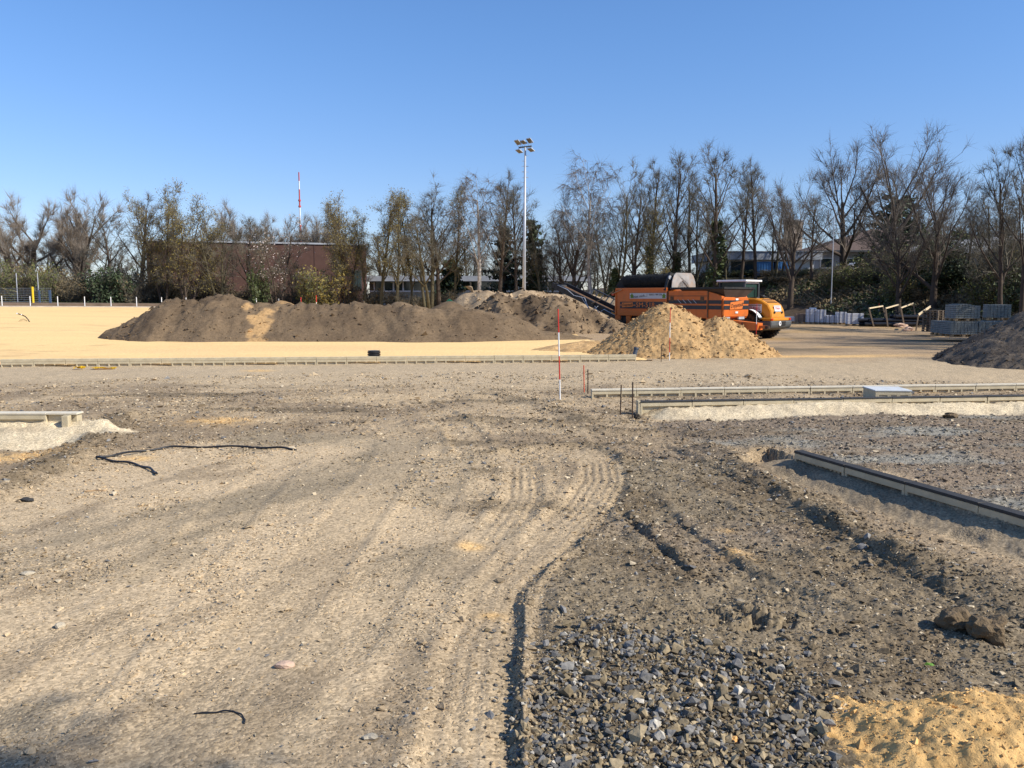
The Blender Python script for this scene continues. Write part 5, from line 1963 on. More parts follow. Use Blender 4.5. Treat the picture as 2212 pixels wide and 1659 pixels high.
# tall stack of empty pallets
xs_ = P(2019, 700, 51.5).x
for k in range(9):
    pallet(xs_ + random.uniform(-.02, .02), 51.5, 0.02 + k * 0.148, R(-70) + random.uniform(-.03, .03), 'weathered empty pallet in the tall stack left of the paver packs', 'empty pallets in the tall stack', PAL)
for k in range(6):
    pallet(xs_ + 1.25 + random.uniform(-.03, .03), 52.6, 0.02 + k * 0.148, R(-68) + random.uniform(-.05, .05), 'weathered empty pallet in the lower stack hidden behind paver packs', 'empty pallets in the low stack', PAL)

# white block packs
wp_ = [(1745, 1767, 668, 699, 67.0, 'white', 'tall white block pack at the left end with a loose block on top', 0),
       (1768, 1786, 669, 699, 66.5, 'white', 'tall white block pack second from left with dark straps', 0),
       (1788, 1809, 681, 700, 66.0, 'white', 'low half used white block pack right of the tall ones', 0),
       (1810, 1831, 674, 700, 65.5, 'white', 'white block pack with straps left of the blue tinged pack', 0),
       (1833, 1868, 677, 703, 63.0, 'white', 'wide white block pack nearest the black pipes', 0),
       (1721, 1744, 678, 698, 68.0, 'brown', 'brown block pack left of the tall white packs', 0),
       (1697, 1719, 684, 697, 69.5, 'white', 'low flat pack of pale slabs by the loader', 0)]
for (a, b_, t_, bt, Yy, cm, lab, _) in wp_:
    xl_, xr_ = P(a, 690, Yy).x, P(b_, 690, Yy).x
    zt_ = P(a, t_, Yy).z
    zb_ = float(hz_base((xl_ + xr_) / 2, Yy))
    wdt = xr_ - xl_
    rz_ = R(-10)
    pallet((xl_ + xr_) / 2, Yy + 0.4, zb_, rz_, 'timber pallet under the ' + ' '.join(lab.split()[:9]), None, PAL2, wdt / 1.2 * 0.92, 1.1)
    pk = block_pack('block_pack', (xl_ + xr_) / 2, Yy + 0.4, zb_ + 0.145, rz_, (wdt * 0.92, 0.85, max(zt_ - zb_ - 0.145, 0.2)), (2, 3, 4 if zt_ - zb_ > .7 else 2), 0.012, M['white_block' if cm == 'white' else 'brown_block'], lab, 'block pack', 'packs of blocks by the bank')
    if zt_ - zb_ > 0.7:
        m = MB()
        for xx in (-wdt * 0.22, wdt * 0.24): m.box((xx, -0.005, (zt_ - zb_ - .14) / 2), (0.035, 0.885, zt_ - zb_ - 0.125))
        m.build('strap', M['strap'], pk)
    if 'loose block' in lab:
        m = MB()
        m.box((0.1, 0, zt_ - zb_ - 0.145 + 0.065), (0.5, 0.3, 0.12))
        m.build('loose_block', M['white_block'], pk)

# black pipes with timber frames
py0 = 62.0
x0_, x1_ = P(1866, 695, py0).x, P(2010, 695, py0 - 1).x
rg = random.Random(4)
for r_ in range(3):
    for c_ in range(5 - (r_ > 1)):
        ln = (x1_ - x0_) * rg.uniform(0.80, 0.98) * (1.0 if r_ < 2 else 0.62)
        xc = (x0_ + x1_) / 2 + rg.uniform(-.3, .4) + (1.4 if r_ == 2 else 0)
        yy = py0 + c_ * 0.31 + 0.15 * (r_ % 2)
        zz = float(hz_base(xc, py0)) + 0.20 + r_ * 0.27
        m = MB()
        m.cyl((-ln / 2, 0, 0), (ln / 2, 0, 0), 0.14, n=12)
        o = m.build('plastic_pipe', M['pipe_black'], None, smooth=False, loc=(xc, yy, zz))
        o.rotation_euler = (0, rg.uniform(-.012, .012), R(-4) + rg.uniform(-.012, .012))
        tag(o, 'long black plastic pipe in the pile held by timber frames', 'pipe', 'black pipes piled along the bank')
for px0, px1, yt0, yt1, pb0, lab in ((1757, 1788, 667, 661, 704, 'leaning timber frame at the left end of black pipes'),
                                     (1826 - 1, 1856, 665, 657, 705, 'leaning timber frame at the middle of black pipes'),
                                     (1882, 1912, 665, 653, 705, 'leaning timber frame right of middle on black pipes')):
    pass
for px0, px1, yt0, yt1, xb_, lab in ((1877 - 0, 1905 + 2, 666, 661, 1888, 'left leaning timber frame round the black pipe pile'),
                                     (1913, 1941, 666, 658, 1918, 'middle leaning timber frame round the black pipe pile'),
                                     (1946, 1973, 665, 655, 1954, 'right leaning timber frame round the black pipe pile')):
    ya = py0 - 0.35
    A_, B_ = P(px0, yt0, ya), P(px1, yt1, ya + 1.9)
    base = P(xb_, 703, ya)
    zb_ = float(hz_base(base.x, ya))
    t = empty('timber_frame', (base.x, ya, zb_), 0, lab, 'timber frame', 'timber frames round the pipes')
    o_ = Vector((base.x, ya, zb_))
    for nm, p0_, p1_, mt in (('front_post', Vector((base.x, ya, zb_)), A_, 'wood_old'), ('back_post', Vector((base.x + (B_.x - A_.x), ya + 1.9, zb_)), B_, 'wood_old'), ('top_beam', A_, B_, 'wood_bright')):
        m = MB()
        m.bar(p0_ - o_, p1_ - o_, 0.07, 0.09)
        m.build(nm, M[mt], t)
A_, B_ = P(1984, 680, 58.5), P(2010, 662, 59.5)
bs = P(1979, 705, 58.5)
zb_ = float(hz_base(bs.x, 58.5))
t = empty('timber_frame', (bs.x, 58.5, zb_), 0, 'timber post with a bright slanting plank beside the empty pallet stack', 'timber frame')
o_ = Vector((bs.x, 58.5, zb_))
for nm, p0_, p1_, mt, wd_ in (('post', o_, A_, 'wood_old', 0.09), ('plank', A_, B_, 'wood_bright', 0.16)):
    m = MB()
    m.bar(p0_ - o_, p1_ - o_, 0.05, wd_)
    m.build(nm, M[mt], t)
xr_ = P(1960, 700, 60).x
q = P(1896, 660, 68)
ranging_pole((P(1898, 690, 70).x, 70, float(hz_base(P(1898, 690, 70).x, 70))), P(1899, 655, 70), 'red and white ranging pole standing on the bank behind the timber frames')
for px, py, r_, lab in ((1945, 705, 0.30, 'left one of two rubble lumps before the black pipes'), (1962, 708, 0.28, 'right one of two rubble lumps before the black pipes')):
    lump('rubble_lump', px, py, r_, M['bone'], lab, 'rubble lump', 0.6, px, 1.4, 0.35)

# ================================================================== BUILDINGS
def hz0(x, y): return float(hz_base(x, y))


# dark brick hall
Yb = 108.0
xl_, xr_ = P(318, 600, Yb).x, P(792, 600, Yb + 9).x
t = empty('brick_hall', (xl_, Yb, 0.6), math.atan2(9, xr_ - xl_), 'long windowless dark brown brick hall with flat roof behind the long heap', 'hall building')
BLn = math.hypot(xr_ - xl_, 9)
zt_ = P(318, 521, Yb).z - 0.6
m = MB()
m.box((BLn / 2, 12, zt_ / 2 - 1), (BLn, 24, zt_ + 2))
wl = m.build('wall', M['brick'], t)
m = MB()
m.box((BLn / 2 + 0.0, 12, zt_ + 0.12), (BLn + 0.3, 24.3, 0.22))
m.build('roof', M['coping'], t)
m = MB()
for k in range(1, 8): m.box((BLn * k / 8, -0.02, zt_ / 2), (0.12, 0.06, zt_))
m.build('wall_joints', pm('dark joint', (0.075, 0.038, 0.03), 0.9, 0.1, 2), wl)
wx = BLn * 0.953
m = MB()
m.box((wx, -0.05, zt_ * 0.45), (1.2, 0.16, 2.8))
wo = m.build('window', M['dark_metal'], t)
for k in range(2):
    m = MB()
    m.box((wx - 0.28 + k * 0.56, -0.15, zt_ * 0.45), (0.48, 0.04, 2.5))
    m.build('pane', M['glass'], wo)

# low pavilion behind the trees
Yb = 121.0
xl_, xr_ = P(798, 600, Yb).x, P(1256, 600, Yb).x
zg = 0.6
t = empty('school_pavilion', (xl_, Yb, zg), 0, 'low flat roofed pavilion with white window frames seen through tree trunks', 'pavilion')
Ln = xr_ - xl_
zr = P(900, 597, Yb).z - zg
m = MB()
m.box((Ln / 2, 6, (zr - .8) / 2), (Ln, 12, zr - 0.8))
m.build('wall', M['beige'], t)
m = MB()
m.box((Ln / 2, 5.2, zr - 0.35), (Ln + 1.4, 14, 0.75))
m.build('roof', M['render_grey'], t)
m = MB()
m.box((Ln / 2, -0.03, zr - 1.45), (Ln, 0.06, 1.25))
m.build('window_band', M['glass'], t)
nw = 22
for k in range(nw):
    m = MB()
    xx = Ln * (k + .5) / nw
    m.box((xx, -0.1, zr - 1.45), (0.22, 0.1, 1.25))
    m.build('window_post', M['white'], t)
m = MB()
m.box((Ln / 2, -0.1, zr - 2.15), (Ln, 0.12, 0.22))
m.box((Ln / 2, -0.1, zr - 4.05), (Ln * 0.9, 0.12, 0.2))
m.build('window_sill', M['white'], t)
for k in range(9):
    m = MB()
    m.box((Ln * (k + .3) / 22 * 1.0 + 0.6, -0.06, 0.55), (1.0, 0.08, 0.9))
    f_ = m.build('window', M['white'], t)
    m = MB()
    m.box((Ln * (k + .3) / 22 + 0.6, -0.11, 0.55), (0.84, 0.04, 0.74))
    m.build('pane', M['glass'], f_)

# white flat roofed workshop on the right bank
Yb = 98.0
xl_, xr_ = P(1545, 580, Yb).x, P(1757, 580, Yb).x
zg = hz0((xl_ + xr_) / 2, Yb) - 0.3
t = empty('workshop', (xl_, Yb, zg), 0, 'white flat roofed workshop with grey roof band above the right bank', 'workshop')
Ln = xr_ - xl_
zr = P(1650, 560, Yb).z - zg
m = MB()
m.box((Ln / 2, 5, zr / 2), (Ln, 10, zr))
m.build('wall', M['render_white'], t)
m = MB()
m.box((Ln / 2, 4.6, zr + 0.36), (Ln + 1.2, 11.4, 0.9))
m.build('roof_band', pm('ribbed grey roof edge', (0.30, 0.32, 0.35), 0.6, 0.15, 3), t)
m = MB()
m.box((Ln / 2, 4.6, zr + 0.85), (Ln + 1.4, 11.6, 0.08))
m.build('roof_edge', M['coping'], t)
for k in range(7):
    if k in (3, 4, 5, 6): continue
    m = MB()
    m.box((Ln * (k + .6) / 7.5, -0.03, zr - 1.0), (1.25, 0.08, 1.5))
    wo = m.build('window', M['dark_metal'], t)
    m = MB()
    m.box((Ln * (k + .6) / 7.5, -0.08, zr - 1.0), (1.1, 0.04, 1.35))
    m.build('pane', M['glass'], wo)

# tan tower far behind
Yb = 170.0
a_, b_ = P(1699, 520, Yb), P(1727, 520, Yb)
zt_ = P(1710, 478, Yb).z
t = empty('tower_block', ((a_.x + b_.x) / 2, Yb, 0), R(12), 'tan tower rising behind the white workshop roof', 'tower')
m = MB()
m.box((0, 0, zt_ / 2), ((b_.x - a_.x), (b_.x - a_.x), zt_))
m.build('wall', M['tan_wall'], t)
m = MB()
m.box((-(b_.x - a_.x) * 0.62, 0.6, zt_ / 2 - 2), ((b_.x - a_.x) * 0.35, 2.0, zt_ - 3))
m.build('stair_shaft', pm('dark brown wall', (0.10, 0.075, 0.06), 0.9, 0.1, 1), t)
m = MB()
m.box((0, 0, zt_ + 0.1), ((b_.x - a_.x) + 0.3, (b_.x - a_.x) + 0.3, 0.25))
m.build('roof', M['render_grey'], t)

# house with a brown hipped roof
Yb = 104.0
el, er = P(1757, 541, Yb), P(2110, 548, Yb)
zg = 4.0
t = empty('house', (el.x, Yb, zg), 0, 'house with a wide brown hipped roof behind the spreading bare trees', 'house')
Ln = er.x - el.x
ze = el.z - zg
r1, r2, zrg = P(1930, 540, Yb).x - el.x, P(1995, 540, Yb).x - el.x, P(1950, 494, Yb + 6).z - zg
m = MB()
m.box((Ln / 2, 7, ze / 2), (Ln - 1.6, 11, ze))
m.build('wall', M['render_grey'], t)
m = MB()
vs = [m.bm.verts.new(v) for v in ((0, 0, ze), (Ln, 0, ze), (Ln, 14, ze), (0, 14, ze), (r1, 6.5, zrg), (r2, 6.5, zrg))]
for f in ((0, 1, 5, 4), (1, 2, 5), (2, 3, 4, 5), (3, 0, 4), (3, 2, 1, 0)): m.bm.faces.new([vs[i] for i in f])
m.build('roof', M['roof_brown'], t)
m = MB()
m.box((Ln / 2, 0.05, ze - 0.06), (Ln, 0.14, 0.2))
m.build('gutter', M['dark_metal'], t)
m = MB()
m.box((r2 + 1.5, 7, zrg), (1.0, 0.9, 2.2))
m.build('chimney', M['roof_brown'], t)
for k in range(5):
    m = MB()
    m.box((2.2 + k * (Ln - 4) / 5, 1.46, ze - 1.5), (1.5, 0.1, 1.3))
    wo = m.build('window', M['white'], t)
    m = MB()
    m.box((2.2 + k * (Ln - 4) / 5, 1.40, ze - 1.5), (1.3, 0.04, 1.1))
    m.build('pane', M['glass'], wo)

# long pale shed at the far right
Yb = 92.0
a_, b_ = P(1905, 556, Yb), P(2300, 552, Yb - 20)
zg = 4.2
dl = Vector((b_.x - a_.x, -20, 0))
t = empty('shed', (a_.x, Yb, zg), math.atan2(dl.y, dl.x), 'long low shed with a pale sunlit sheet roof behind the right thicket', 'shed')
Ln = dl.length
ze = P(1950, 560, Yb).z - zg
m = MB()
m.box((Ln / 2, 3.2, ze / 2), (Ln, 6, ze))
m.build('wall', M['render_grey'], t)
m = MB()
m.prism([(-0.3, ze), (6.6, ze + 1.9), (6.6, ze + 2.0), (-0.3, ze + 0.12)], 'x', -0.3, Ln + 0.3)
m.build('roof', pm('pale sheet roof', (0.46, 0.46, 0.44), 0.7, 0.12, 1.5), t)

# blue containers and a white car on the bank
for px, w_, lab in ((1653, 2.2, 'blue container left of the twisted trunk before the workshop'), (1683, 1.7, 'smaller blue container right of the twisted trunk before the workshop')):
    q = P(px, 590, 94)
    zg = hz0(q.x, 94)
    m = MB()
    m.box((0, 0, 0.75), (w_, 1.2, 1.5))
    for k in range(int(w_ / 0.3)): m.box((-w_ / 2 + 0.2 + k * 0.3, -0.62, 0.75), (0.08, 0.06, 1.35))
    o = empty('container', (q.x, 94, zg), 0, lab, 'container')
    m.build('body', M['blue_box'], o)
    m = MB()
    m.box((0, 0, 1.54), (w_ + 0.1, 1.3, 0.08))
    m.build('lid', M['blue_box'], o)
q = P(1858, 600, 93)
zg = hz0(q.x, 93)
t = empty('parked_car', (q.x, 93, zg), R(6), 'white parked car on the bank before the brown roofed house', 'car')
m = MB()
m.prism([(-2.0, 0.3), (2.0, 0.3), (2.05, 0.75), (1.35, 0.9), (0.75, 1.42), (-0.9, 1.45), (-1.7, 0.95), (-2.05, 0.85)], 'y', -0.85, 0.85)
m.build('body', M['white'], t, 0.05)
m = MB()
m.prism([(1.15, 0.95), (0.68, 1.36), (-0.85, 1.38), (-1.45, 0.98)], 'y', -0.87, 0.87)
m.build('windows', M['glass'], t)
for xx in (-1.25, 1.25):
    for yy in (-0.8, 0.8):
        m = MB()
        m.cyl((xx, yy - .1, 0.32), (xx, yy + .1, 0.32), 0.32, n=16)
        m.build('wheel', M['rubber'], t)
q0, q1 = P(1795, 660, 76), P(1802, 465, 76)
m = MB()
zg = hz0(q0.x, 76)
m.cyl((0, 0, 0), Vector((q1.x - q0.x, 0, q1.z - zg)), 0.05, 0.035, n=8)
tag(m.build('slender_pole', M['grey_metal'], None, loc=(q0.x, 76, zg)), 'thin pale leaning pole on the bank before the brown roofed house', 'pole')
# far houses through the gap at the left
for px, py, mt, lab in ((380, 585, 'render_white', 'tiny far white house showing between the left trees'), (404, 579, 'roof_brown', 'tiny far red roofed house between the left trees')):
    q = P(px, py, 260)
    t = empty('far_house', (q.x, 260, 1), 0.3, lab, 'house')
    m = MB()
    m.box((0, 0, (q.z - 1) / 2), (4, 5, q.z - 1))
    m.build('wall', M['render_white'], t)
    m = MB()
    m.prism([(-2.8, q.z - 1), (2.8, q.z - 1), (0, q.z + 1.2)], 'x', -2.4, 2.4)
    m.build('roof', pm('red tile', (0.30, 0.10, 0.06), 0.9, 0.1, 1), t)
# ================================================================== TREES
def tubes(chains, k):
    """chains: list of (pts list, radii list) -> verts, tri faces"""
    V, Fc = [], []
    n = 0
    cs = [(math.cos(2 * math.pi * j / k), math.sin(2 * math.pi * j / k)) for j in range(k)]
    for pts, rad in chains:
        base = n
        m = len(pts)
        for i in range(m):
            t = (pts[min(i + 1, m - 1)] - pts[max(i - 1, 0)])
            t = t / (np.linalg.norm(t) + 1e-9)
            up = np.array([0, 0, 1.0]) if abs(t[2]) < 0.95 else np.array([1.0, 0, 0])
            x = np.cross(t, up)
            x /= np.linalg.norm(x)
            y = np.cross(t, x)
            for c, s in cs: V.append(pts[i] + (x * c + y * s) * rad[i])
        for i in range(m - 1):
            for j in range(k):
                a, b = base + i * k + j, base + i * k + (j + 1) % k
                Fc.append((a, b, b + k))
                Fc.append((a, b + k, a + k))
        n += m * k
    return np.array(V).reshape(-1, 3), np.array(Fc, int).reshape(-1, 3)


def spikes(p0, p1, r):
    """three-sided tapering twigs"""
    n = len(p0)
    d = p1 - p0
    d = d / (np.linalg.norm(d, axis=1)[:, None] + 1e-9)
    up = np.where(np.abs(d[:, 2:3]) < 0.95, np.array([[0, 0, 1.0]]), np.array([[1.0, 0, 0]]))
    x = np.cross(d, up)
    x /= np.linalg.norm(x, axis=1)[:, None]
    y = np.cross(d, x)
    V = np.zeros((n, 4, 3))
    for j in range(3):
        a = 2 * math.pi * j / 3
        V[:, j] = p0 + (x * math.cos(a) + y * math.sin(a)) * r[:, None]
    V[:, 3] = p1
    i = np.arange(n)[:, None] * 4
    f = np.concatenate([i + np.array([[0, 1, 3]]), i + np.array([[1, 2, 3]]), i + np.array([[2, 0, 3]])])
    return V.reshape(-1, 3), f


def leaves(pos, size, rng, upright=0.0):
    n = len(pos)
    q = np.array([(-1, -.45, 0), (1, -.45, 0), (1, .45, .25), (-1, .45, .25)])
    v = np.einsum('nij,kj->nki', rot_mats(n, rng), q) * size[:, None, None] + pos[:, None]
    i = np.arange(n)[:, None] * 4
    f = np.concatenate([i + np.array([[0, 1, 2]]), i + np.array([[0, 2, 3]])])
    return v.reshape(-1, 3), f


LAND = [(20, 'behind the wire fence'), (75, 'by the yellow post'), (110, 'beside the blue gate posts'), (165, 'below the twisted willow'), (240, 'near the dark evergreen shrub'), (300, 'left of the brick hall'),
        (350, 'at the left corner of the brick hall'), (400, 'under the round olive tree'), (500, 'before the left half of the hall'), (590, 'under the blossoming tree'), (650, 'below the radio mast'),
        (700, 'near the broad olive shrub'), (745, 'under the right olive tree'), (790, 'at the right corner of the brick hall'), (830, 'right of the brick hall'), (925, 'near the tall two stemmed tree'),
        (980, 'left of the light earth mound'), (1030, 'near the birch left of the mast'), (1085, 'below the cedar'), (1132, 'behind the floodlight mast'), (1180, 'right of the floodlight mast'), (1240, 'above the black conveyor'),
        (1282, 'near the tallest birch'), (1330, 'left of the brush roller'), (1400, 'behind the brush roller'), (1480, 'behind the steel drum plate'), (1550, 'near the ivy clad tree'), (1610, 'behind the loader cab'),
        (1660, 'above the loader hood'), (1716, 'near the forked tree'), (1760, 'above the white block packs'), (1800, 'beside the thin leaning pole'), (1850, 'below the white car'), (1900, 'above the timber frames'),
        (1950, 'at the dark trunk above the timber frames'), (2010, 'above the empty pallet stack'), (2075, 'above the left paver pack'), (2150, 'above the right paver pack'), (2205, 'at the right picture edge')]


def landmark(x, y):
    px = CX + F * x / y
    return min(LAND, key=lambda q: abs(q[0] - px))[1]


class Tree:
    def __init__(s, seed):
        s.rng = np.random.default_rng(seed)
        s.big, s.mid, s.twp, s.twq, s.twr = [], [], [], [], []
        s.tips = []

    def branch(s, p, d, L, r, lvl, spec):
        rng = s.rng
        nseg = (7, 5, 3, 2)[min(lvl, 3)]
        pts, rad, dirs = [np.array(p)], [r], [d]
        wob = spec['wob'][min(lvl, len(spec['wob']) - 1)]
        trop = spec['trop'][min(lvl, len(spec['trop']) - 1)]
        end = spec.get('end', 0.3)
        for i in range(nseg):
            d = d + rng.normal(0, wob, 3) + np.array([0, 0, trop])
            d = d / np.linalg.norm(d)
            pts.append(pts[-1] + d * L / nseg)
            rad.append(max(r * (1 - (1 - end) * (i + 1) / nseg), spec['rmin']))
            dirs.append(d)
        (s.big if lvl <= 1 else s.mid).append((pts, rad))
        maxl = spec['levels']
        if lvl >= maxl:
            nt = spec['twigs']
            for i in range(nt):
                t = rng.uniform(0.15, 1.0) * nseg
                k = min(int(t), nseg - 1)
                q = pts[k] + (pts[k + 1] - pts[k]) * (t - k)
                e = dirs[k + 1] * spec.get('twfwd', 0.9) + rng.normal(0, 0.55, 3) + np.array([0, 0, spec.get('twup', 0.1)])
                e /= np.linalg.norm(e)
                ln = spec['twlen'] * rng.uniform(0.5, 1.3)
                s.twp.append(q)
                s.twq.append(q + e * ln)
                s.twr.append(spec['twr'])
                s.tips.append(q + e * ln * rng.uniform(0.4, 1.0))
            s.tips.append(pts[-1])
            return
        n = spec['n'][lvl]
        t0 = spec['t0'][lvl]
        ph = rng.uniform(0, 6.28)
        for i in range(n):
            f = t0 + (1 - t0) * ((i + rng.uniform(0, 0.9)) / n) if lvl == 0 else rng.uniform(t0, 1.0)
            t = min(f, 0.999) * nseg
            k = int(t)
            q = pts[k] + (pts[k + 1] - pts[k]) * (t - k)
            rr = rad[k] + (rad[k + 1] - rad[k]) * (t - k)
            dd = dirs[k + 1]
            ph += 2.4 + rng.uniform(-.5, .5)
            up = np.array([0, 0, 1.0]) if abs(dd[2]) < 0.9 else np.array([1.0, 0, 0])
            x = np.cross(dd, up)
            x /= np.linalg.norm(x)
            y = np.cross(dd, x)
            an = spec['ang'][lvl] * rng.uniform(0.75, 1.25) * (1.0 - spec.get('angtop', 0.35) * f)
            e = dd * math.cos(an) + (x * math.cos(ph) + y * math.sin(ph)) * math.sin(an)
            ll = L * spec['len'][lvl] * rng.uniform(0.7, 1.15) * (1 - spec.get('lentop', 0.5) * (f - t0) / (1 - t0 + 1e-6))
            s.branch(q, e, ll, max(rr * spec['rr'][lvl] * rng.uniform(.8, 1.1), spec['rmin']), lvl + 1, spec)


SPEC = {
    'slender': dict(levels=3, n=(14, 6, 5), t0=(0.30, 0.15, 0.12), ang=(0.85, 0.75, 0.75), len=(0.46, 0.52, 0.5), rr=(0.5, 0.5, 0.6), wob=(0.035, 0.06, 0.09, 0.11), trop=(0.02, 0.085, 0.04, 0.03),
                    rmin=0.009, twigs=6, twlen=0.6, twr=0.0056, twfwd=0.7, r=0.17, lentop=0.5, angtop=0.45),
    'multi': dict(levels=3, stems=3, n=(10, 5, 4), t0=(0.30, 0.15, 0.12), ang=(0.75, 0.75, 0.75), len=(0.42, 0.50, 0.5), rr=(0.5, 0.5, 0.6), wob=(0.05, 0.06, 0.09, 0.11), trop=(0.02, 0.085, 0.04, 0.03),
                  rmin=0.009, twigs=6, twlen=0.6, twr=0.0056, twfwd=0.7, r=0.14, lentop=0.45, angtop=0.45),
    'birch': dict(levels=3, n=(15, 6, 4), t0=(0.32, 0.2, 0.1), ang=(0.75, 0.8, 0.8), len=(0.44, 0.44, 0.5), rr=(0.42, 0.5, 0.6), wob=(0.04, 0.08, 0.12, 0.15), trop=(0.02, 0.06, -0.08, -0.22),
                  rmin=0.009, twigs=9, twlen=0.9, twr=0.006, twup=-0.9, r=0.15, lentop=0.35),
    'spread': dict(levels=3, n=(12, 8, 6), t0=(0.30, 0.2, 0.1), ang=(1.2, 0.75, 0.75), len=(0.92, 0.55, 0.5), rr=(0.52, 0.5, 0.55), wob=(0.04, 0.09, 0.11, 0.13), trop=(0.02, 0.085, 0.03, 0.02),
                   rmin=0.009, twigs=7, twlen=0.7, twr=0.0058, twfwd=0.7, r=0.30, lentop=0.35, angtop=0.6),
    'willow': dict(levels=3, stems=2, n=(9, 8, 6), t0=(0.25, 0.2, 0.1), ang=(1.0, 0.75, 0.65), len=(0.80, 0.45, 0.42), rr=(0.6, 0.5, 0.55), wob=(0.07, 0.10, 0.09, 0.11), trop=(0.04, 0.13, 0.10, 0.08),
                   rmin=0.011, twigs=11, twlen=0.8, twr=0.0075, twfwd=1.0, twup=0.35, r=0.36, lentop=0.3),
    'olive': dict(levels=3, stems=4, n=(10, 7, 4), t0=(0.15, 0.12, 0.1), ang=(0.55, 0.7, 0.8), len=(0.36, 0.45, 0.5), rr=(0.5, 0.5, 0.6), wob=(0.05, 0.09, 0.12, 0.15), trop=(0.02, 0.07, 0.03, 0.02),
                  rmin=0.011, twigs=4, twlen=0.6, twr=0.009, r=0.13, lentop=0.3, leaves=('leaf_olive', 7500, 0.046)),
    'budding': dict(levels=3, n=(15, 6, 4), t0=(0.22, 0.15, 0.15), ang=(0.6, 0.75, 0.8), len=(0.33, 0.42, 0.5), rr=(0.5, 0.5, 0.6), wob=(0.04, 0.08, 0.12, 0.15), trop=(0.02, 0.08, 0.04, 0.03),
                    rmin=0.011, twigs=4, twlen=0.65, twr=0.009, r=0.15, lentop=0.4, leaves=('leaf_olive', 3600, 0.040)),
    'brownbud': dict(levels=3, stems=3, n=(10, 6, 4), t0=(0.12, 0.15, 0.15), ang=(0.8, 0.8, 0.8), len=(0.42, 0.45, 0.5), rr=(0.5, 0.5, 0.6), wob=(0.06, 0.1, 0.12, 0.15), trop=(0.02, 0.06, 0.04, 0.03),
                     rmin=0.011, twigs=4, twlen=0.5, twr=0.008, r=0.12, lentop=0.4, leaves=('leaf_brown', 2600, 0.06)),
    'blossom': dict(levels=3, stems=3, n=(9, 6, 4), t0=(0.2, 0.15, 0.15), ang=(0.7, 0.75, 0.8), len=(0.42, 0.45, 0.5), rr=(0.5, 0.5, 0.6), wob=(0.06, 0.1, 0.12, 0.15), trop=(0.02, 0.06, 0.04, 0.03),
                    rmin=0.011, twigs=4, twlen=0.5, twr=0.009, r=0.12, lentop=0.4, leaves=('blossom', 550, 0.055)),
}


def tree_meshes(kind, seed, H=10.0):
    """trunk mesh (main stem and limbs), crown mesh (branches and twigs), leaf mesh or None; built H metres tall"""
    sp = SPEC[kind]
    T = Tree(seed)
    rng = T.rng
    stems = sp.get('stems', 1)
    for i in range(stems):
        a = rng.uniform(0, 6.28) if stems == 1 else 6.28 * i / stems + rng.uniform(-.4, .4)
        lean = rng.uniform(0.0, 0.05) if stems == 1 else rng.uniform(0.08, 0.26)
        d = np.array([math.cos(a) * lean, math.sin(a) * lean, 1.0])
        d /= np.linalg.norm(d)
        off = np.array([math.cos(a), math.sin(a), 0]) * (0.0 if stems == 1 else 0.22)
        Ls = H * (0.82 if kind not in ('spread', 'willow') else 0.52) * (1 if i == 0 else rng.uniform(0.75, 0.98))
        T.branch(off + np.array([0, 0, -0.35]), d, Ls, sp['r'] * (1 if i == 0 else 0.8), 0, sp)
    v1, f1 = tubes(T.big, 6)
    v2, f2 = tubes(T.mid, 3)
    tp, tq, tr = np.array(T.twp), np.array(T.twq), np.array(T.twr)
    v3, f3 = spikes(tp, tq, tr)
    vc, fc = np.concatenate([v2, v3]), np.concatenate([f2, f3 + len(v2)])
    top = np.quantile(vc[:, 2], 0.994)
    k = H / top
    tr_me = mesh_np('trunk', v1 * k, f1, True)
    cr_me = mesh_np('crown', vc * k, fc)
    lf = None
    if 'leaves' in sp:
        m, n, sz = sp['leaves']
        tips = np.array(T.tips)
        p = tips[rng.integers(0, len(tips), n)] + rng.normal(0, 0.16, (n, 3))
        v, f = leaves(p * k, sz * rng.uniform(0.6, 1.4, n), rng)
        lf = mesh_np('foliage', v, f)
        lf.materials.append(M[m])
    return tr_me, cr_me, lf, float(np.quantile(np.abs(vc[:, 0]), 0.97) * k)


def ivy_mesh(h, r, seed, n=900):
    rng = np.random.default_rng(seed)
    z = rng.uniform(0.1, h, n)
    a = rng.uniform(0, 6.28, n)
    rr = r * (0.75 + 0.5 * rng.uniform(0, 1, n)) * (1 - 0.55 * z / h) * (1 + 0.5 * np.sin(z * 2.1 + a))
    v, f = leaves(np.stack([rr * np.cos(a), rr * np.sin(a), z], 1), 0.11 * rng.uniform(.6, 1.4, n), rng)
    me = mesh_np('ivy', v, f)
    me.materials.append(M['leaf_ivy'])
    return me


LIB = {}
for kind, seeds in (('slender', (1, 2, 3, 4)), ('multi', (5, 6, 7)), ('birch', (8, 9)), ('spread', (10, 11, 12)), ('willow', (13, 14)), ('olive', (15, 16)), ('budding', (17, 18, 19)), ('blossom', (20,)), ('brownbud', (21, 22))):
    LIB[kind] = [tree_meshes(kind, s) for s in seeds]
IVY = [ivy_mesh(5.5, 0.45, 31), ivy_mesh(3.2, 0.35, 32)]
BARK = {'slender': 'bark', 'multi': 'bark_green', 'birch': 'bark_birch', 'spread': 'bark', 'willow': 'bark', 'olive': 'bark', 'budding': 'bark_green', 'blossom': 'bark', 'brownbud': 'bark'}
TW = {'slender': 'twig', 'multi': 'twig', 'birch': 'twig_red', 'spread': 'twig_red', 'willow': 'twig_pale', 'olive': 'twig', 'budding': 'twig', 'blossom': 'twig', 'brownbud': 'twig'}


def with_mat(me, mat, cache={}):
    key = (me.name, mat)
    if key not in cache:
        c = me if not me.materials else me.copy()
        c.materials.clear()
        c.materials.append(M[mat])
        cache[key] = c
    return cache[key]


TN = [0]


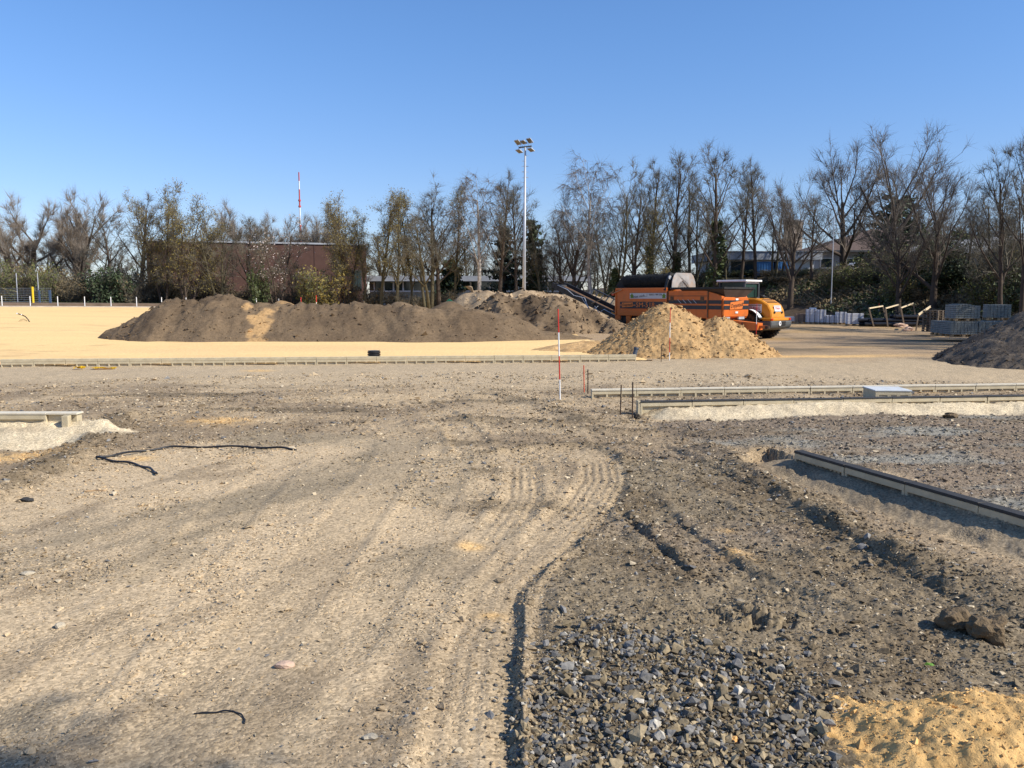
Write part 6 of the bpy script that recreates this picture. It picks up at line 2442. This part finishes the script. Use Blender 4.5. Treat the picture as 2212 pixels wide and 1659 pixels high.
def tree(kind, px, top, Y, label, wide=1.0, group=None, ivy=None, var=None, rz=None, bark=None, twig=None, base=None, name=None, z=None, xyz=None):
    TN[0] += 1
    rg = random.Random(TN[0] * 13 + int(px))
    v = LIB[kind][(TN[0] if var is None else var) % len(LIB[kind])]
    if xyz is None:
        q = P(px, top, Y)
        x = q.x
        zg = float(hz_base(x, Y)) if z is None else z
        h = q.z - zg
    else:
        x, Y, h = xyz
        zg = float(hz_base(x, Y))
    if label.endswith('*'): label = label[:-1] + landmark(x, Y)
    nm = name or {'birch': 'birch_tree', 'willow': 'willow_tree', 'blossom': 'blossoming_tree'}.get(kind, 'bare_tree' if kind in ('slender', 'multi', 'spread') else 'budding_tree')
    t = empty(nm, (x, Y, zg), rg.uniform(0, 6.28) if rz is None else rz, label, 'tree', group)
    s = h / 10.0
    if kind in ('slender', 'multi', 'birch'): wide *= 1.28
    t.scale = (s * wide, s * wide, s)
    link('trunk', with_mat(v[0], bark or BARK[kind]), None, t)
    link('crown', with_mat(v[1], twig or TW[kind]), None, t)
    if v[2] is not None: link('foliage', v[2], None, t)
    if ivy is not None:
        iv = link('ivy', IVY[ivy], None, t)
    return t


# -- left of the brick hall
tree('willow', 35, 428, 112, 'big bare willow at the left picture edge behind the wire fence', 1.0, var=0, rz=0.6)
tree('willow', 160, 416, 112, 'big bare willow with twisted limbs between fence gate and dark evergreen bush', 1.05, var=1, rz=2.2)
tree('slender', 238, 462, 106, 'smaller bare grey tree just right of the twisted willow', 1.1, var=0)
tree('slender', 292, 420, 97, 'bare reddish tree leaning left at the left corner of the brick hall', 1.05, var=1, twig='twig_red')
tree('olive', 345, 428, 95, 'olive budding tree at the left corner of the brick hall, lower of the pair', 0.75, var=0)
tree('olive', 398, 404, 94, 'large round olive budding tree before the left end of the brick hall', 1.0, var=1)
tree('multi', 470, 455, 95, 'bare several stemmed tree before the brick hall right of the olive tree', 1.0, var=0)
tree('slender', 535, 468, 96, 'bare thin tree before the left half of the brick hall', 1.1, var=2)
tree('blossom', 592, 470, 95, 'pale blossoming tree before the middle of the brick hall', 1.3, rz=1.0)
tree('budding', 655, 590, 93, 'small lime green budding tree low before the brick hall', 1.6, var=0)
tree('olive', 742, 438, 97, 'olive budding tree before the right end of the brick hall', 0.95, var=0, rz=2.0)
tree('budding', 785, 455, 96, 'thin olive budding tree at the right corner of the brick hall', 0.8, var=1)
for px, top, lab in ((440, 515, 'brown budding tree low before the left part of the brick hall'), (632, 548, 'brown budding tree low before the middle of the brick hall'),
                     (340, 540, 'brown budding tree low at the left corner of the brick hall')):
    tree('brownbud', px, top + 12, 99, lab, 1.3, name='brown_budding_tree')
# pale crowns behind the hall roof
for px, top, lab in ((505, 447, 'pale willow crown above the hall roof, leftmost and tallest one'), (548, 470, 'pale willow crown above the hall roof right of the tallest'), (610, 478, 'pale willow crown above the hall roof left of the radio mast'),
                     (690, 474, 'pale willow crown above the hall roof right of the radio mast'), (720, 462, 'pale willow crown above the hall roof beside the olive tree'), (655, 492, 'low pale willow crown right under the radio mast')):
    tree('willow', px, top, 150, lab, 0.9)
# between hall and mast
tree('budding', 818, 416, 95, 'slender budding tree, first one right of the brick hall corner', 0.98, var=0)
tree('budding', 853, 424, 94, 'slender budding tree, second one right of the brick hall', 0.98, var=2)
tree('budding', 886, 428, 96, 'slender budding tree with olive top before the pavilion', 0.91, var=1)
tree('multi', 925, 394, 94, 'tall dark two stemmed bare tree before the pavilion', 0.98, var=1)
tree('slender', 948, 415, 95, 'bare dark tree right beside the tall two stemmed one', 1.04, var=3)
tree('budding', 978, 403, 96, 'tall narrow budding tree left of the drooping birch', 0.81, var=0)
tree('birch', 1030, 384, 95, 'drooping birch left of the floodlight mast, farther from the mast', 0.9, var=0)
tree('slender', 1076, 373, 94, 'tall bare tree left of the floodlight mast, close to the mast', 0.75, var=1)
tree('slender', 1112, 405, 95, 'thin bare tree standing right behind the floodlight mast', 0.7, var=2)
# right of the mast
tree('multi', 1178, 442, 97, 'broad low bare tree right of the floodlight mast', 0.95, var=2)
tree('slender', 1215, 470, 98, 'low bare tree between the mast and the tall birch', 0.9, var=0)
tree('spread', 1240, 420, 96, 'bare tree with a long limb reaching left beside the tall birch', 0.8, var=0, rz=3.3)
tree('birch', 1282, 343, 93, 'tallest drooping birch above the black conveyor', 0.82, var=1)
tree('multi', 1330, 360, 91, 'tall bare tree with several dark trunks behind the brush roller', 0.72, var=0, ivy=1)
tree('slender', 1372, 372, 93, 'bare tree behind the left end of the orange machine', 0.7, var=3)
tree('budding', 1405, 420, 90, 'dark ivy green tree behind the brush roller of the orange machine', 0.8, var=1, ivy=0)
tree('slender', 1408, 352, 96, 'tall thin bare tree rising over the ivy green tree', 0.72, var=1)
tree('slender', 1465, 328, 92, 'tall bare tree above the steel drum plate', 0.72, var=2, ivy=1)
tree('multi', 1502, 352, 93, 'bare several stemmed tree right of the steel drum plate', 0.75, var=1)
tree('slender', 1556, 316, 86, 'tall bare tree with ivy clad trunk above the machine hopper', 0.85, var=0, ivy=0)
tree('slender', 1606, 352, 90, 'thin bare tree above the wheel loader cab', 0.75, var=3)
tree('slender', 1642, 345, 88, 'thin bare tree just right of the wheel loader cab', 0.7, var=1)
tree('multi', 1682, 400, 88, 'bare bushy tree before the white workshop', 0.9, var=2)
tree('spread', 1716, 374, 79, 'bare forked tree with dark trunk on the bank before the workshop', 0.72, var=1, rz=0.4)
tree('slender', 1760, 420, 84, 'thin bare tree on the bank left of the brown roofed house', 0.8, var=2)
tree('spread', 1836, 312, 92, 'big spreading bare tree before the left slope of the brown roof', 0.88, var=2, rz=1.0, z=3.0)
tree('spread', 1935, 276, 84, 'largest spreading bare tree standing before the brown roofed house', 0.95, var=0, rz=2.4, z=3.2)
tree('spread', 1952, 420, 68, 'dark bare tree with forked trunk on the bank above the timber frames', 0.8, var=1, rz=4.0)
tree('spread', 2030, 340, 66, 'bare tree with a curved forked trunk above the paver packs', 0.70, var=2, rz=5.0)
tree('slender', 2098, 420, 70, 'thin bare tree left of the right edge thicket', 0.8, var=0)
tree('multi', 2150, 400, 66, 'bare bushy tree in the right edge thicket', 0.9, var=1, twig='twig_red')
tree('slender', 2188, 318, 56, 'tall dark bare tree near the right picture edge', 0.68, var=3)
tree('slender', 2232, 262, 54, 'tallest bare tree cut by the right picture edge', 0.62, var=1)
for i, (px, top, Y) in enumerate(((2055, 520, 74), (2085, 500, 70), (2120, 480, 68), (2160, 470, 62), (2195, 500, 60), (1990, 540, 74), (1900, 560, 78), (1780, 560, 80), (1575, 470, 90), (1520, 500, 90), (1450, 470, 93))):
    tree('multi' if i % 2 else 'slender', px, top, Y, 'thin young bare tree on the bank *', 0.95, 'young trees on the right bank', bark='bark_green')
# back row that closes the gaps
for i, px in enumerate(list(range(815, 1300, 46)) + list(range(1300, 1560, 56)) + list(range(-20, 320, 56))):
    rg = random.Random(px)
    Y = 128 + rg.uniform(-3, 14)
    tp = 520 + rg.uniform(-35, 25) - (25 if 1300 < px < 1640 else 0)
    tree('multi' if i % 3 else 'slender', px + rg.uniform(-12, 12), tp, Y, 'far row bare tree showing *', 1.25, 'far row of bare trees', twig='twig_red' if i % 2 else 'twig')
for i, px in enumerate(range(1990, 2260, 34)):
    rg = random.Random(px)
    tree('multi', px, 450 + rg.uniform(-20, 30), 112 + rg.uniform(0, 10), 'far reddish bare tree behind the shed *', 1.2, 'far trees behind the shed', twig='twig_red')
# trees standing beyond the right edge and behind the viewer; their shade reaches into view
for i, (x, y, h) in enumerate(((34, 33, 15), (38.5, 27, 16), (33.5, 22.5, 13), (42, 36, 16), (40, 21, 15), (44, 30, 17), (37, 16, 14), (47, 41, 17), (30.5, 27.5, 11), (29, 36, 13), (33, 44, 15), (36, 39, 16), (31, 31, 14))):
    tree('spread' if i % 2 else 'multi', 0, 0, 0, 'bare tree on the bank beyond the right picture edge', 0.9, 'bank trees outside the right edge', xyz=(x, y, h))


tree('olive', 0, 0, 0, 'leafy tree behind the viewer that shades the front left corner', 1.0, None, xyz=(6.4, -1.85, 9.5), rz=0.0)


# -- evergreens
def conifer(name, px, top, Y, label, width, mat, droop=0.15, seed=1, flat=False):
    rng = np.random.default_rng(seed)
    q = P(px, top, Y)
    zg = float(hz_base(q.x, Y))
    h = q.z - zg
    t = empty(name, (q.x, Y, zg), 0, label, 'tree')
    chains = [([np.array([0, 0, -0.3]), np.array([0, 0, h * 0.5]), np.array([0, 0, h * 0.97])], [0.25, 0.16, 0.03])]
    pos = []
    for k in range(64):
        f = 0.12 + 0.86 * k / 64
        ln = width * (1 - f ** 1.6) * rng.uniform(0.6, 1.15) + 0.3
        if flat: ln = width * (0.45 + 0.6 * math.sin(min(f, 1) * 3.0)) * rng.uniform(.6, 1.1)
        a = rng.uniform(0, 6.28)
        d = np.array([math.cos(a), math.sin(a), rng.uniform(0.0, 0.35) - droop])
        p0 = np.array([0, 0, h * f])
        p1 = p0 + d * ln
        chains.append(([p0, (p0 + p1) / 2 + np.array([0, 0, 0.1]), p1], [0.05, 0.035, 0.012]))
        n = int(18 + 40 * ln / width)
        u = rng.uniform(0.15, 1.05, n)
        pp = p0[None] + (p1 - p0)[None] * u[:, None] + rng.normal(0, 1, (n, 3)) * np.array([0.28, 0.28, 0.12]) * (0.5 + 0.5 * u[:, None])
        pos.append(pp)
    v, f = tubes(chains, 5)
    link('trunk', mesh_np('trunk', v, f, True), M['bark'], t)
    pos = np.concatenate(pos)
    v, f = leaves(pos, 0.20 * rng.uniform(.6, 1.4, len(pos)), rng)
    link('crown', mesh_np('crown', v, f), M[mat], t)
    return t


conifer('cedar_tree', 1090, 486, 101, 'dark blue green cedar behind the trees left of the mast', 2.9, 'leaf_cedar', 0.05, 3)
conifer('conifer_tree', 1150, 472, 100, 'dark green conifer just right of the floodlight mast', 1.9, 'leaf_dark', 0.15, 4)
conifer('pine_tree', 1938, 428, 97, 'dark pine behind the trunk of the largest spreading tree', 2.7, 'leaf_dark', -0.1, 5, True)
conifer('evergreen_tree', 2075, 500, 112, 'olive evergreen behind the right slope of the brown roof', 2.2, 'leaf_lime', 0.1, 6, True)
conifer('conifer_tree', 975, 560, 104, 'low dark evergreen among trunks before the pavilion', 2.0, 'leaf_dark', 0.1, 7)


# -- shrubs
def shrub_mesh(seed, mat_leaf, n_leaf, size, H=2.4, W=1.5):
    rng = np.random.default_rng(seed)
    chains, p0s, p1s = [], [], []
    tips = []
    for i in range(20):
        a, r0 = rng.uniform(0, 6.28), rng.uniform(0, 0.5)
        b = np.array([math.cos(a) * r0, math.sin(a) * r0, -0.1])
        d = np.array([math.cos(a) * rng.uniform(.1, .6), math.sin(a) * rng.uniform(.1, .6), 1.0])
        d /= np.linalg.norm(d)
        L = H * rng.uniform(0.6, 1.1)
        pts, rad = [b], [0.03]
        for k in range(4):
            d = d + rng.normal(0, 0.12, 3)
            d /= np.linalg.norm(d)
            pts.append(pts[-1] + d * L / 4)
            rad.append(0.03 * (1 - 0.2 * (k + 1)) * 0.7)
        chains.append((pts, rad))
        for k in range(26):
            t = rng.uniform(0.3, 4)
            j = min(int(t), 3)
            q = pts[j] + (pts[j + 1] - pts[j]) * (t - j)
            e = rng.normal(0, 1, 3) + d * 0.8
            e /= np.linalg.norm(e)
            ln = rng.uniform(0.25, 0.8)
            p0s.append(q)
            p1s.append(q + e * ln)
            tips.append(q + e * ln * rng.uniform(.3, 1))
            for _ in range(2):
                e2 = e + rng.normal(0, .7, 3)
                e2 /= np.linalg.norm(e2)
                p0s.append(q + e * ln * 0.5)
                p1s.append(q + e * ln * 0.5 + e2 * ln * 0.6)
    v1, f1 = tubes(chains, 4)
    v2, f2 = spikes(np.array(p0s), np.array(p1s), np.full(len(p0s), 0.010))
    st = mesh_np('stems', np.concatenate([v1, v2]), np.concatenate([f1, f2 + len(v1)]))
    st.materials.append(M['twig'])
    tips = np.array(tips)
    p = tips[rng.integers(0, len(tips), n_leaf)] + rng.normal(0, 0.15, (n_leaf, 3))
    p[:, 2] = np.abs(p[:, 2])
    v, f = leaves(p, size * rng.uniform(.6, 1.4, n_leaf), rng)
    lf = mesh_np('foliage', v, f)
    lf.materials.append(M[mat_leaf])
    return st, lf


SHR = {'brown': shrub_mesh(1, 'leaf_brown', 1100, 0.075), 'olive': shrub_mesh(2, 'leaf_olive', 1500, 0.07), 'green': shrub_mesh(3, 'leaf_ivy', 2400, 0.085), 'dark': shrub_mesh(4, 'leaf_dark', 3000, 0.085),
       'bare': shrub_mesh(5, 'leaf_brown', 260, 0.06), 'lime': shrub_mesh(6, 'leaf_lime', 1700, 0.06)}


ADJ = {'brown': 'brown leafy', 'bare': 'bare twiggy', 'olive': 'olive budding', 'green': 'ivy green', 'dark': 'dark evergreen', 'lime': 'lime green'}


def shrub(kind, x, y, h, w, label, group):
    if group: label = ('low ' if h < 2 else 'tall ' if h > 3 else '') + ADJ[kind] + ' shrub ' + landmark(x, y)
    t = empty('shrub', (x, y, float(hz_base(x, y))), random.uniform(0, 6.28), label, 'shrub', group)
    t.scale = (w, w, h / 2.4)
    st, lf = SHR[kind]
    link('stems', st, None, t)
    link('foliage', lf, None, t)


rg = random.Random(77)
for i in range(26):                                              # thicket from the fence to the hall
    px = -30 + i * 16 + rg.uniform(-6, 6)
    Y = 95 + rg.uniform(-1.5, 5)
    kd = rg.choice(['brown', 'bare', 'olive', 'brown', 'lime' if px < 120 else 'bare'])
    shrub(kd, P(px, 640, Y).x, Y, rg.uniform(2.2, 4.2), rg.uniform(1.0, 1.5), 'brown shrub in the thicket behind the white posts left of the brick hall', 'thicket left of the hall')
shrub('dark', P(238, 640, 93).x, 93, 4.0, 1.5, 'dark evergreen shrub behind the white posts left of the brick hall', None)
shrub('dark', P(262, 640, 94).x, 94, 3.4, 1.2, 'smaller dark evergreen shrub right of the large evergreen one', None)
for i in range(20):                                              # before the brick hall
    px = 325 + i * 23 + rg.uniform(-8, 8)
    Y = 98 + rg.uniform(-2, 4)
    kd = rg.choice(['brown', 'bare', 'bare', 'green' if rg.random() < .35 else 'brown'])
    shrub(kd, P(px, 640, Y).x, Y, rg.uniform(1.6, 3.4), rg.uniform(0.9, 1.4), 'brown shrub at the foot of the brick hall behind the soil heap', 'shrubs before the hall')
shrub('green', P(560, 640, 94).x, 94, 4.2, 0.9, 'ivy green shrub before the brick hall under the blossoming tree', None)
shrub('olive', P(700, 640, 94).x, 94, 4.4, 1.8, 'broad olive shrub before the right half of the brick hall', None)
shrub('lime', P(672, 640, 93).x, 93, 3.8, 1.3, 'lime green shrub before the right half of the brick hall', None)
for i in range(34):                                              # before the pavilion up to the machine
    px = 790 + i * 19 + rg.uniform(-8, 8)
    Y = 97 + rg.uniform(-3, 6)
    kd = rg.choice(['bare', 'brown', 'green', 'bare', 'olive'] if px > 1250 else ['bare', 'green', 'bare', 'brown'])
    shrub(kd, P(px, 640, Y).x, Y, rg.uniform(1.3, 2.6) + (0.8 if px > 1250 else 0), rg.uniform(0.8, 1.3), 'low shrub between the tree trunks behind the earth mounds', 'shrubs between the trunks')
for i in range(95):                                              # on the right bank
    t = rg.random()
    px = 1400 + 860 * t + rg.uniform(-10, 10)
    Y = 88 - 36 * max(0, (px - 1650)) / 600 + rg.uniform(0, 16)
    kd = rg.choice(['bare', 'brown', 'green', 'bare', 'brown', 'bare'] if px < 1950 else ['green', 'bare', 'brown', 'green', 'dark', 'bare'])
    x = P(px, 640, Y).x
    hh = rg.uniform(1.0, 2.8) + (0.8 if px > 2000 else 0)
    if 1500 < px < 1790 and Y > 80: hh = min(hh, 0.7)
    if float(hz_base(x, Y)) < 0.35 and x > 19: continue
    if rg.random() < 0.3: kd = rg.choice(['olive', 'lime'])
    shrub(kd, x, Y, hh, rg.uniform(0.8, 1.4), 'tangled brown and green shrub on the right bank', 'shrubs on the right bank')

# leaf litter and ivy covering the bank
rng = np.random.default_rng(8)
n = 26000
t = rng.uniform(0, 1, n)
px = 1650 + 700 * t
Y = 90 - 42 * np.clip((px - 1650) / 600, 0, 1.2) + rng.uniform(-6, 16, n)
x = (px - CX) / F * Y * 1.0
zz = hz_base(x, Y)
k = (zz > 0.15)
x, Y, zz = x[k], Y[k], zz[k]
v, f = leaves(np.stack([x, Y, zz + rng.uniform(0.0, 0.35, len(x))], 1), 0.13 * rng.uniform(.5, 1.5, len(x)), rng)
h = len(f) // 2
me = mesh_np('ground_cover', v, f)
me.materials.append(M['leaf_brown'])
me.materials.append(M['leaf_ivy'])
pick = (vn(x * 0.35, Y * 0.35, 301) + 0.25 * rng.uniform(-1, 1, len(x)) > 0.02).astype(np.int32)
me.polygons.foreach_set('material_index', np.concatenate([pick, pick]))
tag(link('ground_cover', me), 'dead leaves and ivy covering the right bank', 'ground cover', kind='stuff')
# fallen branches on the bank
p0 = []
n = 2600
px = rng.uniform(1650, 2260, n)
Y = 88 - 40 * np.clip((px - 1650) / 600, 0, 1.2) + rng.uniform(-4, 12, n)
x = (px - CX) / F * Y
zz = hz_base(x, Y)
k = zz > 0.2
x, Y, zz = x[k], Y[k], zz[k]
a = rng.uniform(0, 6.28, len(x))
ln = rng.uniform(0.4, 1.6, len(x))
p0 = np.stack([x, Y, zz + 0.1], 1)
p1 = p0 + np.stack([np.cos(a) * ln, np.sin(a) * ln * 0.6, rng.uniform(0, 0.7, len(x)) * ln], 1)
v, f = spikes(p0, p1, np.full(len(x), 0.018))
tag(link('brushwood', mesh_np('brushwood', v, f), M['twig_pale']), 'fallen twigs and brushwood lying on the right bank', 'brushwood', kind='stuff')
# grass strip behind the white posts
n = 9000
t = rng.uniform(0, 1, n)
bp = np.array([-85, 66.6])[None] + np.array([dv.x, dv.y])[None] * (t * 95)[:, None] + np.array([nv.x, nv.y])[None] * rng.uniform(4.6, 8.5, n)[:, None]
zz = hz_base(bp[:, 0], bp[:, 1])
p0 = np.stack([bp[:, 0], bp[:, 1], zz - 0.05], 1)
v, f = spikes(p0, p0 + np.stack([rng.normal(0, .08, n), rng.normal(0, .08, n), rng.uniform(.15, .45, n)], 1), np.full(n, 0.03))
tag(link('grass', mesh_np('grass', v, f), pm('spring grass', (0.07, 0.10, 0.02), 0.8, 0.3, 1)), 'fresh green grass strip behind the white posts', 'grass', kind='stuff')

# ================================================================== LABELS: repeats that differ only by place get it said
ORD = ['first', 'second', 'third', 'fourth', 'fifth', 'sixth', 'seventh', 'eighth', 'ninth', 'tenth', 'eleventh', 'twelfth', 'thirteenth', 'fourteenth', 'fifteenth', 'sixteenth', 'seventeenth', 'eighteenth', 'nineteenth', 'twentieth']
same = {}
for o in COL.objects:
    if o.parent is None and 'label' in o and 'category' in o: same.setdefault(o['label'], []).append(o)
for lab, os_ in same.items():
    if len(os_) < 2 or len(os_) > 20 or os_[0]['category'] == 'pipe' or 'outside' in lab or 'beyond the right picture edge' in lab: continue
    stack = 'stack' in lab
    os_.sort(key=lambda o: o.location.z if stack else o.location.x / max(o.location.y, 1.0))
    for i, o in enumerate(os_):
        o['label'] = lab + ', ' + ORD[i] + (' from bottom' if stack else ' from left')
